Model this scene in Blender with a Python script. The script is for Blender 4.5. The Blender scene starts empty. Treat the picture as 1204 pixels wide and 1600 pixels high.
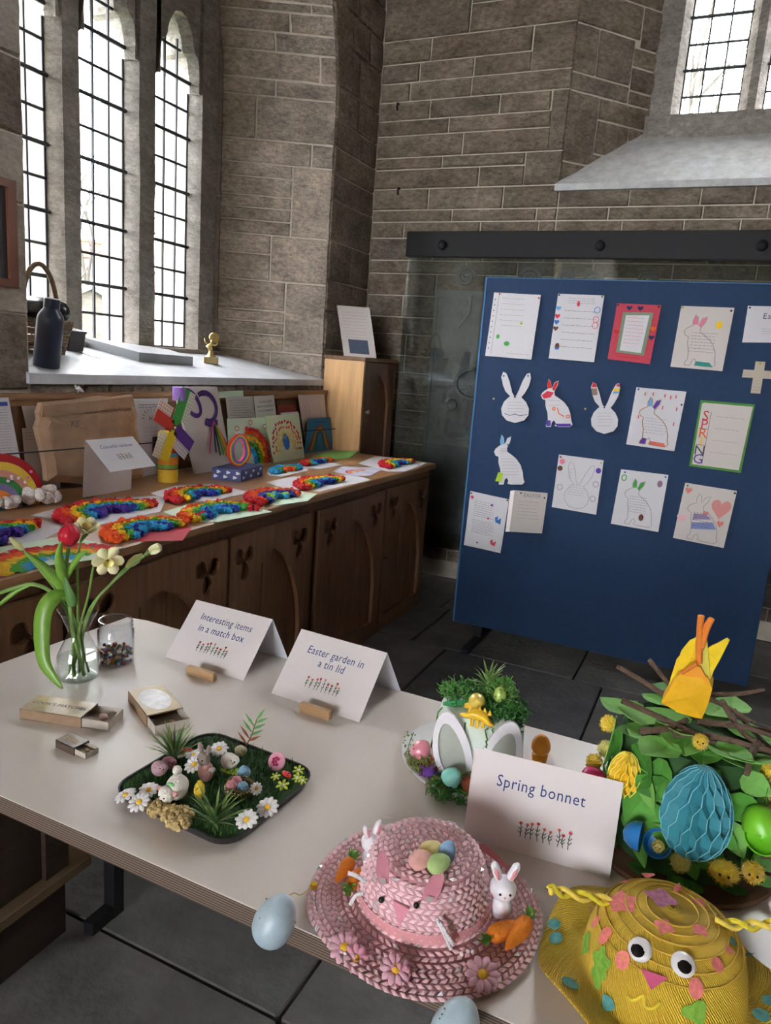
import bpy, bmesh, math, random
from math import sin, cos, pi, radians as RAD, sqrt, hypot, atan2
from mathutils import Vector as V, Matrix, noise as NZ
random.seed(7)
scene = bpy.context.scene
COL = scene.collection

# ------------------------------------------------------------------ camera
F_PX = 1135.97
CAM = V((0, 0, 1.55))
CR = V((0.90347086, 0.42241851, 0.07282178))      # camera right
CD = V((0.15126142, -0.15522392, -0.97623026))    # camera down
CF = V((-0.40107405, 0.89301071, -0.20413591))    # camera forward
cam_data = bpy.data.cameras.new('camera')
cam_data.sensor_fit = 'VERTICAL'
cam_data.sensor_height = 36.0
cam_data.sensor_width = 36.0 * 1204 / 1600
cam_data.lens = 36.0 * F_PX / 1600
cam_data.clip_start = 0.02
cam_data.clip_end = 400
cam = bpy.data.objects.new('camera', cam_data)
COL.objects.link(cam)
m4 = Matrix.Identity(4)
for i in range(3):
    m4[i][0] = CR[i]; m4[i][1] = -CD[i]; m4[i][2] = -CF[i]; m4[i][3] = CAM[i]
cam.matrix_world = m4
scene.camera = cam

# ------------------------------------------------------------------ world, exposure
world = bpy.data.worlds.new('overcast_sky')
scene.world = world
world.use_nodes = True
bg = world.node_tree.nodes['Background']
bg.inputs[0].default_value = (0.97, 0.975, 1.0, 1)
bg.inputs[1].default_value = 14.0
scene.view_settings.view_transform = 'Standard'
scene.view_settings.look = 'None'
scene.view_settings.gamma = 1.0
scene.view_settings.use_curve_mapping = False
scene.view_settings.exposure = 1.45
scene.cycles.use_denoising = True
scene.cycles.max_bounces = 10
scene.cycles.diffuse_bounces = 6
scene.cycles.transparent_max_bounces = 24
scene.cycles.sample_clamp_indirect = 12.0

# ------------------------------------------------------------------ helpers
def ray(x, y):
    return CR * ((x - 602) / F_PX) + CD * ((y - 800) / F_PX) + CF
def at(x, y, ax, val):
    """the point on the plane axis=val that pixel x,y looks at"""
    d = ray(x, y)
    return CAM + d * ((val - CAM[ax]) / d[ax])
TZ = 0.80
def T(x, y, z=TZ):
    return at(x, y, 2, z)

def lin(c):
    return tuple((v / 12.92 if v <= 0.04045 else ((v + 0.055) / 1.055) ** 2.4) for v in c)
def hexc(s):
    s = s.lstrip('#')
    return lin(tuple(int(s[i:i + 2], 16) / 255 for i in (0, 2, 4)))

MATS = {}
def mat(name, col, rough=0.6, var=0.0, vscale=8.0, bump=0.0, bscale=60.0, spec=0.35, metal=0.0,
        stretch=(1, 1, 1), trans=0.0, sheen=0.0, alpha=1.0, sub=0.0, detail=6.0, coat=0.0):
    if name in MATS:
        return MATS[name]
    if isinstance(col, str):
        col = hexc(col)
    m = bpy.data.materials.new(name)
    m.use_nodes = True
    nt = m.node_tree
    b = nt.nodes['Principled BSDF']
    b.inputs['Base Color'].default_value = (*col, 1)
    b.inputs['Roughness'].default_value = rough
    b.inputs['Specular IOR Level'].default_value = spec
    b.inputs['Metallic'].default_value = metal
    if trans:
        b.inputs['Transmission Weight'].default_value = trans
        b.inputs['IOR'].default_value = 1.45
    if sheen:
        b.inputs['Sheen Weight'].default_value = sheen
    if coat:
        b.inputs['Coat Weight'].default_value = coat
        b.inputs['Coat Roughness'].default_value = 0.12
    if sub:
        b.inputs['Subsurface Weight'].default_value = sub
        b.inputs['Subsurface Radius'].default_value = (0.01, 0.008, 0.006)
    if alpha < 1:
        b.inputs['Alpha'].default_value = alpha
    if var or bump:
        tc = nt.nodes.new('ShaderNodeTexCoord')
        mp = nt.nodes.new('ShaderNodeMapping')
        mp.inputs['Scale'].default_value = stretch
        nt.links.new(tc.outputs['Object'], mp.inputs['Vector'])
        if var:
            n = nt.nodes.new('ShaderNodeTexNoise')
            n.inputs['Scale'].default_value = vscale
            n.inputs['Detail'].default_value = detail
            n.inputs['Roughness'].default_value = 0.62
            nt.links.new(mp.outputs[0], n.inputs['Vector'])
            r = nt.nodes.new('ShaderNodeMapRange')
            r.inputs['From Min'].default_value = 0.25
            r.inputs['From Max'].default_value = 0.75
            r.inputs['To Min'].default_value = 1 - var
            r.inputs['To Max'].default_value = 1 + var
            nt.links.new(n.outputs['Fac'], r.inputs['Value'])
            mx = nt.nodes.new('ShaderNodeVectorMath')
            mx.operation = 'SCALE'
            mx.inputs[0].default_value = col
            nt.links.new(r.outputs[0], mx.inputs['Scale'])
            nt.links.new(mx.outputs[0], b.inputs['Base Color'])
        if bump:
            n2 = nt.nodes.new('ShaderNodeTexNoise')
            n2.inputs['Scale'].default_value = bscale
            n2.inputs['Detail'].default_value = 5
            nt.links.new(mp.outputs[0], n2.inputs['Vector'])
            bp = nt.nodes.new('ShaderNodeBump')
            bp.inputs['Strength'].default_value = min(1.0, bump)
            bp.inputs['Distance'].default_value = 0.01 * max(1.0, bump)
            nt.links.new(n2.outputs['Fac'], bp.inputs['Height'])
            nt.links.new(bp.outputs[0], b.inputs['Normal'])
    MATS[name] = m
    return m

def glass_mat(name, tint=(0.95, 0.98, 0.97), refl=1.0, rough=0.0):
    """thin pane: clear film with a fresnel reflection"""
    if name in MATS:
        return MATS[name]
    m = bpy.data.materials.new(name)
    m.use_nodes = True
    nt = m.node_tree
    nt.nodes.clear()
    out = nt.nodes.new('ShaderNodeOutputMaterial')
    mx = nt.nodes.new('ShaderNodeMixShader')
    tr = nt.nodes.new('ShaderNodeBsdfTransparent'); tr.inputs[0].default_value = (*tint, 1)
    gl = nt.nodes.new('ShaderNodeBsdfGlossy'); gl.inputs['Roughness'].default_value = rough
    lw = nt.nodes.new('ShaderNodeLayerWeight'); lw.inputs['Blend'].default_value = 0.5
    pw = nt.nodes.new('ShaderNodeMath'); pw.operation = 'POWER'; pw.inputs[1].default_value = 4.0
    nt.links.new(lw.outputs['Facing'], pw.inputs[0])
    k = nt.nodes.new('ShaderNodeMath'); k.operation = 'MULTIPLY_ADD'; k.inputs[1].default_value = 0.8 * refl; k.inputs[2].default_value = 0.045 * refl; k.use_clamp = True
    nt.links.new(pw.outputs[0], k.inputs[0])
    nt.links.new(k.outputs[0], mx.inputs[0])
    nt.links.new(tr.outputs[0], mx.inputs[1]); nt.links.new(gl.outputs[0], mx.inputs[2])
    nt.links.new(mx.outputs[0], out.inputs[0])
    MATS[name] = m
    return m

class MB:
    """collects shapes for one mesh object"""
    def __init__(s):
        s.v = []; s.f = []; s.m = []; s.mi = 0
    def add(s, vs, fs):
        o = len(s.v)
        s.v += [tuple(p) for p in vs]
        for f in fs:
            s.f.append([i + o for i in f]); s.m.append(s.mi)
        return s
    def box(s, lo, hi):
        x0, y0, z0 = lo; x1, y1, z1 = hi
        return s.add([(x0, y0, z0), (x1, y0, z0), (x1, y1, z0), (x0, y1, z0), (x0, y0, z1), (x1, y0, z1), (x1, y1, z1), (x0, y1, z1)],
                     [(0, 3, 2, 1), (4, 5, 6, 7), (0, 1, 5, 4), (1, 2, 6, 5), (2, 3, 7, 6), (3, 0, 4, 7)])
    def cbox(s, c, sz):
        return s.box([c[i] - sz[i] / 2 for i in range(3)], [c[i] + sz[i] / 2 for i in range(3)])
    def bbox(s, lo, hi, r):
        """box with chamfered vertical and top edges"""
        x0, y0, z0 = lo; x1, y1, z1 = hi
        def ring(d, z):
            return [(x0 + d + r, y0 + d, z), (x1 - d - r, y0 + d, z), (x1 - d, y0 + d + r, z), (x1 - d, y1 - d - r, z),
                    (x1 - d - r, y1 - d, z), (x0 + d + r, y1 - d, z), (x0 + d, y1 - d - r, z), (x0 + d, y0 + d + r, z)]
        vs = ring(r * .6, z0) + ring(0, z0 + r * .7) + ring(0, z1 - r * .7) + ring(r * .6, z1)
        fs = [tuple(range(7, -1, -1)), tuple(range(24, 32))]
        for k in range(3):
            for i in range(8):
                j = (i + 1) % 8
                fs.append((k * 8 + i, k * 8 + j, k * 8 + 8 + j, k * 8 + 8 + i))
        return s.add(vs, fs)
    def prism(s, pts, n, d0=0.0, d1=None):
        """closed outline of 3-D points pushed along vector n from d0 to d1"""
        n = V(n)
        if d1 is None:
            d1 = 1.0
        k = len(pts)
        a = [V(p) + n * d0 for p in pts]; b = [V(p) + n * d1 for p in pts]
        fs = [tuple(range(k - 1, -1, -1)), tuple(range(k, 2 * k))]
        fs += [(i, (i + 1) % k, k + (i + 1) % k, k + i) for i in range(k)]
        return s.add(a + b, fs)
    def lathe(s, prof, seg=24, c=(0, 0, 0), ax=None, close=False):
        """prof: (r, z) list; spun round z (or the frame ax=(u,v,w))"""
        c = V(c)
        u, v, w = ax if ax else (V((1, 0, 0)), V((0, 1, 0)), V((0, 0, 1)))
        vs = []; fs = []
        for r, z in prof:
            for i in range(seg):
                a = 2 * pi * i / seg
                vs.append(c + u * (r * cos(a)) + v * (r * sin(a)) + w * z)
        n = len(prof)
        for k in range(n - 1):
            for i in range(seg):
                j = (i + 1) % seg
                fs.append((k * seg + i, k * seg + j, (k + 1) * seg + j, (k + 1) * seg + i))
        if prof[0][0] > 1e-6 and not close:
            fs.append(tuple(range(seg - 1, -1, -1)))
        if prof[-1][0] > 1e-6 and not close:
            fs.append(tuple(range((n - 1) * seg, n * seg)))
        if close:
            for i in range(seg):
                j = (i + 1) % seg
                fs.append(((n - 1) * seg + i, (n - 1) * seg + j, j, i))
        return s.add(vs, fs)
    def ball(s, c, r, seg=12, rings=8, jit=0.0, rot=None):
        """ellipsoid; r scalar or triple"""
        if not hasattr(r, '__len__'):
            r = (r, r, r)
        c = V(c); vs = []; fs = []
        for k in range(1, rings):
            t = pi * k / rings
            for i in range(seg):
                a = 2 * pi * i / seg
                p = V((sin(t) * cos(a), sin(t) * sin(a), cos(t)))
                if jit:
                    p *= 1 + random.uniform(-jit, jit)
                p = V((p.x * r[0], p.y * r[1], p.z * r[2]))
                vs.append(c + (rot @ p if rot else p))
        top = len(vs); e = V((0, 0, r[2]))
        vs.append(c + (rot @ e if rot else e)); vs.append(c - (rot @ e if rot else e))
        for k in range(rings - 2):
            for i in range(seg):
                j = (i + 1) % seg
                fs.append((k * seg + i, (k + 1) * seg + i, (k + 1) * seg + j, k * seg + j))
        for i in range(seg):
            j = (i + 1) % seg
            fs.append((top, i, j)); fs.append((top + 1, (rings - 2) * seg + j, (rings - 2) * seg + i))
        return s.add(vs, fs)
    def egg(s, c, r, h, seg=14, rings=10, rot=None):
        """egg of radius r and length h, blunt end down, centre c"""
        c = V(c); vs = []; fs = []
        for k in range(1, rings):
            t = pi * k / rings
            z = cos(t) * h / 2
            rr = r * sin(t) * (1 - 0.16 * cos(t))
            for i in range(seg):
                a = 2 * pi * i / seg
                p = V((rr * cos(a), rr * sin(a), z))
                vs.append(c + (rot @ p if rot else p))
        top = len(vs)
        for z in (h / 2, -h / 2):
            p = V((0, 0, z)); vs.append(c + (rot @ p if rot else p))
        for k in range(rings - 2):
            for i in range(seg):
                j = (i + 1) % seg
                fs.append((k * seg + i, (k + 1) * seg + i, (k + 1) * seg + j, k * seg + j))
        for i in range(seg):
            j = (i + 1) % seg
            fs.append((top, i, j)); fs.append((top + 1, (rings - 2) * seg + j, (rings - 2) * seg + i))
        return s.add(vs, fs)
    def tube(s, pts, r, seg=8, cap=True):
        """tube along points; r scalar or list"""
        pts = [V(p) for p in pts]
        n = len(pts)
        rs = r if hasattr(r, '__len__') else [r] * n
        vs = []; fs = []
        up = None
        for k in range(n):
            t = (pts[min(k + 1, n - 1)] - pts[max(k - 1, 0)])
            if t.length < 1e-9:
                t = V((0, 0, 1))
            t.normalize()
            if up is None:
                up = V((0, 0, 1)) if abs(t.z) < 0.9 else V((1, 0, 0))
            a = t.cross(up)
            if a.length < 1e-6:
                a = t.cross(V((0.3, 1, 0.2)))
            a.normalize(); b = a.cross(t).normalized(); up = b
            for i in range(seg):
                w = 2 * pi * i / seg
                vs.append(pts[k] + a * (rs[k] * cos(w)) + b * (rs[k] * sin(w)))
        for k in range(n - 1):
            for i in range(seg):
                j = (i + 1) % seg
                fs.append((k * seg + i, k * seg + j, (k + 1) * seg + j, (k + 1) * seg + i))
        if cap:
            fs.append(tuple(range(seg - 1, -1, -1))); fs.append(tuple(range((n - 1) * seg, n * seg)))
        return s.add(vs, fs)
    def strip(s, pts, widths, side, th=0.0, cup=0.0, nrm=None):
        """ribbon / leaf along pts; side = sideways vector (or list); cup bends the middle along nrm"""
        pts = [V(p) for p in pts]; n = len(pts)
        vs = []; fs = []
        for k in range(n):
            sd = V(side[k]) if isinstance(side, list) else V(side)
            t = (pts[min(k + 1, n - 1)] - pts[max(k - 1, 0)]).normalized()
            nn = V(nrm) if nrm is not None else t.cross(sd).normalized()
            w = widths[k]
            vs += [pts[k] - sd * w / 2, pts[k] + nn * (cup * w), pts[k] + sd * w / 2]
        for k in range(n - 1):
            a = k * 3; b = a + 3
            fs += [(a, a + 1, b + 1, b), (a + 1, a + 2, b + 2, b + 1)]
        if th:
            o = len(vs)
            for k in range(n):
                sd = V(side[k]) if isinstance(side, list) else V(side)
                t = (pts[min(k + 1, n - 1)] - pts[max(k - 1, 0)]).normalized()
                nn = V(nrm) if nrm is not None else t.cross(sd).normalized()
                vs += [vs[k * 3] - nn * th, vs[k * 3 + 1] - nn * th, vs[k * 3 + 2] - nn * th]
            fs += [tuple(i + o for i in reversed(f)) for f in fs]
            for k in range(n - 1):
                a = k * 3; b = a + 3
                fs += [(a, b, b + o, a + o), (a + 2, a + 2 + o, b + 2 + o, b + 2)]
            fs += [(0, o, o + 1, 1), (1, o + 1, o + 2, 2)]
            e = (n - 1) * 3
            fs += [(e, e + 1, e + 1 + o, e + o), (e + 1, e + 2, e + 2 + o, e + 1 + o)]
        return s.add(vs, fs)
    def xf(s, M, start=0):
        for i in range(start, len(s.v)):
            s.v[i] = tuple(M @ V(s.v[i]))
        return s
    def mesh(s, name):
        me = bpy.data.meshes.new(name)
        me.from_pydata(s.v, [], s.f)
        return me
    def obj(s, name, m, parent=None, smooth=False, loc=None, rot=None, kind=None, fix=True, label=None):
        me = s.mesh(name)
        if fix:
            bm = bmesh.new(); bm.from_mesh(me)
            bmesh.ops.recalc_face_normals(bm, faces=bm.faces)
            bm.to_mesh(me); bm.free()
        ml = m if isinstance(m, (list, tuple)) else [m]
        for q in ml:
            me.materials.append(q)
        if len(ml) > 1:
            me.polygons.foreach_set('material_index', s.m)
        if smooth:
            me.polygons.foreach_set('use_smooth', [True] * len(me.polygons))
            if smooth == 'auto':
                me.set_sharp_from_angle(angle=RAD(42))
        return link(name, me, parent, loc, rot, kind, label)

def link(name, data, parent=None, loc=None, rot=None, kind=None, label=None):
    o = bpy.data.objects.new(name, data)
    COL.objects.link(o)
    if parent is not None:
        o.parent = parent
    if loc is not None:
        o.location = loc
    if rot is not None:
        o.rotation_euler = rot
    if kind:
        o['kind'] = kind
    if label:
        o['label'] = label
    return o

def thing(name, label, cat, loc=(0, 0, 0), rz=0.0, group=None, rot=None):
    o = bpy.data.objects.new(name, None)
    o.empty_display_size = 0.05
    COL.objects.link(o)
    o.location = loc
    o.rotation_euler = rot if rot is not None else (0, 0, rz)
    o['label'] = label; o['category'] = cat
    if group:
        o['group'] = group
    return o
def tag(o, label, cat, group=None):
    o['label'] = label; o['category'] = cat
    if group:
        o['group'] = group
    return o
def struct(o):
    o['kind'] = 'structure'
    return o

def text_mesh(body, size, depth=0.0, align='CENTER', shear=0.0, lead=1.0, space=1.0):
    cu = bpy.data.curves.new('lettering', 'FONT')
    cu.body = body; cu.size = size; cu.extrude = depth; cu.align_x = align; cu.align_y = 'CENTER'
    cu.shear = shear; cu.space_line = lead; cu.space_character = space; cu.resolution_u = 2
    o = bpy.data.objects.new('lettering', cu); COL.objects.link(o)
    dg = bpy.context.evaluated_depsgraph_get()
    me = bpy.data.meshes.new_from_object(o.evaluated_get(dg))
    bpy.data.objects.remove(o); bpy.data.curves.remove(cu)
    return me
def lettering(body, size, m, parent, mtx, align='CENTER', shear=0.0, lead=1.0, space=1.0, name='lettering'):
    me = text_mesh(body, size, 0.0, align, shear, lead, space)
    me.transform(mtx)
    me.materials.clear(); me.materials.append(m)
    return link(name, me, parent)
def frame(o, x, y, z=None):
    """4x4 from origin and axes"""
    x = V(x); y = V(y)
    z = V(z) if z is not None else x.cross(y)
    M = Matrix.Identity(4)
    for i in range(3):
        M[i][0] = x[i]; M[i][1] = y[i]; M[i][2] = z[i]; M[i][3] = o[i]
    return M
def rotz(a):
    return Matrix.Rotation(a, 4, 'Z')
# ================================================================== the setting
XW, YB = -2.5, 4.95            # inner faces of the window wall and the back wall
def stone_mat(name, c, k=1.15, bumpd=.018):
    m = bpy.data.materials.new(name); m.use_nodes = True; nt = m.node_tree; b = nt.nodes['Principled BSDF']
    b.inputs['Roughness'].default_value = .93; b.inputs['Specular IOR Level'].default_value = .12
    tc = nt.nodes.new('ShaderNodeTexCoord'); mp = nt.nodes.new('ShaderNodeMapping'); mp.inputs['Scale'].default_value = (1, 1, 1.8)
    nt.links.new(tc.outputs['Object'], mp.inputs['Vector'])
    def nz(sc, det, ro=.65):
        n = nt.nodes.new('ShaderNodeTexNoise'); n.inputs['Scale'].default_value = sc; n.inputs['Detail'].default_value = det; n.inputs['Roughness'].default_value = ro
        nt.links.new(mp.outputs[0], n.inputs['Vector']); return n
    def rng(src, a, d, lo, hi):
        r = nt.nodes.new('ShaderNodeMapRange'); r.inputs[1].default_value = a; r.inputs[2].default_value = d; r.inputs[3].default_value = lo; r.inputs[4].default_value = hi
        nt.links.new(src, r.inputs[0]); return r.outputs[0]
    def mul(a, d):
        q = nt.nodes.new('ShaderNodeMath'); q.operation = 'MULTIPLY'; nt.links.new(a, q.inputs[0]); nt.links.new(d, q.inputs[1]); return q.outputs[0]
    n1, n2, n3 = nz(4.5, 8), nz(28, 8, .7), nz(90, 4)
    f = mul(mul(rng(n1.outputs[0], .3, .7, 1 - .33 * k, 1 + .30 * k), rng(n2.outputs[0], .3, .62, 1 - .42 * k, 1 + .15 * k)), rng(n3.outputs[0], .3, .7, .88, 1.1))
    mx = nt.nodes.new('ShaderNodeVectorMath'); mx.operation = 'SCALE'; mx.inputs[0].default_value = c; nt.links.new(f, mx.inputs['Scale'])
    nt.links.new(mx.outputs[0], b.inputs['Base Color'])
    bp = nt.nodes.new('ShaderNodeBump'); bp.inputs['Strength'].default_value = 1.0; bp.inputs['Distance'].default_value = bumpd
    nt.links.new(rng(n2.outputs[0], .2, .8, 0, 1), bp.inputs['Height']); nt.links.new(bp.outputs[0], b.inputs['Normal'])
    MATS[name] = m
    return m
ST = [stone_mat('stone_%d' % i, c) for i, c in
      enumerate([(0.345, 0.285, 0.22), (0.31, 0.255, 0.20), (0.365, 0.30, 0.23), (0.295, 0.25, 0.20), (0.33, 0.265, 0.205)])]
ASH = stone_mat('ashlar', (0.40, 0.355, 0.30), .6, .005)
ASHD = stone_mat('dark_ashlar', (0.36, 0.335, 0.305), .9, .006)
MORT = mat('mortar', (0.66, 0.60, 0.51), 0.95, 0.15, 20, 0.3, 90, spec=0.1)
SLATE = mat('pale_slate', (0.50, 0.52, 0.55), 0.45, 0.22, 6, 0.25, 40, spec=0.4)
SLATE2 = mat('grey_slate', (0.56, 0.57, 0.58), 0.7, 0.25, 14, 0.35, 60, spec=0.3)
LEAD = mat('lead', (0.035, 0.04, 0.05), 0.5, spec=0.4)
PANE = glass_mat('window_pane', (0.97, 0.985, 0.99), 0.6)

def stones(parent, mp, blocks, gap=0.0038, proud=0.010, rough=0.007, mats=ST, name='stone'):
    """mp(u, z, d) -> world point, d out of the wall; blocks (u0, u1, z0, z1)"""
    for (u0, u1, z0, z1) in blocks:
        if u1 - u0 < 0.02 or z1 - z0 < 0.02:
            continue
        nx = max(2, min(7, int((u1 - u0) / 0.075))); nz = max(2, min(5, int((z1 - z0) / 0.06)))
        us = [u0 + gap, u0 + gap + .006] + [u0 + (u1 - u0) * k / nx for k in range(1, nx)] + [u1 - gap - .006, u1 - gap]
        zs = [z0 + gap, z0 + gap + .006] + [z0 + (z1 - z0) * k / nz for k in range(1, nz)] + [z1 - gap - .006, z1 - gap]
        b = MB(); vs = []; fs = []
        W = len(us); H = len(zs)
        pr = proud * random.uniform(0.3, 1.3)
        for j, z in enumerate(zs):
            for i, u in enumerate(us):
                if i in (0, W - 1) or j in (0, H - 1):
                    d = -0.012
                elif i in (1, W - 2) or j in (1, H - 2):
                    d = pr * .35 + random.uniform(-rough, rough) * .4
                else:
                    d = pr + random.uniform(-rough, rough)
                if 0 < i < W - 1 and 0 < j < H - 1:
                    p = mp(u + random.uniform(-.004, .004), z + random.uniform(-.003, .003), d)
                else:
                    p = mp(u, z, d)
                vs.append(p)
        for j in range(H - 1):
            for i in range(W - 1):
                fs.append((j * W + i, j * W + i + 1, (j + 1) * W + i + 1, (j + 1) * W + i))
        b.add(vs, fs)
        b.obj(name, random.choice(mats), parent, smooth='auto')

def rows_blocks(u0, u1, zs, wmin=0.22, wmax=0.62):
    out = []
    for a, c in zip(zs[:-1], zs[1:]):
        u = u0
        while u < u1 - 0.01:
            w = random.uniform(wmin, wmax) * (0.75 if c - a > .2 else 1.0)
            e = u + w
            if u1 - e < wmin * .7:
                e = u1
            out.append((u, e, a, c)); u = e
    return out

# ---- floor of stone slabs
SLAB = [mat('flagstone_%d' % i, c, 0.62, 0.42, 5, 0.5, 30, spec=0.3) for i, c in
        enumerate([(0.092, 0.092, 0.088), (0.108, 0.104, 0.098), (0.080, 0.081, 0.082)])]
b = MB(); b.box((-3.0, -7, -0.12), (6.2, 5.2, -0.022))
floor = struct(b.obj('floor', mat('floor_joint', (0.03, 0.03, 0.03), 0.9)))
yr = [-0.6, 0.02, 0.62, 1.25, 1.86, 2.43, 3.02, 3.66, 4.3, 4.95]
for a, c in zip(yr[:-1], yr[1:]):
    u = -2.5 + random.uniform(-.5, 0)
    while u < 2.6:
        e = u + random.uniform(0.7, 1.25)
        b = MB(); b.bbox((u + .004, a + .004, -0.05), (e - .004, c - .004, random.uniform(-.003, .001)), 0.006)
        b.obj('flagstone', random.choice(SLAB), floor)
        u = e
b = MB(); b.box((2.5, -7, -0.03), (6.2, 4.95, -0.002)); b.box((-2.6, -7, -0.03), (2.5, -0.6, -0.002))
b.obj('far_paving', SLAB[0], floor)

# ---- back wall, with the window opening above its sloping sill
b = MB()
b.prism([(-3.6, YB + .014, 0), (-1.18, YB + .014, 0), (-0.70, 5.5, 0), (-0.70, 5.9, 0), (-3.6, 5.9, 0)], (0, 0, 6.2))
b.prism([(1.87, YB + .014, 0), (6.4, YB + .014, 0), (6.4, 5.9, 0), (1.39, 5.9, 0), (1.39, 5.5, 0)], (0, 0, 6.2))
b.box((-1.18, YB + .014, 0), (1.87, 5.9, 2.69))
b.box((-1.18, YB + .014, 5.2), (1.87, 5.9, 6.2))
wall_back = struct(b.obj('wall_back', MORT))
mpB = lambda u, z, d: V((u, YB - d, z))
def zB(y, x=600):
    return at(x, y, 1, YB).z
def xB(x, y):
    return at(x, y, 1, YB).x
R = [zB(y) for y in (66.3, 102.5, 132, 161, 190, 213.7, 247.5, 266, 296, 328.7, 347, 372)]
xa = -1.175
jt = lambda x, r: at(x, 0, 1, YB).x + 0 * r
def U(x, z):      # pixel column -> X on the back wall near height z
    y = 100
    for _ in range(6):
        p = at(x, y, 1, YB); y += (p.z - z) * 230
    return p.x
bl = []
def row(k0, k1, px):
    z1, z0 = R[k0], R[k1]; zc = (z0 + z1) / 2
    us = [XW] + [U(x, zc) if x < 1000 else xa for x in px]
    for a, c in zip(us[:-1], us[1:]):
        bl.append((a, c, z0, z1))
row(0, 1, [673, 832]); row(1, 2, [655, 740, 830])
bl.append((U(831, (R[0] + R[2]) / 2), xa, R[2], R[0]))
row(2, 3, [640, 736, 9999]); row(3, 4, [671, 780, 861]); row(4, 5, [700, 861]); row(5, 6, [722, 858])
bl.append((U(860, R[4]), xa, R[6], R[3]))
row(6, 7, [690, 820]); row(7, 8, [747, 818]); bl.append((U(819, R[7]), xa, R[8], R[6]))
row(8, 9, [668, 785, 9999]); row(9, 10, [705, 837, 9999]); row(10, 11, [630, 749, 840, 9999])
zt = R[0]
ztops = [zt, zt + .17, zt + .36, zt + .56]
x737 = U(737, zt + .2)
bl += [(XW, x737, ztops[0], ztops[2]), (x737, xa, ztops[0], ztops[1]), (x737, xa - .3, ztops[1], ztops[2]), (xa - .3, xa, ztops[1], ztops[2])]
bl += rows_blocks(XW, xa, [ztops[2], ztops[3], ztops[3] + .2])
# below the sill and behind the glazed screen
zlow = [R[11]]
while zlow[-1] > 0.15:
    zlow.append(zlow[-1] - random.choice([.09, .12, .15, .18]))
zlow = zlow[::-1]
bl += rows_blocks(XW, 1.2, zlow, .25, .8)
bl += rows_blocks(xa, 1.9, [R[11], R[10] + .0, R[9], R[8] - .01, 2.685], .25, .7)
stones(wall_back, mpB, bl)
# left splay of the back window
d2 = V((0.48, 0.536, 0)); L2 = d2.length; d2 = d2 / L2; n2 = V((d2.y, -d2.x, 0)) * 1.0
mpS = lambda u, z, d: V((-1.18, YB + .002, z)) + d2 * u + n2 * d
za = [at(880, 250, 1, YB).z, at(884, 180, 1, YB).z, at(888, 139, 1, YB).z, at(893, 110, 1, YB).z, at(905, 33, 1, YB).z]
bl = [(0, .2, 2.72, za[0]), (0, .24, za[0], za[2]), (.2, .45, za[0] - .1, za[0] + .08), (.24, .5, za[0] + .08, za[1] + .02), (.24, L2, za[1] + .02, za[2]),
      (.45, L2, 2.9, za[0] + .08), (.5, L2, za[0] + .08, za[1] + .02),
      (0, .46, za[2], za[3]), (.46, L2, za[2], za[3] - .02), (.46, L2, za[3] - .02, za[3] + .12), (0, .18, za[3], za[4]), (.18, .46, za[3], za[4]),
      (.46, L2, za[3] + .12, za[4] - .04), (0, .5, za[4], za[4] + .2), (.5, L2, za[4] - .04, za[4] + .2)] + rows_blocks(0, L2, [za[4] + .2, za[4] + .42, za[4] + .6, za[4] + .8])
stones(wall_back, mpS, bl, rough=.005)
# its sloping sill
b = MB()
b.add([(-1.2, YB - .03, 2.725), (1.89, YB - .03, 2.725), (1.45, 5.5, 3.215), (-0.76, 5.5, 3.215),
       (-1.2, YB - .03, 2.685), (1.89, YB - .03, 2.685), (1.45, 5.6, 2.685), (-0.76, 5.6, 2.685), (1.45, 5.6, 3.215), (-.76, 5.6, 3.215)],
      [(0, 1, 2, 3), (0, 4, 5, 1), (3, 2, 8, 9), (0, 3, 9, 7, 4), (1, 5, 6, 8, 2), (4, 7, 6, 5), (7, 9, 8, 6)])
struct(b.obj('trim_2', SLATE2))

# ---- window wall, with its splayed opening
YA, YF = 4.36, 3.985           # right arris and right edge of the window frame
XF = -3.2
def bend(z):
    return 0.30 * max(0.0, z - 3.12) ** 1.6
b = MB()
zs = [0, 1.0, 3.1] + [3.1 + .15 * k for k in range(1, 9)] + [6.2]
vs = []; fs = []
for z in zs:
    q = bend(min(z, 4.3))
    vs += [(XW - .014, YA - q, z), (XW - .014, YB + .02, z), (-3.62, YB + .02, z), (-3.62, YF - q * .8, z), (XF - .005, YF + .012 - q * .8, z)]
for k in range(len(zs) - 1):
    for i in range(5):
        j = (i + 1) % 5
        fs.append((k * 5 + i, k * 5 + j, k * 5 + 5 + j, k * 5 + 5 + i))
fs += [(4, 3, 2, 1, 0), tuple(range((len(zs) - 1) * 5, len(zs) * 5))]
b.add(vs, fs)
# left pier, wall under the window, head, and the wall on past the unseen fill window
b.prism([(XW - .014, 0.6, 0), (XW - .014, 2.06, 0), (-3.2, 2.2, 0), (-3.62, 2.2, 0), (-3.62, 0.6, 0)], (0, 0, 6.2))
b.box((-3.62, -7, 0), (XW - .014, -1.6, 6.2))
b.box((-3.62, 2.06, 0), (XW - .014, 4.4, 1.355))
b.box((-3.62, -1.6, 0), (XW - .014, 0.6, 1.4))
b.box((-3.62, -1.6, 4.2), (XW - .014, 4.4, 6.2)); b.box((-3.62, -1.1, 1.4), (XW - .014, 0.6, 4.2))
wall_left = struct(b.obj('wall_left', MORT))
d1 = V((XW - XF, YA - YF, 0)); L1 = d1.length; d1 = d1 / L1; n1 = V((d1.y, -d1.x, 0))
def mpR(u, z, d):
    q = bend(z)
    a = V((XF, YF - q * .8, z)); c = V((XW, YA - q, z))
    return a.lerp(c, u / L1) + n1 * d
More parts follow.
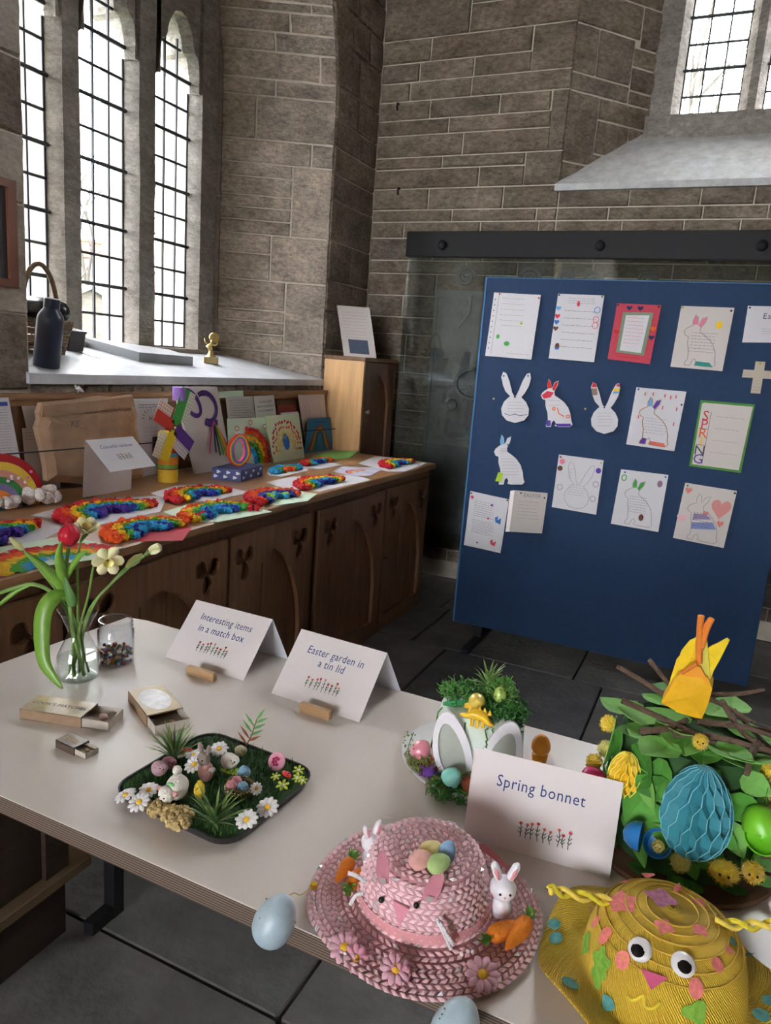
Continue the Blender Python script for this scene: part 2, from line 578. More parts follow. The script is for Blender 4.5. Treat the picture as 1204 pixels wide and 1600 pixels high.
ya = [at(514, -40, 0, XW).z] + [at(x, y, 0, XW).z for x, y in ((514, 2), (517, 20), (520, 54), (523, 87), (521, 129), (518, 154), (514, 223), (511, 260), (508, 373), (505, 445), (502, 555), (500, 598))]
bl = []
S = [0.12, 1.0]
tt = lambda t: (0.10 + .90 * t) * L1
def rr(k, js):
    e = [0] + js + [1]
    for a, c in zip(e[:-1], e[1:]):
        bl.append((tt(a), tt(c), ya[k + 1], ya[k]))
rr(0, [.45]); rr(1, [.8]); rr(2, [.61]); rr(3, [.47]); rr(4, [.85]); rr(5, [.46]); rr(6, [.3]); rr(7, [.8])
z1, z0 = ya[8], ya[9]
fr = [0, .19, .45, .62, .8, 1]
for a, c in zip(fr[:-1], fr[1:]):
    bl.append((tt(0), tt(.64), z1 + (z0 - z1) * c, z1 + (z0 - z1) * a))
bl.append((tt(.64), tt(1), z0, z1))
z1, z0 = ya[9], ya[10]
bl += [(tt(0), tt(.47), z1 + (z0 - z1) * .42, z1), (tt(0), tt(.47), z0, z1 + (z0 - z1) * .42), (tt(.47), tt(1), z0, z1)]
z1, z0 = ya[10], ya[11]
fr = [0, .42, .58, .76, 1]
for a, c in zip(fr[:-1], fr[1:]):
    bl.append((tt(0), tt(.62), z1 + (z0 - z1) * c, z1 + (z0 - z1) * a))
bl.append((tt(.62), tt(1), z0, z1))
bl += [(tt(0), tt(.5), 1.39, z0), (tt(.5), tt(1), 1.39, z0)]
RS = [stone_mat('lit_reveal_stone_%d' % i, c) for i, c in
      enumerate([(0.56, 0.475, 0.385), (0.51, 0.43, 0.35), (0.59, 0.50, 0.41), (0.53, 0.455, 0.385)])]  # paler than the wall stones: light on the reveal put into the colour
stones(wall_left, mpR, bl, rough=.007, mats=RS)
# smooth jamb strip beside the frame
for a, c in zip([1.4, 1.95, 2.5, 2.92, 3.4], [1.95, 2.5, 2.92, 3.4, 3.8]):
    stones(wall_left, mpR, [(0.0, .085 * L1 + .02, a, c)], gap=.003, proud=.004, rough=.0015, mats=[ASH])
# pier face between the arris and the corner
mpP = lambda u, z, d: V((XW + d, u - bend(z) * max(0, (YB - u) / (YB - YA)), z))
zz = [0.0]
while zz[-1] < 4.3:
    zz.append(zz[-1] + random.choice([.12, .16, .2, .25]))
stones(wall_left, mpP, rows_blocks(YA + .004, YB, zz, .22, .45), rough=.005)
# left pier, big smooth blocks, and the rough band under the sill
bl = [(1.15, 2.055, 2.02, 2.26), (1.15, 1.75, 2.26, 2.52), (1.75, 2.055, 2.26, 2.52), (1.2, 2.055, 2.52, 2.9), (1.1, 2.055, 2.9, 3.3), (1.1, 2.055, 3.3, 3.7), (1.1, 1.8, 1.62, 2.02), (1.8, 2.055, 1.62, 2.02), (1.1, 2.055, 1.33, 1.62)]
bl += [(0.62, 1.1, 1.33 + .4 * k, 1.73 + .4 * k) for k in range(6)]
stones(wall_left, lambda u, z, d: V((XW + d, u, z)), bl, rough=.003, mats=[ASH, ST[1], ASH])
u = 2.06
while u < 4.34:
    e = min(4.36, u + random.uniform(.12, .3))
    stones(wall_left, lambda uu, z, d: V((XW + d, uu, z)), [(u, e, 1.29, 1.357)], gap=.004, proud=.014, rough=.012)
    u = e
b = MB()
for (u0, u1) in ((0.6, 2.06), (2.06, 4.95)):
    b.box((XW - .014, u0, 0.9), (XW + .0, u1, 1.29))
b.obj('render_coat', MORT, wall_left)
# sill slab of the window
b = MB()
b.add([(XW + .025, 2.03, 1.398), (XW + .025, 4.40, 1.388), (-3.16, 4.02, 1.525), (-3.16, 2.15, 1.525),
       (XW + .025, 2.03, 1.358), (XW + .025, 4.40, 1.35), (-3.2, 4.02, 1.35), (-3.2, 2.15, 1.35), (-3.2, 4.02, 1.525), (-3.2, 2.15, 1.525)],
      [(0, 1, 2, 3), (0, 4, 5, 1), (3, 2, 8, 9), (0, 3, 9, 7, 4), (1, 5, 6, 8, 2), (4, 7, 6, 5), (7, 9, 8, 6)])
sill = struct(b.obj('trim_1', SLATE))

# ---- leaded windows with stone mullions
def window(name, mp, lights, z0, zs, ztop, dz, pan_label=None):
    """mp(u, w, z): u along the wall, w outwards from the glass"""
    root = bpy.data.objects.new(name, None); COL.objects.link(root); struct(root)
    edges = [lights[0][0] - .19] + [e for l in lights for e in l] + [lights[-1][1] + .19]
    def plan(a, c, ha, hc):
        return [(a + ha, -.075), (c - hc, -.075), (c - .002, -.012), (c, .0), (c, .16), (a, .16), (a, .0), (a + .002, -.012)]
    for k in range(0, len(edges), 2):
        a, c = edges[k], edges[k + 1]
        first, last = k == 0, k == len(edges) - 2
        b = MB()
        pts = plan(a, c, 0 if first else .045, 0 if last else .045)
        n = 8; hs = [z0 - .02]
        while hs[-1] < ztop:
            hs.append(hs[-1] + .3)
        vs = []; fs = []
        for h in hs:
            for (u, w) in pts:
                j = .003 if w < .0 else 0
                vs.append(mp(u + random.uniform(-j, j), w + random.uniform(-j, j), h))
        for q in range(len(hs) - 1):
            for i in range(n):
                fs.append((q * n + i, q * n + (i + 1) % n, (q + 1) * n + (i + 1) % n, (q + 1) * n + i))
        fs += [tuple(range(n)), tuple(range((len(hs) - 1) * n, len(hs) * n))]
        b.add(vs, fs)
        b.obj('jamb' if first or last else 'mullion', ASHD, root, smooth='auto')
    for (a, c) in lights:
        hw = (c - a) / 2; m = (a + c) / 2
        prof = [(1, 0), (.98, .05), (.93, .10), (.86, .15), (.78, .185), (.6, .20), (.52, .225), (.50, .255), (.42, .29), (.28, .325), (.12, .36), (0, .375)]
        for sgn in (-1, 1):
            b = MB(); vs = []; fs = []
            for (r, h) in prof + [(0, ztop - zs)]:
                for (w, ins) in ((-.075, .03), (-.012, 0), (.16, 0)):
                    e = m + sgn * max(0, r * hw - (0 if r == 0 else 0)) + sgn * (ins if r > 0 else 0)
                    vs.append(mp(e, w, zs + h)); vs.append(mp(m + sgn * (hw + .01), w, zs + h))
            npf = len(prof) + 1
            for k in range(npf - 1):
                o, p = k * 6, k * 6 + 6
                fs += [(o, o + 1, p + 1, p), (o, p, p + 2, o + 2), (o + 2, p + 2, p + 4, o + 4), (o + 4, p + 4, p + 5, o + 5)]
            b.add(vs, fs); b.obj('cusped_head', ASHD, root)
        # lead lines and saddle bars
        top = zs + .38
        for t in (1 / 3, 2 / 3):
            b = MB(); x = a + (c - a) * t
            q = [mp(x - .0055, -.006, z0), mp(x + .0055, -.006, z0), mp(x + .0055, .006, z0), mp(x - .0055, .006, z0)]
            b.prism(q, (0, 0, zs + .26 - z0)); b.obj('lead_line', LEAD, root)
        k = 1
        z = z0 + dz
        while z < top - .05:
            r = .0105 if k % 2 == 0 else .0078
            inn = 0 if z < zs + .08 else (z - zs) * .35
            b = MB(); ov = .03 if k % 2 == 0 else 0
            b.tube([mp(a + inn - ov, -.012 if k % 2 == 0 else 0, z), mp(c - inn + ov, -.012 if k % 2 == 0 else 0, z)], r, 6)
            b.obj('saddle_bar' if k % 2 == 0 else 'lead_line', LEAD, root)
            z += dz; k += 1
        # frame lead round the light
        b = MB(); b.tube([mp(a + .004, 0, z0), mp(a + .004, 0, zs)], .005, 6); b.tube([mp(c - .004, 0, z0), mp(c - .004, 0, zs)], .005, 6)
        b.tube([mp(a, 0, z0 + .005), mp(c, 0, z0 + .005)], .006, 6)
        b.obj('edge_lead', LEAD, root)
        # panes
        w3 = (c - a) / 3
        pm = MB()
        o0 = mp(0, 0, 0)
        q = [mp(0, -.0015, 0) - o0, mp(w3, -.0015, 0) - o0, mp(w3, -.0015, dz) - o0, mp(0, -.0015, dz) - o0]
        pm.add(q, [(0, 1, 2, 3)])
        me = pm.mesh('pane'); me.materials.append(PANE)
        z = z0
        while z < top:
            for i in range(3):
                link('pane', me, root, loc=mp(a + i * w3, 0, z))
            z += dz
    return root
w1 = window('window_1', lambda u, w, z: V((XF - w, u, z)), [(2.425, 2.750), (2.941, 3.262), (3.478, 3.785)], 1.528, 3.02, 4.3, .1547)
w2 = window('window_2', lambda u, w, z: V((u, 5.5 + w, z)), [(-.572, -.216), (-.079, .277), (.414, .770), (.907, 1.263)], 3.215, 4.75, 5.4, .1547)
b = MB(); b.box((-3.36, 2.15, 1.34), (-3.04, 4.0, 1.528)); struct(b.obj('trim_3', ASH))
b = MB(); b.box((-0.76, 5.34, 3.0), (1.45, 5.66, 3.222)); struct(b.obj('trim_4', ASHD))
# plain lead lights in an unseen window behind the viewer, added for fill light
b = MB()
for k in range(12):
    b.tube([(-3.2, -1.6, 1.55 + .23 * k), (-3.2, .6, 1.55 + .23 * k)], .008, 4)
for k in range(12):
    b.tube([(-3.2, -1.6 + .2 * k, 1.4), (-3.2, -1.6 + .2 * k, 4.2)], .02 if k % 4 else .09, 4)
struct(b.obj('fill_window', ASHD))

# ---- the rest of the church: far walls, ceiling
PLAST = mat('limewash', (0.36, 0.31, 0.25), 0.9, .1, 3)
b = MB()
b.box((6.2, -7, 0), (6.6, 5, 6.2))
struct(b.obj('wall_right', PLAST))
b = MB(); b.box((-3.62, -7.4, 0), (6.6, -7, 1.2)); b.box((-3.62, -7.4, 3.3), (6.6, -7, 6.2)); b.box((-3.62, -7.4, 1.2), (-2.3, -7, 3.3)); b.box((0.5, -7.4, 1.2), (6.6, -7, 3.3))
for k in range(1, 4):
    b.box((-2.3 + .7 * k - .06, -7.3, 1.2), (-2.3 + .7 * k + .06, -7.1, 3.3))
struct(b.obj('wall_front', PLAST))
b = MB(); b.box((-3.62, -7.4, 6.2), (6.6, 5.9, 6.4)); struct(b.obj('ceiling', mat('roof_boards', (0.16, 0.11, 0.07), .7, .3, 4)))

# ---- outside: churchyard, barn, house, bare trees
GRASS = mat('lawn', (0.05, 0.06, 0.03), 0.95, .3, 3)
b = MB(); b.box((-90, -60, -1.0), (-3.7, 90, -0.75)); b.box((-3.7, 5.95, -1.0), (60, 90, -.75))
struct(b.obj('ground', GRASS))
BARN = mat('barn_stone', (0.062, 0.056, 0.046), 0.95, .45, 2.2, .6, 10, stretch=(1, 1, 2.5))
TILE = mat('stone_tiles', (0.10, 0.095, 0.088), 0.9, .3, 3, .5, 14, stretch=(1, 1, 4))
WHITEW = mat('white_render', (0.30, 0.285, 0.26), .9, .1, 3)
def gable(name, label, cx, cy, hw, ln, ze, zr, ang, wm, rm):
    """gable end faces -u; hw half width across, ln length"""
    t = thing(name, label, 'building', (cx, cy, -0.76), ang)
    b = MB(); z0 = 0; ze += .76; zr += .76
    b.prism([(0, -hw, 0), (0, hw, 0), (0, hw, ze), (0, 0, zr), (0, -hw, ze)], (ln, 0, 0))
    b.obj('walls', wm, t)
    for s in (-1, 1):
        b = MB(); e = .25
        dz = (zr - ze) / hw
        b.prism([(-.15, 0, zr + .12), (ln + .15, 0, zr + .12), (ln + .15, s * (hw + e), ze - dz * e + .12), (-.15, s * (hw + e), ze - dz * e + .12)], (0, 0, -.12))
        b.obj('roof_slope', rm, t)
    return t
pb = at(142, 452, 0, -17.0)
barn = gable('barn', 'rough stone barn gable seen through the middle window light', -17.0, pb.y, 2.6, 9, pb.z - 1.35, pb.z, RAD(180 - 32), BARN, TILE)
ph = at(250, 478, 0, -26.0)
house = gable('cottage', 'pale rendered cottage with stone tiled roof beyond the right window light', -26.0 - .5, ph.y + 1.2, 3.2, 12, ph.z + .05, ph.z + 2.1, RAD(90 + 20), WHITEW, TILE)
hw_ = at(257, 489, 0, -25.6)
b = MB(); b.cbox((0, 0, 0), (.12, .8, .55)); b.cbox((.05, 0, 0), (.06, .06, .55))
tag(b.obj('cottage_window', mat('dark_window', (.012, .014, .018), .3), None, loc=hw_, rot=(0, 0, RAD(-5))), 'small dark window in the pale cottage wall', 'window')
pc = at(140, 385, 0, -46.0)
t = thing('brick_chimney', 'red brick chimney stack rising above the white roof', 'chimney', (-46, pc.y, -0.76))
zc = pc.z + .76
b = MB(); b.box((-.6, -.75, zc - .9), (.6, .75, zc + .25)); b.box((-.7, -.85, zc + .25), (.7, .85, zc + .42)); b.obj('stack', mat('chimney_brick', (.14, .055, .032), .9, .35, 5), t)
b = MB(); b.lathe([(.14, 0), (.2, .1), (.16, .7)], 10, (0, -.3, zc + .42)); b.obj('pot', mat('chimney_pot', (.06, .05, .045), .9), t)
b = MB(); b.prism([(1, 0, zc - .7), (1, 4.5, zc - 3.4), (1, 4.5, 0), (1, -4.5, 0), (1, -4.5, zc - 3.4)], (-8, 0, 0))
b.obj('house_body', WHITEW, t)
BARK = mat('bark', (.045, .04, .033), .95, .3, 6)
def tree(x, y, h, seed, label, lean=0.0):
    rnd = random.Random(seed)
    b = MB()
    def grow(p, d, ln, r, lv):
        r = max(r, h * .0011)
        pts = [p]; q = p
        for k in range(4):
            d = (d + V((rnd.uniform(-.16, .16), rnd.uniform(-.16, .16), rnd.uniform(-.02, .14)))).normalized()
            q = q + d * (ln / 4); pts.append(q)
        b.tube(pts, [r * (1 - .13 * k) for k in range(5)], 5 if lv < 2 else 3, cap=False)
        if lv >= 4:
            return
        for k in range(3):
            a = pts[rnd.choice([2, 3, 4, 4])]
            nd = (d + V((rnd.uniform(-.9, .9), rnd.uniform(-.9, .9), rnd.uniform(-.15, .6)))).normalized()
            grow(a, nd, ln * rnd.uniform(.55, .8), r * .5, lv + 1)
    grow(V((0, 0, 0)), V((lean, lean * .3, 1)).normalized(), h * .32, h * .018, 0)
    return tag(b.obj('bare_tree', BARK, None, loc=(x, y, -0.8)), label, 'tree', 'bare winter trees outside the windows')
for (px, X, h, sd, lb) in ((60, -15, 11, 3, 'bare winter tree outside the leaded window light beside the left pier'),
                           (165, -34, 17, 5, 'bare winter tree rising behind the stone barn'), (128, -36, 16, 15, 'bare winter tree leaning over the barn roof'),
                           (243, -52, 13, 8, 'bare winter tree behind the pale cottage'), (275, -54, 13, 11, 'bare winter tree beyond the cottage roof end')):
    p = at(px, 520, 0, X); tree(p.x, p.y, h, sd, lb)
for (px, Y, h, sd, lb) in ((1140, 22, 16, 21, 'bare winter tree outside the high back window'), (1210, 36, 21, 31, 'bare winter tree outside the high back window by its second light')):
    p = at(px, 60, 1, Y); tree(p.x, p.y, h, sd, lb)
# ================================================================== furniture along the walls
from mathutils.geometry import tessellate_polygon
def plate(b, outer, holes, mp, th):
    """flat plate with holes; outlines are 2-D; mp(x, y, d) -> 3-D; d from 0 (front) to -th"""
    loops = [[V((p[0], p[1], 0)) for p in outer]] + [[V((p[0], p[1], 0)) for p in h] for h in holes]
    tri = tessellate_polygon(loops)
    flat = [p for l in loops for p in l]
    n = len(flat)
    vs = [mp(p.x, p.y, 0) for p in flat] + [mp(p.x, p.y, -th) for p in flat]
    fs = [tuple(t) for t in tri] + [tuple(i + n for i in reversed(t)) for t in tri]
    o = 0
    for l in loops:
        k = len(l)
        for i in range(k):
            j = (i + 1) % k
            fs.append((o + i, o + j, n + o + j, n + o + i))
        o += k
    b.add(vs, fs)
    return b
def atp(x, y, p0, n):
    d = ray(x, y); n = V(n)
    return CAM + d * ((V(p0) - CAM).dot(n) / d.dot(n))

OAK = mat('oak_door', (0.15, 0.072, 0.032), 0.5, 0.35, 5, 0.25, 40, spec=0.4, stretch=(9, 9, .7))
OAKT = mat('oak_top', (0.33, 0.175, 0.075), 0.32, 0.25, 5, 0.12, 40, spec=0.5, stretch=(8, .8, 8))
OAKL = mat('oak_lit', (0.60, 0.36, 0.165), 0.38, 0.22, 4, 0.1, 40, spec=0.5, stretch=(7, 7, .6))
OAKR = mat('oak_rail', (0.30, 0.16, 0.08), 0.45, 0.25, 5, 0.15, 40, spec=0.4, stretch=(8, .8, 8))
BLACK = mat('black_metal', (0.010, 0.0105, 0.013), 0.5, spec=0.22)
WT = 0.93
XC = -1.64
cup = thing('vestry_cupboard', 'long low oak cupboard with arched trefoil doors under the window', 'cupboard', (XC, 2.3, 0))
O = V((XC, 2.3, 0))
b = MB(); b.box((-.80, -2.2, .05), (-.022, 1.985, .895)); b.box((-.78, -2.2, 0), (-.03, 1.97, .05))
b.obj('carcass', OAK, cup)
b = MB(); b.box((-.022, -2.2, .85), (-.004, 1.99, .897)); b.box((-.022, -2.2, .0), (.004, 1.99, .055))
for y in (.535, 1.315, 1.965):
    b.box((-.022, y, .05), (-.008, y + .03 if y < 1.9 else 1.99, .86))
b.box((-.022, -.12, .05), (-.008, -.09, .86)); b.box((-.022, .515, .05), (-.006, .57, .86))
b.obj('face_frame', OAK, cup)
def trefoil(cx, cz, r, flip):
    pts = []
    for i in range(42):
        a = 2 * pi * i / 42
        rr = 0.1 * r
        for q in (pi / 6, 5 * pi / 6, 1.5 * pi):
            d = .56 * r; rc = .42 * r; da = a - q
            k = rc * rc - (d * sin(da)) ** 2
            if k > 0:
                rr = max(rr, d * cos(da) + sqrt(k))
        pts.append((cx + rr * .92 * cos(a), cz + rr * sin(a)))
    return pts
doors = [(0.75, 1.42), (1.44, 2.185), (2.205, 2.80), (2.875, 3.60), (3.625, 4.245)]
for (a, c) in doors:
    a -= 2.3; c -= 2.3; w = c - a; m = (a + c) / 2
    z0, z1 = .06, .846
    mpd = lambda y, z, d: V((.018 + d, y, z))
    hw = w * .395; zsp = .30; apex = .745
    arch = [(m - hw, .10), (m + hw, .10)]
    for i in range(11):
        t = i / 10
        arch.append((m + hw * (1 - t ** 1.9) ** .62 if t < 1 else m, zsp + (apex - zsp) * t))
    arch += [(2 * m - p[0], p[1]) for p in arch[-2:1:-1]]
    holes = [arch, trefoil(m - w * .345, .735, .080, 0), trefoil(m + w * .345, .735, .080, 0)]
    d = bpy.data.objects.new('door', None)
    b = MB(); plate(b, [(a, z0), (c, z0), (c, z1), (a, z1)], holes, mpd, .02)
    dr = b.obj('door', OAK, cup)
    n = 5
    for i in range(n):
        b = MB(); y0 = m - hw - .02 + (2 * hw + .04) * i / n; y1 = m - hw - .02 + (2 * hw + .04) * (i + 1) / n
        b.box((-.010, y0 + .0015, .08), (-.004 + random.uniform(-.002, .001), y1 - .0015, .76 if 0 < i < n - 1 else .60)); b.obj('plank', OAK, dr)
    b = MB(); b.box((-.019, a + .01, z0 + .01), (-.011, c - .01, z1 - .01)); b.obj('door_back', OAK, dr)
b = MB(); b.tube([(.02, 1.325, .46), (.034, 1.325, .46), (.034, 1.34, .455)], .006, 6); b.obj('latch', BLACK, cup)
b = MB(); b.bbox((-2.44, 0.05, .897), (-1.612, 4.325, WT), .008)
tag(b.obj('worktop', OAKT), 'polished oak worktop lying along the long cupboard', 'worktop')
bp = thing('back_panel', 'oak upstand panel with a moulded rail behind the worktop', 'panel', (-2.47, 2.3, WT))
b = MB(); b.box((-.015, -2.2, 0.003), (.012, 2.02, .375)); b.obj('board', OAK, bp)
b = MB(); b.box((-.018, -2.2, .372), (.035, 2.03, .392)); b.box((-.012, -2.2, .345), (.024, 2.03, .372)); b.obj('rail', OAKR, bp)
zr_ = at(150, 692, 0, -2.36).z - WT; zr2 = at(495, 673, 0, -2.36).z - WT
b = MB(); b.tube([(.01, -1.2, zr_), (.11, -1.2, zr_), (.11, 2.031, zr2)], .0032, 6)
b.obj('retaining_rod', BLACK, bp)

# tall cabinet at the end of the worktop
tc = thing('tall_cabinet', 'tall honey oak cabinet standing in the corner beside the worktop', 'cabinet', (-2.325, 4.59, 0))
b = MB(); b.box((-.148, -.255, .0), (.148, -.235, 1.53)); b.obj('side_panel', OAKL, tc)  # side towards the window in paler oak, its light put into the colour
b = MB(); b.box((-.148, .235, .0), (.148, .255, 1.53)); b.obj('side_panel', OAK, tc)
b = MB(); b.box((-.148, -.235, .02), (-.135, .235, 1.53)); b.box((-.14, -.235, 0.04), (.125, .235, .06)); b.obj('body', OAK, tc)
b = MB(); b.bbox((-.15, -.26, 1.531), (.158, .26, 1.556), .004); b.obj('top', OAK, tc)
b = MB(); plate(b, [(-.23, .07), (.23, .07), (.23, 1.525), (-.23, 1.525)], [[(x * .16, .5 + z) for x, z in ((-1, 0), (1, 0), (1, .75), (.7, .88), (0, .95), (-.7, .88), (-1, .75))]], lambda y, z, d: V((.148 + d, y, z)), .02)
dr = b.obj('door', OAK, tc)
b = MB(); b.box((.122, -.18, .4), (.13, .18, 1.5)); b.obj('door_panel', OAK, dr)
b = MB(); b.lathe([(.006, 0), (.006, .012), (.014, .016), (.014, .026), (0, .03)], 12, (.148, -.19, 1.2), (V((0, 1, 0)), V((0, 0, 1)), V((1, 0, 0)))); b.obj('knob', mat('dull_brass', (.55, .5, .42), .35, metal=.8), dr, smooth='auto')

# ------------------------------------------------------------------ paper helpers
PAPER = mat('white_paper', (0.62, 0.61, 0.65), 0.7, spec=0.25)
PAPER2 = mat('cream_paper', (0.60, 0.555, 0.535), 0.7, spec=0.25)
PGREEN = mat('pale_green_paper', (0.58, 0.72, 0.55), 0.75)
INK = mat('ink', (0.06, 0.06, 0.10), 0.7)
PENCIL = mat('pencil_grey', (0.24, 0.22, 0.24), 0.7)
def cm(n, c):
    return mat('crayon_' + n, c, 0.75, .15, 200)
RED = cm('red', '#c8282c'); ORG = cm('orange', '#e8641c'); YEL = cm('yellow', '#ecc21e'); GRN = cm('green', '#3c9a3c')
BLU = cm('blue', '#2f6fbe'); PUR = cm('purple', '#5a3aa0'); PNK = cm('pink', '#e07a96'); BRN = cm('brown', '#6a4030'); NAVY = cm('navy', '#22285c')
LTB = cm('light_blue', '#6aa6d8'); LIME = cm('lime', '#a8c83c'); TEAL = cm('teal', '#2a8a80'); ROSE = cm('rose', '#d43a52')
def lift(c, n, k):
    return c + n * k
class Sheet:
    def __init__(s, c4, th=.0012, wob=0.0, seed=0):
        """c4: 3-D corners TL TR BR BL"""
        s.c = [V(p) for p in c4]
        s.n = (s.c[1] - s.c[0]).cross(s.c[3] - s.c[0]).normalized()
        if s.n.dot(CAM - s.c[0]) < 0:
            s.n = -s.n
        s.th = th; s.wob = wob; s.sd = seed
        s.w = (s.c[1] - s.c[0]).length; s.h = (s.c[3] - s.c[0]).length
    def __call__(s, a, t, k=0.0):
        """a across 0..1, t down 0..1, k off the surface"""
        p = s.c[0].lerp(s.c[1], a).lerp(s.c[3].lerp(s.c[2], a), t)
        q = s.wob * (NZ.noise(V((a * 2.2 + s.sd, t * 2.6, s.sd * 3.1))))
        return p + s.n * (s.th + k + q)
    def build(s, name, m, parent=None, n=6):
        b = MB(); vs = []; fs = []
        for lay in (0, 1):
            for j in range(n + 1):
                for i in range(n + 1):
                    vs.append(s(i / n, j / n, -lay * s.th))
        N = (n + 1) ** 2
        idx = lambda i, j, l: l * N + j * (n + 1) + i
        for j in range(n):
            for i in range(n):
                fs.append((idx(i, j, 0), idx(i + 1, j, 0), idx(i + 1, j + 1, 0), idx(i, j + 1, 0)))
                fs.append((idx(i, j + 1, 1), idx(i + 1, j + 1, 1), idx(i + 1, j, 1), idx(i, j, 1)))
        for i in range(n):
            for (a, c) in (((i, 0), (i + 1, 0)), ((n, i), (n, i + 1)), ((i + 1, n), (i, n)), ((0, i + 1), (0, i))):
                fs.append((idx(*a, 0), idx(*a, 1), idx(*c, 1), idx(*c, 0)))
        b.add(vs, fs)
        s.o = b.obj(name, m, parent, smooth='auto')
        return s.o
    def ink(s, polys, w, m, name='drawing', k=.0018):
        b = MB()
        for pl in polys:
            p3 = [s(a, t, k) for a, t in pl]
            n = len(p3); vs = []; fs = []
            for i in range(n):
                d = (p3[min(i + 1, n - 1)] - p3[max(i - 1, 0)])
                sd = d.cross(s.n).normalized() * (w / 2) if d.length > 1e-9 else V((0, 0, 0))
                vs += [p3[i] - sd, p3[i] + sd]
            fs = [(2 * i, 2 * i + 1, 2 * i + 3, 2 * i + 2) for i in range(n - 1)]
            b.add(vs, fs)
        return b.obj(name, m, s.o, fix=False)
    def fill(s, poly, m, name='coloured_patch', k=.0016):
        b = MB(); loops = [[V((p[0], p[1], 0)) for p in poly]]
        tri = tessellate_polygon(loops)
        b.add([s(p[0], p[1], k) for p in poly], [tuple(t) for t in tri])
        return b.obj(name, m, s.o, fix=False)
    def rows(s, a0, a1, t0, t1, n, m=None, w=.0016, name='writing', fillr=.85, seed=1):
        rnd = random.Random(seed); polys = []
        for i in range(n):
            t = t0 + (t1 - t0) * i / max(1, n - 1)
            a = a0; end = a0 + (a1 - a0) * rnd.uniform(fillr, 1)
            while a < end:
                l = rnd.uniform(.03, .09) * (a1 - a0) / .6
                pl = []
                kk = 4
                for q in range(kk + 1):
                    pl.append((min(end, a + l * q / kk), t + rnd.uniform(-.004, .004)))
                polys.append(pl); a += l + .018
        return s.ink(polys, w, m or PENCIL, name)
    def text(s, body, a, t, size, m, lead=1.0, shear=0.0, space=1.0, name='lettering', sx=1.0):
        x = (s.c[1] - s.c[0]).normalized(); y = -(s.c[3] - s.c[0]).normalized()
        y = (y - x * y.dot(x)).normalized()
        if x.cross(y).dot(s.n) < 0:
            pass
        return lettering(body, size, m, s.o, frame(s(a, t, .0012), x * sx, y, s.n), lead=lead, shear=shear, space=space, name=name)
    def pin(s, a, t, m):
        b = MB(); b.ball(s(a, t, .004), .0048, 8, 6); return b.obj('pin', m, s.o, smooth=True)
def quad(px, p0, n):
    return [atp(x, y, p0, n) for x, y in px]
def circ(cx, cy, rx, ry, n=14, a0=0.0):
    return [(cx + rx * cos(2 * pi * i / n + a0), cy + ry * sin(2 * pi * i / n + a0)) for i in range(n)]
def heart(cx, cy, r, ry=None):
    ry = ry or r
    return [(cx + r * .06 * 16 * sin(t) ** 3 / 1.0, cy - ry * .06 * (13 * cos(t) - 5 * cos(2 * t) - 2 * cos(3 * t) - cos(4 * t))) for t in [2 * pi * i / 20 for i in range(20)]]
RAB = [(0, .66), (.05, .72), (.15, .77), (.21, .79), (.19, .88), (.24, 1.0), (.30, .95), (.335, .80), (.42, .93), (.54, .965), (.51, .86), (.41, .735), (.42, .66), (.55, .60), (.70, .52), (.83, .40), (.90, .25),
       (.92, .12), (.955, .05), (.88, 0), (.55, 0), (.42, .02), (.45, .08), (.40, .14), (.34, .10), (.30, 0), (.16, 0), (.15, .04), (.22, .12), (.20, .30), (.14, .45), (.14, .56), (.05, .585)]
EAR1 = [(.215, .80), (.195, .88), (.24, .99), (.295, .945), (.325, .81)]
EAR2 = [(.345, .79), (.425, .92), (.53, .955), (.50, .865), (.405, .75)]
HEAD = [(.36, .52), (.22, .62), (.15, .74), (.10, .90), (.16, 1.0), (.25, .97), (.34, .82), (.42, .60), (.47, .53), (.53, .53), (.60, .62), (.72, .82), (.84, .96), (.93, .98), (.96, .88), (.90, .72), (.78, .58), (.68, .50),
        (.82, .40), (.90, .27), (.88, .14), (.76, .04), (.5, -.01), (.26, .04), (.12, .15), (.10, .28), (.18, .41), (.30, .49)]
def inbox(pts, a0, a1, t0, t1):
    return [(a0 + (a1 - a0) * x, t1 - (t1 - t0) * y) for x, y in pts]
def closed(p):
    return p + [p[0]]

STK = mat('flower_print_stem', '#3c4c3c', .7)
def flower_print(s, a0, a1, t0, t1, n=9, seed=3):
    rnd = random.Random(seed); st = []; cols = [ROSE, cm('coral', '#d86a5a'), cm('peach', '#e0a080'), RED]
    for i in range(n):
        a = a0 + (a1 - a0) * (i + .5) / n + rnd.uniform(-.008, .008); tt_ = t0 + rnd.uniform(0, .35) * (t1 - t0)
        st.append([(a, tt_), (a + rnd.uniform(-.01, .01), (tt_ + t1) / 2), (a + rnd.uniform(-.006, .006), t1)])
        for q in (.45, .7):
            y = tt_ + (t1 - tt_) * q; st.append([(a, y), (a - .014, y - .02)]); st.append([(a, y), (a + .014, y - .03)])
        s.fill(circ(a, tt_, .013, .017, 7), rnd.choice(cols), 'printed_flower')
    s.ink(st, .0013, STK, 'printed_stems')

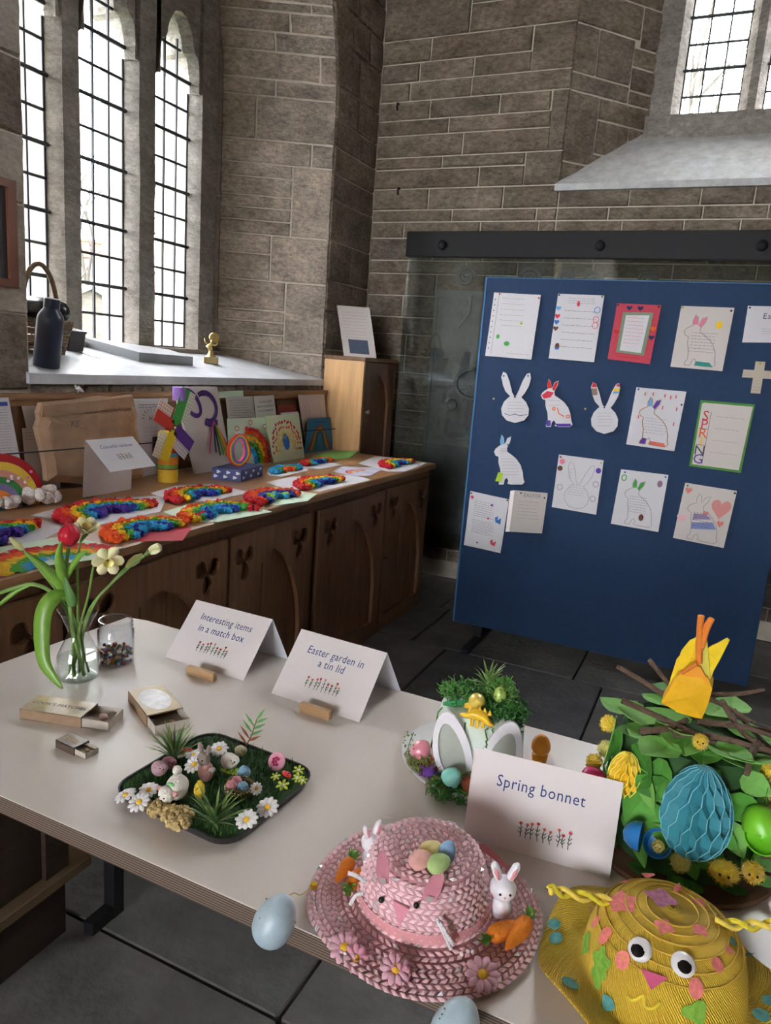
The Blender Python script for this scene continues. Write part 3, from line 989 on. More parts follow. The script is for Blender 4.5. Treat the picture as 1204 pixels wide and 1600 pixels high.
# ------------------------------------------------------------------ glazed screen and memorial on the back wall
mon = thing('stone_memorial', 'carved grey stone memorial with scrolls and shield behind glass', 'memorial', (-1.0, 4.925, 0))
MO = V((-1.0, 4.925, 0))
MST = mat('memorial_stone', (.27, .265, .26), .85, .35, 6, .6, 30)
qm = lambda x, y, Y=4.90: at(x, y, 1, Y) - MO
b = MB(); p = qm(664, 640); q = qm(670, 452)
b.box((p.x, -.012, .35), (1.05, .0, q.z)); b.obj('tablet', MST, mon)
b = MB(); x0 = qm(676, 500).x; zt_ = q.z - .05
b.box((x0, -.022, zt_), (.95, -.004, zt_ + .03)); b.box((x0, -.022, .75), (x0 + .025, -.004, zt_)); b.box((x0, -.022, .72), (.95, -.004, .75)); b.obj('moulding', MST, mon)
for (px, py, r) in ((728, 433, .065), (826, 436, .075), (880, 437, .06), (925, 440, .06), (1010, 440, .06)):
    c = qm(px, py); b = MB()
    pts = [c + V((cos(a) * r * (1 - a / 16), -.01, sin(a) * r * (1 - a / 16))) for a in [.35 * i for i in range(36)]]
    b.tube(pts, .014, 6); b.obj('scroll', MST, mon, smooth=True)
c = qm(720, 485); b = MB()
b.prism([c + V(p) for p in ((-.075, 0, .10), (.075, 0, .10), (.07, 0, -.02), (0, 0, -.12), (-.07, 0, -.02))], (0, -.014, 0)); b.obj('shield', MST, mon)
b = MB()
for (dx, dz) in ((-.03, .05), (.03, .05), (0, -.04)):
    b.ball(c + V((dx, -.013, dz)), (.022, .007, .025), 8, 6)
b.obj('charge', MST, mon, smooth=True)
c = qm(740, 600); b = MB(); b.tube([c + V((.13 * cos(a), -.01, .10 * sin(a))) for a in [pi / 2 + .2 * i for i in range(18)]], .014, 6)
c = qm(706, 632)
b.ball(c + V((0, 0, 0)), (.04, .02, .04), 10, 6); b.obj('lower_scroll', MST, mon, smooth=True)

gs = thing('glazed_screen', 'tall glass panel hung from a black metal bar against the back wall', 'screen', (-1.0, 4.86, 0))
GO = V((-1.0, 4.86, 0))
b = MB(); b.bbox((-1.165, -.03, 2.262), (2.3, .03, 2.425), .004); b.obj('bar', BLACK, gs)
for (px, py) in ((691, 383), (937, 384), (1190, 384)):
    c = at(px, py, 1, 4.83) - GO
    b = MB(); b.lathe([(.032, 0), (.032, .012), (.026, .022), (.012, .028), (0, .029)], 18, (c.x, -.03, c.z), (V((1, 0, 0)), V((0, 0, 1)), V((0, -1, 0)))); b.obj('bolt_head', BLACK, gs, smooth='auto')
b = MB(); b.box((-1.155, -.008, .25), (2.28, .004, 2.27)); b.obj('glass_panel', glass_mat('screen_glass', (.72, .76, .76), 1.5), gs)
b = MB(); b.box((-1.165, -.02, 0), (-1.05, .02, .25)); b.box((2.0, -.02, 0), (2.2, .02, .25)); b.obj('foot', BLACK, gs)

# ------------------------------------------------------------------ blue display board with children's work
BY = 3.85
p1, p2, p3 = at(762, 434, 1, BY), at(706, 968, 1, BY), at(1167, 1075, 1, BY)
bx0, bx1, bz0, bz1 = (p1.x + p2.x) / 2, p3.x, (p2.z + p3.z) / 2, p1.z
BLUEF = mat('blue_felt', (0.0045, 0.030, 0.092), 0.62, 0.12, 40, 0.15, 300, spec=0.3, sheen=.1)
bd = thing('display_board', 'tall royal blue felt display board on low feet by the back wall', 'board', ((bx0 + bx1) / 2, BY, 0))
hw = (bx1 - bx0) / 2
b = MB(); b.bbox((-hw, 0, bz0), (hw, .028, bz1), .004); b.obj('panel', BLUEF, bd)
b = MB()
b.box((-hw - .004, -.002, bz0), (-hw + .004, .03, bz1 + .004)); b.box((-hw, -.002, bz1), (hw, .03, bz1 + .004)); b.obj('edging', mat('blue_edge', (.035, .16, .36), .45), bd)
for sx in (-.62, .62):
    b = MB(); b.box((sx * hw * 1.3 - .02, -.22, 0), (sx * hw * 1.3 + .02, .30, .03)); b.box((sx * hw * 1.3 - .02, .004, .03), (sx * hw * 1.3 + .02, .026, bz0)); b.obj('foot', BLACK, bd)
PB = (0, BY - .003, 0); NB = (0, -1, 0)
PR = mat('pin_red', (.5, .03, .02), .4); PBk = mat('pin_black', (.02, .02, .03), .4); PG = mat('pin_green', (.04, .25, .10), .4); PY = mat('pin_yellow', (.6, .42, .04), .4)
def bsheet(px, label, m=PAPER, cat='paper', wob=.0022, sd=1, group=None, pins=((.03, .03, PBk), (.95, .03, PBk)), name='pinned_sheet'):
    s = Sheet(quad(px, PB, NB), .0012, wob, sd); s.n = V((0, -1, 0))
    c = [V((p.x, p.y - .004, p.z)) for p in s.c]; s.c = c
    s.build(name, m); tag(s.o, label, cat, group)
    for a, t, pm in pins:
        s.pin(a, t, pm)
    return s
s = bsheet([(772, 457), (845, 461), (830, 562), (758, 556)], 'white punched sheet with ruled lines and two green blobs', sd=3, pins=((.13, .02, PR), (.97, .05, PR)))
s.ink([[(.0 + .12 * 1, .02), (.12, .98)]], .002, PENCIL, 'margin'); b = MB()
s.ink([[(.05, .1 + .085 * i), (.05, .115 + .085 * i)] for i in range(10)], .006, INK, 'punched_holes')
s.rows(.2, .72, .08, .42, 5, seed=4); s.rows(.25, .7, .5, .5, 1, seed=5); s.rows(.45, .95, .93, .93, 1, seed=6)
s.fill(circ(.22, .68, .035, .035), GRN); s.fill(circ(.43, .78, .06, .035), GRN); s.fill(circ(.68, .45, .025, .02), LIME)
s = bsheet([(872, 459), (944, 462), (928, 566), (857, 560)], 'white lined sheet bordered with little drawn hearts and eggs', sd=5, pins=((.03, .02, PBk), (.96, .02, PG)))
s.rows(.2, .92, .25, .8, 6, m=INK, seed=7, fillr=.95); s.rows(.25, .9, .06, .13, 3, seed=8)
for k, (mm, t) in enumerate(((LTB, .22), (ROSE, .34), (BLU, .43), (BRN, .53))):
    s.fill(heart(.06, t, .06, .045), mm, 'heart')
s.fill(circ(.15, .80, .05, .05), BRN); s.fill(circ(.15, .83, .05, .025), BLU); s.fill(circ(.48, .14, .035, .04), ROSE)
for k, (mm, t) in enumerate(((BLU, .22), (ROSE, .36), (ROSE, .45))):
    s.ink([closed(circ(.9, t, .06, .045))], .003, mm, 'bubble')
s = bsheet([(964, 474), (1033, 477), (1015, 569), (949, 561)], 'pink-red bordered poem sheet with a green inner frame', m=cm("red_border", "#c04458"), sd=2, wob=0)
s.fill([(.17, .15), (.86, .13), (.83, .87), (.17, .86)], cm('sage', '#7c9078'), 'inner_frame'); s.fill([(.25, .2), (.78, .18), (.75, .83), (.25, .82)], PAPER, 'inset', k=.0022)
s.rows(.3, .72, .24, .68, 8, m=ROSE, seed=9)
for q in s.o.children[-1:]:
    q.location = (0, -.002, 0)
for (a, t, mm) in ((.3, .07, NAVY), (.55, .07, NAVY), (.92, .4, ORG), (.92, .55, NAVY), (.1, .5, RED)):
    s.fill(heart(a, t, .07, .05), mm, 'heart')
s.rows(.2, .8, .93, .93, 1, m=RED, seed=13, w=.004)
s = bsheet([(1064, 478), (1147, 481), (1128, 580), (1047, 573)], 'white sheet with a drawn rabbit with pink ears', m=PAPER2, sd=7, pins=((.04, .03, PY), (.95, .05, PBk)))
rb = inbox(RAB, .14, .88, .13, .95)
s.ink([closed(rb)], .003, PENCIL, 'rabbit_outline'); s.fill(inbox(EAR1, .14, .88, .13, .95), PNK, 'ear'); s.fill(inbox(EAR2, .14, .88, .13, .95), PNK, 'ear')
s.rows(.3, .78, .42, .72, 7, m=INK, seed=15); s.fill(circ(.78, .28, .06, .06), YEL, 'egg'); s.fill(inbox([(.42, 0), (.9, 0), (.8, .08), (.45, .09)], .14, .88, .13, .95), TEAL)
s = bsheet([(1168, 478), (1250, 480), (1240, 536), (1159, 535)], 'white landscape card headed Easter beside the wooden cross', sd=4, pins=((.04, .05, PBk),))
s.text('Easter', .55, .28, .035, NAVY, space=1.1); s.rows(.35, .75, .62, .75, 3, m=PENCIL, seed=2)
def cutout(pts, x0, x1, y0, y1, label, m=PAPER, name='paper_rabbit', th=.0015):
    s = Sheet(quad([(x0, y0), (x1, y0), (x1, y1), (x0, y1)], PB, NB), th); s.n = V((0, -1, 0)); s.c = [V((p.x, p.y - .006, p.z)) for p in s.c]
    b = MB(); plate(b, pts, [], lambda a, z, d: s(a, 1 - z, d), .0015)
    s.o = tag(b.obj(name, m), label, 'cutout'); return s
s = cutout(HEAD, 778, 832, 581, 660, 'white paper rabbit head with writing, ears spread wide', PAPER)
s.rows(.3, .75, .6, .85, 5, seed=21); s.pin(.18, .08, mat('pin_blue', (.05, .08, .4), .4)); s.pin(.88, .08, MATS['pin_blue']); s.pin(.5, .49, PBk); s.ink([[(.2, .82), (.35, .86), (.5, .83), (.65, .87), (.85, .84)]], .003, NAVY, 'mouth')
s = cutout(RAB, 845, 897, 592, 667, 'paper rabbit coloured red at the head and purple at the feet', PAPER)
s.fill([(x, 1 - y) for x, y in EAR1], RED, 'ear'); s.fill([(x, 1 - y) for x, y in EAR2], RED, 'ear'); s.fill([(.03, .34), (.2, .25), (.4, .28), (.3, .38), (.1, .41)], ROSE); s.fill([(.42, .93), (.9, .93), (.92, .99), (.5, .99)], PUR); s.fill([(.17, .86), (.3, .86), (.3, .98), (.17, .98)], PUR)
s.rows(.25, .6, .45, .55, 2, seed=22); s.ink([[(.5, .6), (.55, .72), (.7, .78)], closed(circ(.4, .62, .04, .03)), closed(circ(.82, .78, .05, .03))], .005, ORG, 'orange_marks')
s = cutout(HEAD, 918, 971, 597, 677, 'white paper rabbit head with red-tipped crayoned ears', PAPER)
s.fill([(.12, .1), (.17, .0), (.25, .04), (.28, .1)], RED, 'ear_tip'); s.fill([(.11, .12), (.28, .12), (.3, .25), (.14, .26)], cm('taupe', '#8a7468')); s.fill([(.82, .06), (.93, .03), (.95, .1)], RED, 'ear_tip'); s.fill([(.78, .12), (.95, .12), (.94, .17), (.76, .18)], YEL); s.fill([(.76, .18), (.93, .18), (.9, .22), (.75, .23)], LTB)
s.rows(.3, .75, .6, .85, 5, seed=23); s.pin(.5, .49, PBk)
s = bsheet([(994, 605), (1072, 612), (1053, 705), (978, 694)], 'white sheet with a drawn rabbit with purple ears and red raindrops', sd=9, pins=((.05, .03, mat('pin_blue2', (.05, .08, .4), .4)), (.96, .22, PBk)))
rb = inbox(RAB, .15, .88, .14, .95); s.ink([closed(rb)], .0035, cm('ochre', '#a07040'), 'rabbit_outline')
s.fill(inbox(EAR1, .15, .88, .14, .95), LTB, 'ear'); s.fill(inbox(EAR2, .15, .88, .14, .95), PUR, 'ear'); s.fill(inbox([(.16, 0), (.34, 0), (.33, .12), (.2, .13)], .15, .88, .14, .95), PUR); s.fill(inbox([(.42, .0), (.9, 0), (.85, .07), (.45, .08)], .15, .88, .14, .95), cm('salmon', '#d86a5a'))
s.rows(.3, .78, .5, .75, 6, seed=25)
for a, t in ((.2, .1), (.36, .09), (.6, .1), (.72, .12), (.82, .1), (.15, .5), (.88, .55), (.6, .3), (.88, .3)):
    s.ink([[(a, t - .03), (a, t + .03)]], .005, ROSE, 'raindrop')
s = bsheet([(1094, 625), (1179, 632), (1157, 739), (1076, 728)], 'green-edged sheet with SPRING lettered down its side', m=cm('green_border', '#4f8a3c'), sd=6, wob=0, pins=((.05, .03, PG),))
s.fill([(.04, .035), (.97, .035), (.95, .965), (.05, .965)], PAPER2, 'inset', k=.0008)
for k, (ch, mm) in enumerate(zip('SPRING', (RED, ROSE, ORG, YEL, INK, PUR))):
    s.text(ch, .15, .23 + .13 * k, .066, mm, name='letter')
s.ink([[(.24, .16), (.24, .95)], [(.06, .42), (.24, .42)], [(.06, .66), (.24, .66)]], .002, BRN, 'ruled_box'); s.rows(.35, .9, .22, .75, 4, seed=27)
s = Sheet(quad([(1163, 564), (1208, 566), (1200, 616), (1155, 613)], PB, NB), .002); s.n = V((0, -1, 0)); s.c = [V((p.x, p.y - .005, p.z)) for p in s.c]
b = MB(); plate(b, [(x, 1 - y) for x, y in ((.38, 0), (.72, 0), (.72, .27), (1.12, .27), (1.12, .52), (.72, .52), (.72, 1.0), (.38, 1.0), (.38, .52), (0, .52), (0, .27), (.38, .27))], [], lambda a, z, d: s(a, 1 - z, d), .002)
s.o = tag(b.obj('paper_cross', mat('tan_card', (.50, .44, .36), .8)), 'pale card cross pinned to the blue board', 'cutout'); s.pin(.55, .06, PY); s.rows(.45, .68, .6, .9, 4, seed=33); s.rows(.05, .3, .38, .45, 2, seed=34)
s = cutout(RAB, 772, 822, 679, 757, 'white paper rabbit with one blue ear and green foot', PAPER)
s.fill([(x, 1 - y) for x, y in EAR1], LTB, 'ear'); s.fill([(.04, .93), (.14, .75), (.3, .76), (.24, .94)], LIME, 'green_patch'); s.rows(.2, .5, .28, .34, 3, m=INK, seed=40); s.rows(.25, .8, .48, .8, 6, seed=41); s.pin(.44, .2, PG)
s = bsheet([(735, 767), (795, 780), (782, 864), (725, 851)], 'white handwritten poem sheet with butterflies beside the folded card', sd=8, wob=.004, pins=((.04, .03, PBk), (.97, .02, PBk), (.35, .9, mat('pin_maroon', (.2, .02, .03), .4))))
s.rows(.15, .7, .15, .42, 8, m=INK, seed=44); s.rows(.15, .75, .5, .72, 8, m=INK, seed=45)
s.fill([(.72, .38), (.8, .34), (.8, .42), (.88, .36), (.88, .48), (.76, .46)], BLU, 'butterfly'); s.fill([(.68, .82), (.74, .78), (.76, .85), (.84, .8), (.82, .9), (.72, .88)], ROSE, 'butterfly'); s.fill(circ(.6, .17, .03, .02), PUR); s.fill(circ(.55, .42, .03, .02), ROSE); s.fill(circ(.07, .1, .04, .03), ROSE)
# folded card standing off the board
cc = quad([(808, 764), (856, 770), (847, 833), (800, 828)], PB, NB)
cc = [V((p.x, p.y - (.055 if i in (0, 3) else .01), p.z)) for i, p in enumerate(cc)]
s = Sheet(cc, .0012, .002, 3); s.build('folded_card', PAPER2); tag(s.o, 'folded card standing open on the blue board beside the poem', 'card')
s.text('EASTER', .55, .1, .028, PENCIL); s.rows(.15, .85, .25, .65, 6, seed=47); s.pin(.2, .05, PBk); s.pin(.92, .12, PBk)
fl = Sheet([cc[0] + V((-.035, .05, -.015)), cc[0], cc[3], cc[3] + V((-.035, .05, -.015))], .0012); fl.n = V((-.8, -.6, 0)).normalized(); fl.build('flap', PAPER2, s.o)
s = bsheet([(873, 710), (943, 719), (931, 804), (862, 792)], 'white sheet with a pencil rabbit head and stuck-on circles', sd=10, pins=((.05, .04, PR), (.95, .05, PY)))
s.ink([closed(inbox(HEAD, .18, .86, .1, .95))], .002, PENCIL, 'head_outline'); s.rows(.32, .72, .52, .7, 5, seed=50); s.rows(.25, .36, .25, .4, 4, m=INK, seed=51)
for a, t, mm in ((.1, .12, PNK), (.07, .25, BRN), (.92, .2, PUR), (.12, .6, PENCIL), (.9, .45, PENCIL), (.88, .72, PENCIL)):
    (s.fill if mm is not PENCIL else (lambda p, m_: s.ink([closed(p)], .003, m_)))(circ(a, t, .06, .05), mm)
s = bsheet([(970, 733), (1044, 742), (1028, 831), (954, 818)], 'white sheet with a drawn rabbit with green ears', sd=11, pins=((.1, .04, MATS['pin_blue']), (.95, .04, MATS['pin_blue'])))
rb = inbox(RAB, .17, .88, .13, .95); s.ink([closed(rb)], .0025, PENCIL, 'rabbit_outline'); s.fill(inbox(EAR1, .17, .88, .13, .95), GRN, 'ear'); s.fill(inbox(EAR2, .17, .88, .13, .95), GRN, 'ear')
s.rows(.3, .7, .45, .72, 7, m=INK, seed=55); s.fill(circ(.6, .8, .05, .06), BRN, 'egg'); s.fill(circ(.86, .17, .055, .06), cm('mauve', '#8a6a80'), 'egg'); s.ink([closed(circ(.1, .14, .05, .05))], .005, GRN, 'egg')
s = bsheet([(1070, 754), (1151, 767), (1130, 856), (1051, 840)], 'white sheet with a blue-striped rabbit among pink hearts', m=PAPER2, sd=12, pins=((.06, .04, PG), (.97, .04, PBk)))
rb = inbox(RAB, .15, .88, .14, .96); s.ink([closed(rb)], .0025, PENCIL, 'rabbit_outline')
s.fill(heart(.78, .34, .20, .2), cm('soft_red', '#d08c88'), 'heart'); s.fill(heart(.1, .12, .07, .07), cm('soft_red2', '#d88078'), 'heart'); s.fill(heart(.52, .47, .06, .06), MATS['crayon_soft_red2'], 'heart'); s.fill(heart(.83, .6, .07, .07), MATS['crayon_soft_red2'], 'heart'); s.fill(heart(.08, .62, .1, .1), cm('soft_pink', '#dcb0b8'), 'heart')
s.fill(inbox([(.2, .36), (.74, .44), (.86, .3), (.2, .22)], .15, .88, .14, .96), cm('soft_blue', '#7884b8')); s.fill(inbox([(.2, .56), (.5, .58), (.68, .5), (.2, .42)], .15, .88, .14, .96), cm('soft_violet', '#8c7ca4')); s.rows(.28, .7, .48, .7, 6, m=INK, seed=57)
# stray drawing pins left in the board
for (px, py, lb) in ((771, 623, 'loose brass drawing pin beside the spread-eared paper rabbit head'), (914, 639, 'loose brass drawing pin between two paper rabbits')):
    c = at(px, py, 1, BY - .004); b = MB(); b.lathe([(.006, 0), (.0055, .003), (0, .0045)], 10, c, (V((1, 0, 0)), V((0, 0, 1)), V((0, -1, 0))))
    tag(b.obj('drawing_pin', mat('brass_pin', (.45, .33, .14), .35, metal=.6)), lb, 'pin')
# iron hooks in the back wall
for (px, py, lb) in ((623, 163, 'upper small black iron hook in the back wall near the corner'), (624, 295, 'lower small black iron hook in the back wall near the corner')):
    c = at(px, py, 1, YB - .015); b = MB(); b.tube([c, c + V((0, -.02, 0)), c + V((0, -.03, -.02)), c + V((0, -.02, -.045))], .007, 6); tag(b.obj('iron_hook', BLACK), lb, 'hook')
c = at(122, 611, 0, -2.44); t = thing('white_bird', 'tiny white bird ornament on the upstand rail above the parcel', 'ornament', (c.x, c.y, WT + .3925))
b = MB(); b.tube([(0, -.012, .02), (0, 0, .022), (0, .014, .012), (0, .028, .006)], [.004, .009, .008, .002], 8); b.obj('body', PAPER, t, smooth=True)
b = MB(); b.ball((0, -.016, .030), .006, 8, 6); b.obj('head', PAPER, t, smooth=True)
b = MB(); b.tube([(0, 0, 0), (0, 0, .018)], .002, 5); b.obj('perch', PAPER, t)
# ================================================================== on the window sill
def sill_pt(x, y):
    # the sill slopes up towards the glass
    n = V((0.127, 0, 0.66)).normalized()      # from (-2.475, 1.393) to (-3.16, 1.525)
    return atp(x, y, (-2.475, 3.2, 1.393), n)
c = sill_pt(72, 574); K = (c - CAM).dot(CF) / F_PX      # metres per pixel there
bt = thing('water_bottle', 'dark navy metal water bottle standing on the window sill', 'bottle', c, rot=(0, RAD(9), 0))
NAVM = mat('navy_enamel', (.022, .030, .062), .35, spec=.5)
b = MB(); r = 19.5 * K
b.lathe([(r * .9, 0), (r, .006), (r * 1.0, 74 * K), (r * .93, 80 * K), (r * .58, 90 * K), (r * .56, 92 * K)], 28); b.obj('body', NAVM, bt, smooth='auto')
b = MB(); b.lathe([(r * .60, 92 * K), (r * .60, 104 * K), (r * .56, 105.5 * K), (0, 105.6 * K)], 24); b.obj('cap', NAVM, bt, smooth='auto')
# basket with a hooped handle
c = sill_pt(62, 552); c.x -= .02
bk = thing('wicker_basket', 'brown wicker basket with hoop handle beside the water bottle', 'basket', c)
WICK = mat('wicker', (.20, .135, .075), .8, .35, 60, .6, 120)
b = MB()
for k in range(9):
    z = .01 + .016 * k; rr = .105 + .035 * k / 8
    b.tube([(rr * 1.15 * cos(a), rr * sin(a), z + .003 * sin(a * 9 + k * pi)) for a in [2 * pi * i / 28 for i in range(29)]], .0085, 6, cap=False)
b.lathe([(0, .0), (.1, .0), (.1, .01), (0, .01)], 20); b.obj('woven_body', WICK, bk, smooth=True)
for i in range(16):
    a = 2 * pi * i / 16
    b = MB(); b.tube([(.122 * cos(a), .106 * sin(a), 0), (.165 * cos(a), .143 * sin(a), .15)], .005, 5); b.obj('stake', WICK, bk)
b = MB(); b.tube([(.018 - .21 * .124 * cos(a), .010 + .976 * .124 * cos(a), .135 + .255 * sin(a)) for a in [pi * i / 18 for i in range(19)]], .011, 8); b.obj('handle', WICK, bk, smooth=True)
bagc = c + V((.0, .02, .145))
b = MB(); b.ball((0, -.02, .045), (.128, .094, .058), 16, 10, .07); b.ball((.086, .02, .045), (.056, .058, .050), 12, 8, .06)
tag(b.obj('black_bag', mat('black_plastic', (.015, .015, .018), .25, spec=.6), None, smooth=True, loc=bagc), 'crumpled shiny black bag in the wicker basket', 'bag')
# small dark box with lid and strap
c = sill_pt(118, 549)
t = thing('document_box', 'small dark brown box beside the basket on the sill', 'box', c, rot=(0, RAD(10.9), RAD(10)))
DBR = mat('dark_leather', (.055, .045, .045), .5, .2, 30)
b = MB(); b.bbox((-.12, -.055, 0), (.0, .06, .09), .004); b.obj('body', DBR, t)
b = MB(); b.bbox((-.122, -.057, .088), (.004, .062, .10), .003); b.obj('lid', DBR, t)
p = [sill_pt(x, y) + V((0, 0, .004)) for x, y in ((108, 549), (125, 551), (140, 557), (157, 561))]
b = MB(); b.strip(p, [.018] * 4, (0, .6, 0), th=.003); tag(b.obj('leather_strap', DBR), 'short dark strap lying on the window sill', 'strap')
# flat grey panel resting on the sill
pts = [sill_pt(x, y) for x, y in ((133, 545), (216, 563), (300, 568), (302, 556))]
up = V((0, 0, .042))
b = MB(); q = [sill_pt(217, 566), sill_pt(301, 572), sill_pt(301, 572) + V((-.17, .0, .03)), sill_pt(217, 566) + V((-.34, -.08, .06))]
b.prism([p + V((0, 0, 0.002)) for p in q], (0, 0, 1), 0, .048)
tag(b.obj('grey_panel', mat('grey_board', (.30, .31, .32), .7, .1, 8)), 'flat grey board lying on the window sill below the mullion', 'board')
# gold trophy
c = sill_pt(329, 568); K2 = (c - CAM).dot(CF) / F_PX
t = thing('gold_trophy', 'small gold figure trophy on a square plinth on the sill', 'trophy', c, RAD(-50))
GOLD = mat('gold_plastic', (.58, .43, .17), .3, metal=.75)
s_ = 11 * K2
b = MB(); b.bbox((-s_, -s_, 0), (s_, s_, 10 * K2), .003); b.obj('plinth', mat('gold_plinth', (.48, .38, .18), .45, .15, 40, metal=.4), t)
b = MB(); b.lathe([(s_ * .8, 0), (s_ * .5, 3 * K2), (s_ * .3, 8 * K2), (s_ * .35, 10 * K2), (0, 11 * K2)], 14, (0, 0, 10 * K2)); b.obj('stem', GOLD, t, smooth='auto')
b = MB(); b.tube([(0, 0, 20 * K2), (0, -.3 * s_, 26 * K2), (0, .1 * s_, 31 * K2)], [s_ * .3, s_ * .42, s_ * .2], 8)
b.ball((0, .15 * s_, 34 * K2), s_ * .26, 10, 8); b.tube([(0, -.2 * s_, 28 * K2), (0, -.8 * s_, 32 * K2), (0, -.9 * s_, 38 * K2)], [s_ * .16, s_ * .13, s_ * .1], 6)
b.tube([(0, .1 * s_, 29 * K2), (0, .7 * s_, 28 * K2), (0, .9 * s_, 33 * K2)], [s_ * .16, s_ * .13, s_ * .1], 6); b.obj('figure', GOLD, t, smooth=True)
b = MB(); b.lathe([(s_ * .62, -.004), (s_ * .72, 0), (s_ * .62, .004)], 18, (0, .4 * s_, 40 * K2), (V((0, 1, 0)), V((0, 0, 1)), V((1, 0, 0)))); b.obj('wreath_disc', GOLD, t, smooth='auto')
# iron window stays on the splay
for (px, py, ln) in ((330, 33, .07), (316, 490, .14)):
    c = atp(px, py, (XF, YF, 0), n1) + n1 * .006
    b = MB(); b.tube([c, c + V((0, 0, -ln))], .008, 6); b.tube([c + V((0, 0, -ln * .4)), c + V((0, 0, -ln * .4)) + n1 * .05], .007, 6)
    tag(b.obj('iron_hook', BLACK), 'rusty iron hook set high in the splayed window reveal' if py < 100 else 'thin iron stay at the foot of the window jamb', 'hook')
# framed dark board hung on the left pier
p = at(18, 283, 0, XW + .012); q = at(18, 450, 0, XW + .012)
t = thing('notice_board', 'dark notice board in a red-brown wooden frame on the left pier', 'frame', (XW + .012, p.y - .3, q.z))
h = p.z - q.z; w = .3
b = MB(); b.box((.0, -.28, .02), (.010, w - .02, h - .02)); b.obj('board', mat('dark_board', (.05, .045, .05), .6), t)
FR = mat('mahogany', (.16, .06, .035), .4, .2, 8)
for lo, hi in (((0, w - .035, 0), (.024, w, h)), ((0, -.28, 0), (.024, w - .035, .03)), ((0, -.28, h - .03), (.024, w - .035, h))):
    b = MB(); b.box(lo, hi); b.obj('frame_member', FR, t)

# ================================================================== papers leaning along the upstand
LP, LN = (-2.405, 0, WT), (1, 0, .055)
def lean(px, label, m, cat='paper', dx=0.0, name='leaflet', th=.0015, group=None, wob=0.0, sd=1, ln=LN, stand=True):
    """a sheet leaning on the upstand; its foot reaches the worktop"""
    c4 = quad(px, (LP[0] + dx, 0, WT), ln)
    for i in range(4):
        if c4[i].z < WT + .002:
            c4[i].z = WT + .002
    s = Sheet(c4, th, wob, sd)
    ext = Sheet(c4, th, wob, sd)
    if stand:
        for top_, bot_ in ((0, 3), (1, 2)):
            d = c4[bot_] - c4[top_]; ext.c[bot_] = c4[top_] + d * ((WT + .0005 - c4[top_].z) / d.z)
    ext.n = s.n; s.o = ext.build(name, m); tag(s.o, label, cat, group); return s
s = lean([(-40, 623), (12.7, 621), (30, 712), (-40, 716)], 'printed notice with a blue heading bar against the upstand', PAPER, name='notice')
s.fill([(.2, .07), (.93, .07), (.93, .14), (.2, .14)], cm('head_blue', '#3c4f96'), 'heading'); s.rows(.3, .92, .2, .9, 16, seed=61)
s = lean([(32, 627), (66, 625), (76, 672), (42, 672)], 'plain white leaflet half hidden by the brown parcel', PAPER2, name='leaflet', dx=-.044, ln=(1, 0, 0))
s = lean([(34, 669), (64, 669), (70, 735), (40, 738)], 'short white leaflet below the plain one by the parcel', PAPER2, dx=-.038, ln=(1, 0, 0)); s.rows(.1, .8, .1, .25, 3, seed=62)
# brown paper parcel
KR = mat('kraft_paper', (.36, .235, .15), .75, .2, 9, .8, 22, spec=.25)
ol = [(66, 630), (61, 645), (63, 655), (58, 668), (66, 700), (71, 722), (74, 752), (140, 757), (226, 749), (219, 690), (213, 668), (214, 650), (207, 617), (180, 621), (160, 619), (120, 625)]
pc_ = thing('paper_parcel', 'crumpled brown paper parcel with handwriting leaning on the upstand', 'parcel', (-2.33, 0, WT))
b = MB(); o3 = quad(ol, (-2.403, 0, WT), (1, 0, 0)); cen = sum(o3, V()) / len(o3)
mid = [cen + (p - cen) * .86 + V((.018 + random.uniform(-.004, .006), 0, 0)) for p in o3]; inn = [cen + (p - cen) * .45 + V((.021 + random.uniform(-.004, .006), 0, 0)) for p in o3]
k = len(o3)
vs = o3 + mid + inn + [cen + V((.025, 0, 0))] + [p - V((.026, 0, 0)) for p in o3]
fs = []
for i in range(k):
    j = (i + 1) % k
    fs += [(i, j, k + j, k + i), (k + i, k + j, 2 * k + j, 2 * k + i), (2 * k + i, 2 * k + j, 3 * k), (3 * k + 1 + j, 3 * k + 1 + i, i, j)]
fs.append(tuple(range(3 * k + 1, 4 * k + 1)))
off = V((-2.33, 0, WT))
b.add([V((p.x, p.y, max(p.z, WT + .0005))) - off for p in vs], fs); body = b.obj('wrapping', KR, pc_)
s = Sheet([p - off for p in quad([(70, 632), (204, 622), (212, 690), (70, 700)], (-2.3745, 0, WT), (1, 0, 0))], .001); s.n = V((1, 0, 0)); s.o = pc_
s.text('F/S', .30, .5, .034, INK, shear=.3, name='handwriting'); s.rows(.68, .95, .2, .28, 2, m=INK, seed=63); s.rows(.4, .7, .42, .42, 1, m=KR, seed=64)
b = MB(); f3 = [p - off for p in quad([(66, 634), (207, 620), (209, 636), (64, 652)], (-2.3775, 0, WT), (1, 0, 0))]
b.prism(f3, (1, 0, 0), 0, .003); b.obj('folded_flap', KR, pc_)
s = lean([(206, 623), (262, 622), (252, 748), (218, 748)], 'white A4 poster with a round H logo behind the windmill', PAPER, dx=-.036, name='poster', ln=(1, 0, 0))
s.rows(.15, .85, .08, .11, 2, m=INK, w=.003, seed=65); s.text('H', .5, .26, .035, INK); s.ink([[(.5 + .2 * cos(a), .25 + .09 * sin(a)), (.5 + .28 * cos(a), .25 + .125 * sin(a))] for a in [pi + pi * i / 8 for i in range(9)]], .003, INK, 'sun_rays')
s.rows(.25, .75, .38, .48, 3, seed=66); s.fill([(.55, .5), (.95, .5), (.95, .72), (.55, .72)], cm('photo_dark', '#3a3034'), 'photograph')
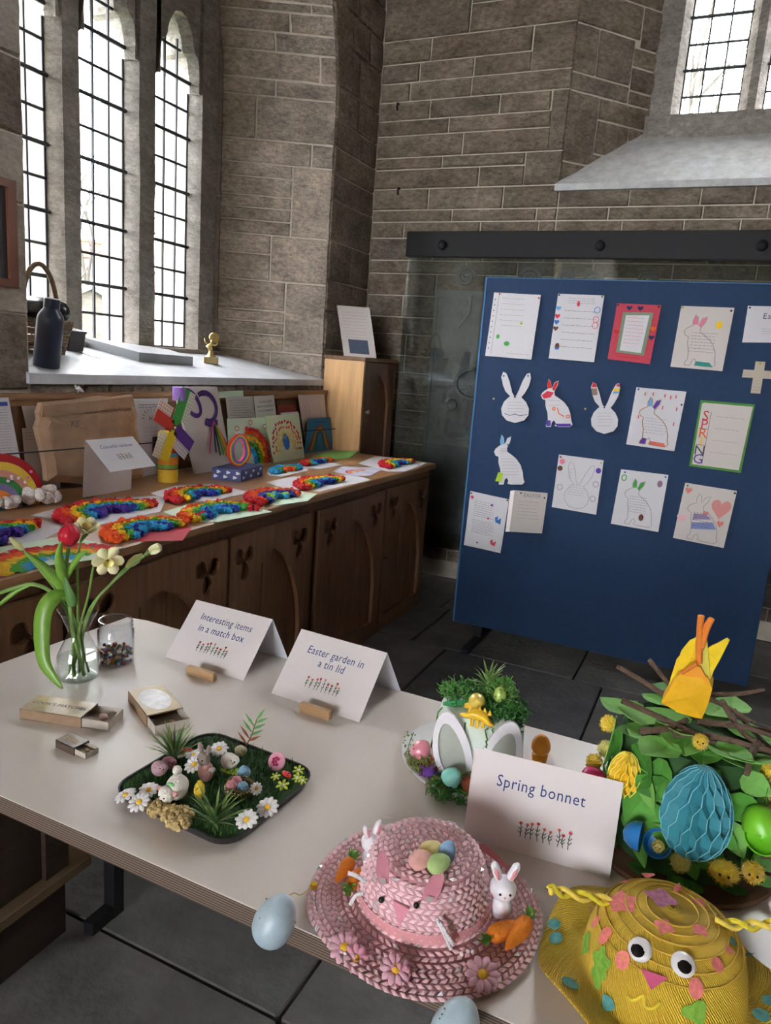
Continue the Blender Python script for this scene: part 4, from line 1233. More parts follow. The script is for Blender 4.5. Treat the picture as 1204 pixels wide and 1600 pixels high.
# tented card 'Colourful rainbow'
r0, r1 = atp(133, 688, (-2.20, 0, 0), (1, 0, 0)), atp(207, 682, (-2.20, 0, 0), (1, 0, 0))
f0, f1 = atp(243, 728, (-2.10, 0, 0), (1, 0, 0)), atp(172, 738, (-2.10, 0, 0), (1, 0, 0))
t = thing('rainbow_card', 'white tented card reading Colourful rainbow in front of the parcel', 'card', (-2.2, (r0.y + r1.y) / 2, WT))
off = V(t.location)
s = Sheet([r0 - off, r1 - off, f0 - off, f1 - off], .0012); s.n = V((.8, -.2, .55)).normalized(); s.build('front_leaf', PAPER, t)
s.text('Colourful rainbow', .5, .26, .023, cm('card_blue', '#2c3f86'), shear=.15); flower_print(s, .36, .66, .50, .70, 8, 9)
b0, b1 = atp(129, 756, (-2.24, 0, 0), (1, 0, 0)), atp(205, 745, (-2.24, 0, 0), (1, 0, 0))
b0.z = b1.z = WT + .002
s = Sheet([r0 - off, r1 - off, b1 - off, b0 - off], .0012); s.build('back_leaf', PAPER2, t)

# foam rainbow with cotton clouds
c = T(-6, 790, WT); c.x = -2.27; base = at(-6, 780, 0, -2.27); c.y = base.y
t = thing('foam_rainbow', 'big felt rainbow arch with cotton wool clouds standing on the worktop', 'craft', (c.x, c.y, WT + .002))
Kc = (c - CAM).dot(CF) / F_PX
bands = [('red', '#b4242e', 92), ('yellow', '#e6c84a', 79), ('pink', '#d89a8a', 66), ('green', '#3f8a4a', 55), ('violet', '#8078a8', 44), ('orange', '#e0822e', 33), ('blue', '#3f78b4', 17)]
for i, (nm, hx, ro) in enumerate(bands):
    ro *= Kc * .97; ri = (bands[i + 1][2] if i < 6 else 6) * Kc * .97
    b = MB(); n = 24
    outl = [(ro * cos(pi * k / n) * 1.0, ro * sin(pi * k / n)) for k in range(n + 1)] + [(ri * cos(pi * k / n), ri * sin(pi * k / n)) for k in range(n, -1, -1)]
    plate(b, outl, [], lambda y, z, d: V((.008 + d, y, z)), .016); b.obj('band', mat('felt_' + nm, hx, .9, .08, 80, .3, 200), t)
b = MB(); b.box((-.012, -92 * Kc, 0), (-.008, 92 * Kc, .01)); b.obj('base_strip', mat('felt_red', '#b4242e'), t)
WOOL = mat('cotton_wool', (.72, .66, .63), .95, .1, 30, 1, 90)
for (yc, sc) in ((72, 1.0), (6, .75)):
    b = MB()
    for k in range(16):
        b.ball((.03 + random.uniform(-.015, .015), yc * Kc + random.uniform(-24, 24) * Kc * sc, random.uniform(5, 17) * Kc * sc + .012), random.uniform(8, 11) * Kc * sc, 10, 7, .08)
    b.obj('cotton_cloud', WOOL, t, smooth=True)
for k in range(9):
    b = MB(); a = random.uniform(.3, 1.35); rr = random.uniform(40, 86) * Kc
    b.ball((.012, rr * cos(a), rr * sin(a)), .006, 8, 6); b.obj('bead', random.choice([mat('felt_flower', (.55, .15, .3), .8), PAPER]), t)

# windmill craft on a striped tube
c = T(262, 752, WT); Kc = (c - CAM).dot(CF) / F_PX
t = thing('windmill_craft', 'card tube windmill with coloured paper sails on the worktop', 'craft', (c.x, c.y, WT))
rr = 15.5 * Kc
cols = [('#c8a428', 0, 20), ('#7a3020', 20, 22), ('#5a8c30', 22, 28), ('#c87818', 28, 40), ('#4a90b8', 40, 46), ('#b83a34', 46, 56), ('#c8a428', 56, 78)]
for hx, z0, z1 in cols:
    b = MB(); b.lathe([(rr, z0 * Kc), (rr, z1 * Kc)], 24); b.obj('tube_band', mat('tube_' + hx[1:], hx, .6, .08, 40), t, smooth='auto')
hub = atp(272, 668, (c.x + .055, 0, 0), (1, 0, 0)) - V(t.location)
ty = V((0, 1, 0)); tzv = V((0, 0, 1))
GRIDP = bpy.data.materials.new('gridded_paper'); GRIDP.use_nodes = True
nt = GRIDP.node_tree; bs = nt.nodes['Principled BSDF']; bs.inputs['Roughness'].default_value = .7
tcn = nt.nodes.new('ShaderNodeTexCoord'); sp = nt.nodes.new('ShaderNodeSeparateXYZ'); nt.links.new(tcn.outputs['UV'], sp.inputs[0])
mxs = []
for ax in ('X', 'Y'):
    f = nt.nodes.new('ShaderNodeMath'); f.operation = 'FRACT'; nt.links.new(sp.outputs[ax], f.inputs[0])
    g = nt.nodes.new('ShaderNodeMath'); g.operation = 'LESS_THAN'; g.inputs[1].default_value = .16; nt.links.new(f.outputs[0], g.inputs[0]); mxs.append(g)
mm_ = nt.nodes.new('ShaderNodeMath'); mm_.operation = 'MAXIMUM'; nt.links.new(mxs[0].outputs[0], mm_.inputs[0]); nt.links.new(mxs[1].outputs[0], mm_.inputs[1])
oi = nt.nodes.new('ShaderNodeObjectInfo')
cmx = nt.nodes.new('ShaderNodeMix'); cmx.data_type = 'RGBA'; cmx.inputs[6].default_value = (.70, .66, .58, 1); nt.links.new(oi.outputs['Color'], cmx.inputs[7]); nt.links.new(mm_.outputs[0], cmx.inputs[0]); nt.links.new(cmx.outputs[2], bs.inputs['Base Color'])
for (ang, m_, ln, gcol) in ((66, cm('sail_green', '#3f9440'), 64, (.2, .45, .2)), (152, cm('sail_red', '#c43a2c'), 46, (.6, .12, .1)), (246, cm('sail_yellow', '#dcc020'), 54, (.55, .42, .2)), (-38, cm('sail_purple', '#553088'), 52, (.3, .2, .5))):
    a = RAD(ang); d = (ty * cos(a) + tzv * sin(a)); sd = V((0, -sin(a), cos(a)))
    for (o_, w_, m2, nm) in ((0, 19, m_, 'sail'), (-17, 17, GRIDP, 'grid_sail')):
        off_ = o_
        p0 = hub + sd * (off_ * Kc * (1 if nm != 'sail' else 0)) + d * ((4 if nm == 'sail' else 14) * Kc); p1 = hub + sd * (off_ * Kc * (1 if nm != 'sail' else 0)) + d * (ln * Kc)
        b = MB(); hw_ = w_ / 2 * Kc
        xo = V((0 if nm == 'sail' else -.004, 0, 0))
        qd = [p0 - sd * hw_ + xo, p1 - sd * hw_ + xo, p1 + sd * hw_ + xo, p0 + sd * hw_ + xo]
        b.prism(qd, (.002, 0, 0)); o = b.obj(nm, m2, t)
        if nm == 'grid_sail':
            o.color = (*gcol, 1)
            uv = o.data.uv_layers.new(name='UVMap')
            for l in o.data.loops:
                v_ = o.data.vertices[l.vertex_index].co - p0
                uv.data[l.index].uv = (v_.dot(d) / (5.2 * Kc) + .05, v_.dot(sd) / (5.2 * Kc) + .05)
b = MB(); b.ball(hub + V((.006, 0, 0)), .006, 8, 6); b.obj('brass_pin', GOLD, t)
b = MB(); p0 = hub + V((-.02, 22 * Kc, 50 * Kc)); b.lathe([(10 * Kc, 0), (10 * Kc, 20 * Kc)], 14, p0 + V((0, -4 * Kc, -10 * Kc))); b.obj('lilac_roll', cm('lilac', '#9a78c8'), t, smooth='auto')

# white canvas with purple ribbon and tassels
s = lean([(269, 604), (336, 604), (359, 728), (302, 737)], 'white canvas with a looped purple ribbon and rainbow tassels', PAPER2, cat='craft', dx=.075, name='ribbon_canvas', th=.012, wob=0)
PV = mat('purple_ribbon', '#4a2a78', .45)
lp = [(.29 + .17 * cos(a) + .06 * sin(a), .19 + .15 * sin(a)) for a in [RAD(-15 * i) for i in range(25)]]
s.ink([lp], .022, PV, 'ribbon_loop', k=.004); s.ink([[(.62 + .24 * cos(a), .24 + .17 * sin(a)) for a in [RAD(-125 + 14 * i) for i in range(18)]]], .024, PV, 'ribbon_loop', k=.005); s.ink([[(.5, .42), (.68, .44), (.82, .43)]], .03, PV, 'ribbon_tail', k=.006)
for k, (hx, a1, t1) in enumerate((('#c83a28', .99, .76), ('#d8b428', .95, .83), ('#b89018', .88, .86), ('#3a8a3a', .80, .84), ('#1c1c28', .70, .84), ('#26264c', .60, .80), ('#c84a78', .42, .80))):
    s.ink([[(.70, .42), (.70 + (a1 - .7) * .35, .52), (.70 + (a1 - .7) * .7, .66), (a1, t1)]], .013, cm('tassel_%d' % k, hx), 'tassel', k=.006 + .001 * k)
lean([(341, 612), (379, 610), (380, 620), (342, 622)], 'small pale green label on the upstand rail', PGREEN, dx=-.008, name='label', wob=0, stand=False)
s = lean([(352, 621), (394, 619), (399, 655), (356, 657)], 'typed white letter leaning behind the green cards', PAPER2, name='letter'); s.rows(.1, .9, .15, .9, 8, m=INK, seed=71)
s = lean([(396, 619), (427, 617), (432, 654), (400, 656)], 'white leaflet with bold MODERN SLAVERY heading', PAPER2, dx=.012, name='leaflet', wob=0)
s.text('MODERN SLAVERY\nHIDDEN IN PLAIN SIGHT\nIN OUR COMMUNITIES', .52, .45, .016, INK, lead=1.6)
lean([(432, 633), (461, 632), (464, 652), (436, 655)], 'dark red leaflet leaning on the upstand', cm('brick_red', '#8a3a30'), name='leaflet')
lean([(438, 645), (465, 643), (468, 668), (440, 670)], 'white sheet tucked below the red leaflet', PAPER, dx=.02)
s = lean([(465, 617), (506, 616), (513, 690), (477, 694)], 'tall pale pink card with vertical writing by the tall cabinet', mat('pale_pink_card', (.66, .55, .52), .7), dx=.0, name='card'); s.ink([[(.18, .2), (.2, .7)], [(.3, .15), (.32, .75)], [(.75, .2), (.77, .6)]], .003, PENCIL, 'writing')
s = lean([(482, 654), (515, 652), (520, 706), (474, 709)], 'blue painted picture of a pointed rainbow by the tall cabinet', cm('sky_card', '#3a86b4'), dx=.025, name='rainbow_picture', cat='picture', wob=0)
for k, (hx, w_) in enumerate((('#a83a30', .36), ('#c88a30', .29), ('#4a8a48', .22), ('#3a5a9a', .15))):
    s.ink([[(.5 - w_, .95), (.5 - w_ * .55, .45), (.5, .22 + .07 * k), (.5 + w_ * .55, .45), (.5 + w_, .95)]], .018, cm('rain_%d' % k, hx), 'stripe', k=.002 + .0004 * k)
s.rows(.2, .8, .12, .12, 1, m=INK, w=.004, seed=73)
def tuft(b, c, r):
    for q in range(2):
        b.ball(c + V((random.uniform(-.4, .4) * r, random.uniform(-.4, .4) * r, random.uniform(0, .5) * r)), (r * random.uniform(.7, 1.15), r * random.uniform(.7, 1.15), r * random.uniform(.6, 1.35)), 6, 5, .42,
               rot=Matrix.Rotation(random.uniform(0, 6), 3, V((random.uniform(-1, 1), random.uniform(-1, 1), 1)).normalized()))
TIS = [mat('tissue_' + n, h, .75, .22, 90, .5, 200, spec=.3) for n, h in (('red', '#c4202e'), ('orange', '#e0561c'), ('yellow', '#e6b81e'), ('green', '#4a9a34'), ('cyan', '#2f9ad0'), ('indigo', '#2c3a9c'), ('lime', '#9ac83a'), ('purple', '#4a2e90'))]
# two rainbow cards leaning on the upstand
s = lean([(354, 654), (423, 652), (420, 722), (358, 726)], 'pale green card with a tissue rainbow standing behind the string egg', PGREEN, cat='card', dx=.09, name='rainbow_card', wob=0)
for k, (ti, rr_) in enumerate(((0, .62), (1, .55), (2, .46), (3, .36), (4, .26))):
    b = MB()
    for i in range(14):
        a = pi * .5 * i / 13 + .0
        tuft(b, s(.98 - rr_ * cos(pi * .5 - a) * .85 if 0 else .40 + rr_ * .9 * sin(a), .98 - .88 * rr_ * 1.35 * cos(a), .006), .010)
    b.obj('tissue_arc', TIS[ti], s.o, smooth=False, kind='stuff')
for (a, t_) in ((.2, .22), (.5, .1), (.85, .2)):
    s.ink([closed(circ(a, t_, .05, .05, 8))], .004, ROSE, 'drawn_flower')
s = lean([(413, 650), (466, 646), (475, 711), (426, 719)], 'pale green card with a dotted red and yellow painted rainbow', mat('lemon_card', (.66, .72, .48), .75), cat='card', dx=.12, name='rainbow_card', wob=0)
for k, (mm, rr_, n_) in enumerate(((RED, .43, 26), (ORG, .35, 20), (YEL, .27, 16), (YEL, .21, 12))):
    for i in range(n_):
        a = pi * i / (n_ - 1)
        x, y = .5 - rr_ * cos(a) + random.uniform(-.02, .02), .82 - rr_ * 1.55 * sin(a) ** .8 + random.uniform(-.03, .03)
        s.fill([(x - .02, y - .03), (x + .022, y - .025), (x + .018, y + .03), (x - .02, y + .03)], mm, 'paint_dab')
s.fill(circ(.48, .62, .1, .2, 9), BLU, 'paint_patch')

# string egg on a cloud box
c1 = [T(331, 748, WT), T(376, 753, WT), T(410, 743, WT)]
bxc = thing('cloud_box', 'small navy box with white cloud pattern holding the string egg', 'box', (c1[0] + c1[2]) / 2)
off = V(bxc.location)
c4_ = c1[0] + c1[2] - c1[1]; hb = 18 * ((c1[1] - CAM).dot(CF) / F_PX)
b = MB(); b.prism([p - off for p in (c1[0], c1[1], c1[2], c4_)], (0, 0, hb)); b.obj('carton', mat('navy_carton', (.05, .07, .22), .5), bxc)
for (A_, B_) in ((c1[0], c1[1]), (c1[1], c1[2])):
    e = (B_ - A_); nn = V((e.y, -e.x, 0)).normalized()
    for k in range(3):
        for j in (0, 1):
            p = A_ + e * ((k + .35 + .3 * j) / 3) + V((0, 0, hb * (.3 + .4 * j))) - off
            b = MB(); u_ = e.normalized()
            pts = [p + u_ * (.010 * cos(a) * (1 + .25 * cos(3 * a))) + V((0, 0, .007 * sin(a) * (1 + .25 * cos(3 * a)))) for a in [2 * pi * i / 14 for i in range(14)]]
            b.prism(pts, nn, 0, .001); b.obj('printed_cloud', PAPER, bxc)
ec = V(bxc.location) + V((0, 0, hb + .001)); Ke = (ec - CAM).dot(CF) / F_PX
eg = thing('string_egg', 'hollow egg loop of rainbow strings tied with white on the cloud box', 'craft', ec, RAD(60))
for k, (hx, sc) in enumerate((('#c83a34', 1.0), ('#e07a24', .93), ('#e6c030', .86), ('#4a9a3c', .78), ('#3a78c0', .7), ('#6a3a9a', .62), ('#d8588a', .54))):
    for j in (-1, 1):
        b = MB(); W_, H_ = 17 * Ke * sc, 24 * Ke * (.5 + .5 * sc)
        b.tube([(W_ * cos(a) * (1 - .12 * sin(a)), j * .006 + .004 * sin(5 * a), 25 * Ke + H_ * sin(a)) for a in [2 * pi * i / 26 for i in range(27)]], .0048, 6, cap=False); b.obj('string_loop', cm('string_%d' % k, hx), eg, smooth=True)
b = MB(); b.tube([(-.02, 0, 52 * Ke), (-.005, 0, 49 * Ke), (.012, .004, 53 * Ke), (0, 0, 49 * Ke), (.02, 0, 50 * Ke)], .0035, 6); b.obj('white_bow', PAPER, eg, smooth=True)

# ================================================================== tissue rainbows flat on the worktop
COLL = []
def collage(cx, cy, hw_, hd, order, label, sheet_px, sheet_m=PAPER, ang=0.0, dens=1.0, tr=.0122, flat=False, inner=.22, puffs=None):
    """arch centred at pixel cx,cy; hw_ half width along the wall, hd depth of the arch, opening towards the room"""
    hw_ *= .88; hd *= .95
    c = T(cx, cy, WT); M = rotz(ang).to_3x3()
    poly = [T(x, y, WT) for x, y in sheet_px]
    bands = []
    n = len(order)
    for k, ti in enumerate(order):
        f = 1 - (1 - inner) * (k + .5) / n
        m_ = max(3, int(pi * (hw_ + hd) / 2 * f / (tr * 1.25) * dens)); ps = []
        for ring in (-.25, .25):
            for i in range(m_):
                a = pi * (i + random.uniform(.2, .8)) / m_; g = f + ring * (1 - inner) / n
                ps.append(c + M @ V((-hd * g * sin(a) + random.uniform(-.004, .004), hw_ * g * cos(a) + random.uniform(-.004, .004), 0)))
        bands.append(('tissue_arc', ti, ps, tr))
    for (x0, x1, y0, y1, cnt) in (puffs or ()):
        bands.append(('loose_puffs', 0, [T(random.uniform(x0, x1), random.uniform(y0, y1), WT) for k in range(cnt)], .0125))
    COLL.append(dict(label=label, c=c, ang=ang, poly=poly, bands=bands, m=sheet_m, flat=flat))
def in_poly(p, poly):
    r = False
    for q, w in zip(poly, poly[1:] + poly[:1]):
        if (q.y > p.y) != (w.y > p.y) and p.x < (w.x - q.x) * (p.y - q.y) / (w.y - q.y) + q.x:
            r = not r
    return r
def near_poly(p, poly, d=.012):
    return any(in_poly(p + V(o), poly) for o in ((0, 0, 0), (d, 0, 0), (-d, 0, 0), (0, d, 0), (0, -d, 0)))
def build_collages():
    """lay the sheets one over another, each with its own tissue on top"""
    n = len(COLL)
    N = [[sum(near_poly(p, COLL[j]['poly']) for b_ in COLL[i]['bands'] for p in b_[2]) if i != j else 0 for j in range(n)] for i in range(n)]
    left = list(range(n)); order = []
    while left:
        j = min(left, key=lambda q: (sum(max(0, N[q][k] - N[k][q]) for k in left), q)); order.append(j); left.remove(j)
    def overlap(A, B):
        if any(in_poly(p, B) for p in A) or any(in_poly(p, A) for p in B):
            return True
        xs = [p.x for p in A]; ys = [p.y for p in A]
        return any(in_poly(p, A) and in_poly(p, B) for i in range(25) for j in range(25) for p in [V((min(xs) + (max(xs) - min(xs)) * i / 24, min(ys) + (max(ys) - min(ys)) * j / 24, 0))])
    lay = {}
    for k, i in enumerate(order):
        lay[i] = max([lay[j] + 1 for j in order[:k] if overlap(COLL[i]['poly'], COLL[j]['poly'])] + [0])
    kept = []
    for i in range(n):
        s = COLL[i]; z0 = .0002 + .0011 * lay[i]; top = z0 + .0009
        if s.get('make'):
            s['make'](WT + z0); continue
        o = thing('rainbow_collage', s['label'], 'artwork', (s['c'].x, s['c'].y, WT), s['ang'], 'tissue paper rainbows on the worktop')
        Mi = rotz(-s['ang']).to_3x3(); loc = lambda p: Mi @ (p - s['c'])
        b = MB(); b.prism([loc(p) + V((0, 0, z0)) for p in s['poly']], (0, 0, .0009)); b.obj('backing_sheet', s['m'], o)
        mine = []
        for nm, ti, ps, tr in s['bands']:
            b = MB()
            for p in ps:
                if any(lay[j] > lay[i] and near_poly(p, COLL[j]['poly'], .016) for j in range(n) if j != i) or any((p - q).length < .034 for q in kept):
                    continue
                mine.append(p); q = loc(p) + V((0, 0, top))
                if s['flat']:
                    d = random.uniform(0, pi); w_ = tr * .8
                    b.add([q + V((w_ * cos(d + r), w_ * sin(d + r), random.uniform(.0004, .004))) for r in (0, 1.4, 3.1, 4.6)], [(0, 1, 2, 3)])
                else:
                    tuft(b, q + V((0, 0, tr * .75)), tr * random.uniform(.75, 1.15))
            b.v = [(v[0], v[1], max(v[2], top + .0001)) for v in b.v]
            if b.v:
                b.obj(nm, TIS[ti], o, kind='stuff', fix=not s['flat'])
        kept += mine
RB = [0, 1, 2, 3, 4, 5]
collage(182, 806, .245, .19, RB + [7], 'largest tissue rainbow with a purple heart on white card', [(48, 806), (104, 791), (165, 779), (262, 775), (250, 800), (150, 822)])
collage(243, 834, .20, .16, [1, 1, 2, 3, 4, 5, 4], 'bright tissue rainbow overhanging red card at the worktop front edge', [(150, 818), (200, 806), (300, 824), (285, 845), (215, 846), (180, 838)], sheet_m=cm('red_card', '#b83a48'))
collage(322, 779, .20, .16, RB, 'tissue rainbow on white card in front of the windmill', [(235, 772), (272, 760), (328, 757), (392, 770), (330, 784), (270, 784)])
collage(350, 806, .21, .15, [1, 2, 3, 4, 5, 4], 'tissue rainbow on pale green card with loose red puffs', [(255, 800), (290, 789), (380, 788), (425, 800), (340, 816), (290, 815)], sheet_m=PGREEN, puffs=((297, 318, 803, 814, 10), (384, 404, 794, 800, 8)))
collage(440, 782, .18, .16, [0, 1, 1, 5, 5, 6, 4], 'tissue rainbow of red, orange and navy puffs on pale green card', [(390, 772), (430, 762), (495, 772), (480, 783), (430, 790)], sheet_m=PGREEN)
collage(452, 738, .15, .09, [4, 4, 3, 1], 'mostly blue tissue rainbow behind the cloud box', [(417, 742), (420, 730), (470, 725), (482, 735), (440, 745)])
collage(510, 759, .23, .14, [0, 1, 2, 3, 4, 5], 'tissue rainbow with a red card edge and orange puffs', [(415, 754), (455, 745), (550, 742), (580, 750), (500, 768), (445, 763)])
collage(500, 726, .17, .09, [0, 1, 3, 4, 5], 'small tissue rainbow near the green cards', [(455, 730), (475, 721), (507, 721), (535, 727), (500, 733)])
collage(628, 728, .22, .13, [0, 0, 2, 2, 3, 4, 5], 'tissue rainbow with red border at the far end of the worktop', [(560, 724), (586, 713), (667, 724), (632, 737), (605, 737)])
collage(20, 845, .21, .16, [0, 1, 2, 3, 4, 5, 7], 'tissue rainbow at the near end beside the felt rainbow', [(-60, 850), (-20, 816), (60, 812), (110, 822), (60, 848)], ang=RAD(25))
collage(85, 882, .26, .19, [0, 1, 2, 3, 4], 'flat cut-paper rainbow on pale green card behind the flowers', [(-10, 886), (0, 856), (100, 838), (190, 856), (150, 875), (60, 886)], sheet_m=PGREEN, flat=True, tr=.022, dens=1.2)
def painted(z):
    b = MB(); o = b.prism([V((p.x, p.y, z)) for p in PSH], (0, 0, .0009)).obj('painted_sheet', mat('wash_paper', (.52, .50, .62), .7, .25, 12)); tag(o, 'lilac painted sheet with a small rainbow between two tissue ones', 'artwork')
    c = T(560, 738, WT); c.z = z + .001
    for k, m_ in enumerate((RED, ORG, YEL, BLU)):
        b = MB(); r = 4 - k; q = [pi * i / 12 for i in range(13)]
        vs = [c + V((-.0168 * (r + e) * sin(a), .024 * (r + e) * cos(a), 0)) for e in (0, -.7) for a in q]
        b.add(vs, [(i, i + 1, 14 + i, 13 + i) for i in range(12)]); b.obj('painted_arc', m_, o)
PSH = [T(x, y, WT) for x, y in ((520, 737), (535, 729), (600, 732), (578, 744), (552, 744))]
COLL.append(dict(poly=PSH, bands=[], make=painted))
build_collages()
g = [T(x, y, WT + .0035) for x, y in ((487, 713), (520, 707), (558, 710), (545, 716), (507, 719))]
b = MB(); b.add([g[0] + V((0, 0, .004)), g[1] + V((0, 0, .012)), g[2] + V((0, 0, .022)), g[3], g[4], (g[1] + g[3]) / 2 + V((0, 0, .006))], [(0, 1, 5), (1, 2, 5), (2, 3, 5), (3, 4, 5), (4, 0, 5)])
b.add([p - V((0, 0, .0015)) for p in (g[0] + V((0, 0, .004)), g[1] + V((0, 0, .012)), g[2] + V((0, 0, .022)), g[3], g[4])], [(4, 3, 2, 1, 0)])
tag(b.obj('green_leaflet', mat('leaf_green_card', (.22, .50, .12), .6)), 'folded bright green leaflet lying beside the tall cabinet', 'leaflet')
# notice on the tall cabinet
s = Sheet([V(p) for p in quad([(526, 476), (577, 480), (588, 559), (537, 555)], (-2.29, 4.50, 1.557), (.45, -.85, .16))], .0015, 0, 4)
zmin = min(p.z for p in s.c)
s.c = [p + V((0, 0, 1.5565 - zmin)) for p in s.c]
s.build('notice', PAPER2); tag(s.o, 'printed notice with a photograph propped on the tall cabinet', 'notice')
s.rows(.12, .88, .12, .62, 9, m=PENCIL, seed=80); s.fill([(.2, .66), (.8, .66), (.8, .94), (.2, .94)], cm('photo_blue', '#4a5468'), 'photograph')
# ================================================================== the display table
def PD(x, y, depth):
    return CAM + ray(x, y) * depth
def depth_of(p):
    return (V(p) - CAM).dot(CF)
LAM = mat('grey_laminate', (0.66, 0.60, 0.56), 0.33, 0.04, 3, spec=0.5)
PLY = bpy.data.materials.new('plywood_edge'); PLY.use_nodes = True
nt = PLY.node_tree; bs = nt.nodes['Principled BSDF']; bs.inputs['Roughness'].default_value = .6
tcn = nt.nodes.new('ShaderNodeTexCoord'); sp = nt.nodes.new('ShaderNodeSeparateXYZ'); nt.links.new(tcn.outputs['Object'], sp.inputs[0])
mu = nt.nodes.new('ShaderNodeMath'); mu.operation = 'MULTIPLY'; mu.inputs[1].default_value = 2 * pi / .0042; nt.links.new(sp.outputs['Z'], mu.inputs[0])
sn = nt.nodes.new('ShaderNodeMath'); sn.operation = 'SINE'; nt.links.new(mu.outputs[0], sn.inputs[0])
rp = nt.nodes.new('ShaderNodeValToRGB'); rp.color_ramp.elements[0].position = .3; rp.color_ramp.elements[0].color = (.055, .035, .025, 1); rp.color_ramp.elements[1].position = .7; rp.color_ramp.elements[1].color = (.20, .145, .11, 1)
ml_ = nt.nodes.new('ShaderNodeMapRange'); ml_.inputs[1].default_value = -1; nt.links.new(sn.outputs[0], ml_.inputs[0]); nt.links.new(ml_.outputs[0], rp.inputs[0]); nt.links.new(rp.outputs[0], bs.inputs['Base Color'])
tb = thing('display_table', 'long table with grey laminate top and layered plywood edge', 'table', (-.4, 1.1, 0))
TO = V((-.4, 1.1, 0))
tp = [T(0, 1036), T(205, 962), T(232, 968), V((.75, 1.455, TZ)), V((.75, .733, TZ)), V((-1.44, .733, TZ))]
tp[0].y = 1.0; tp[1].y = 1.455; tp[2].y = 1.468
tp = [V((p.x, p.y, 0)) - TO for p in tp]
b = MB(); b.prism([p + V((0, 0, TZ - .0335)) for p in tp], (0, 0, .0315)); b.obj('plywood_core', PLY, tb)
b = MB(); b.prism([p + V((0, 0, TZ - .002)) for p in tp], (0, 0, .002)); b.obj('laminate', LAM, tb)
for (x, y) in ((-1.32, 1.31), (.62, 1.31), (.62, .9)):
    b = MB(); b.box((x + .4 - .018, y - 1.1 - .018, 0), (x + .4 + .018, y - 1.1 + .018, TZ - .034)); b.obj('leg', BLACK, tb)
for x in (-1.32, .62):
    b = MB(); b.box((x + .4 - .016, .12 if x < 0 else -.2, .0), (x + .4 + .016, .23, .035)); b.obj('foot_bar', BLACK, tb)
# dark wooden bench end under the near left of the table
t = thing('bench_end', 'dark wooden bench end with a ledge under the table', 'bench', (-1.40, .95, 0))
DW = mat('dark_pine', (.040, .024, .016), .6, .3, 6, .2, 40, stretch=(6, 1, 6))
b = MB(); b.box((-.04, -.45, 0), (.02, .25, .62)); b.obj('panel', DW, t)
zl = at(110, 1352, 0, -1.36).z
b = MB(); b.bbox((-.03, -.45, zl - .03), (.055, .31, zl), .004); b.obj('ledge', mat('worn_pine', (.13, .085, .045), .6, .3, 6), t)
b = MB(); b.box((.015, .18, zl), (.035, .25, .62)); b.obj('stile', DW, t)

# ---- flowers in a glass vase
GLASS = mat('clear_glass', (1, 1, 1), 0.02, trans=1.0, spec=.5)
vc = T(123, 1060); D0 = depth_of(vc); kv = D0 / F_PX
vs_ = thing('glass_vase', 'clear hourglass vase of flowers with water on the table', 'vase', vc)
b = MB()
prof = [(0, .004), (26 * kv, .003), (31 * kv, 6 * kv), (33.5 * kv, 22 * kv), (31 * kv, 40 * kv), (23 * kv, 58 * kv), (16 * kv, 72 * kv), (15 * kv, 78 * kv), (19 * kv, 90 * kv), (27 * kv, 106 * kv), (30 * kv, 112 * kv)]
inn = [(r - .0022, z + .001) for r, z in prof[::-1][:-1]] + [(0, .007)]
b.lathe(prof + [(30.5 * kv, 113 * kv), (29.5 * kv, 113.5 * kv)], 36, close=False); b.f.pop(); b.m.pop(); b.obj('glass', glass_mat('vase_glass', (.95, .97, .965), 1.7), vs_, smooth='auto')
wp = [(0, .0085), (25 * kv, .0085), (30 * kv - .001, 7 * kv), (32.5 * kv - .0025, 22 * kv), (30.5 * kv - .0025, 38 * kv), (0, 38 * kv)]
b = MB(); b.lathe(wp, 32); b.obj('water', glass_mat('water', (.94, .97, .95), 1.0), vs_, smooth='auto')
STEM = mat('flower_stem', (.17, .30, .07), .5, .15, 40); LEAF = mat('tulip_leaf', (.16, .33, .04), .4, .2, 25, spec=.5, sub=.15); LEAFD = mat('leaf_dark', (.09, .21, .055), .45, .2, 25)
CREAM = mat('daffodil_petal', (.80, .77, .48), .5, .08, 50, sub=.2); CORONA = mat('daffodil_cup', (.84, .76, .32), .5, sub=.2); TUL = mat('tulip_petal', (.50, .012, .035), .35, .2, 40, sub=.1)
WW = V((CF.x, CF.y, 0)).normalized()
def F(x, y, dd=0.0):
    """pixel on the upright plane through the vase, dd behind it"""
    return atp(x, y, vc + WW * dd, WW)
def spline(pts, n=14):
    """smooth path through points"""
    out = []
    P = [pts[0]] + list(pts) + [pts[-1]]
    for i in range(1, len(P) - 2):
        for k in range(n):
            t_ = k / n; a, b_, c_, d_ = P[i - 1], P[i], P[i + 1], P[i + 2]
            out.append(.5 * ((2 * b_) + (c_ - a) * t_ + (2 * a - 5 * b_ + 4 * c_ - d_) * t_ ** 2 + (3 * b_ - a - 3 * c_ + d_) * t_ ** 3))
    out.append(P[-2]); return out
def stem(par, px, r=.0035, dd=(0, 0), m=STEM, name='stem'):
    n = len(px); pts = [F(x, y, dd[0] + (dd[1] - dd[0]) * i / (n - 1)) for i, (x, y) in enumerate(px)]
    b = MB(); b.tube(spline(pts, 8), r, 7); return b.obj(name, m, par, smooth=True)
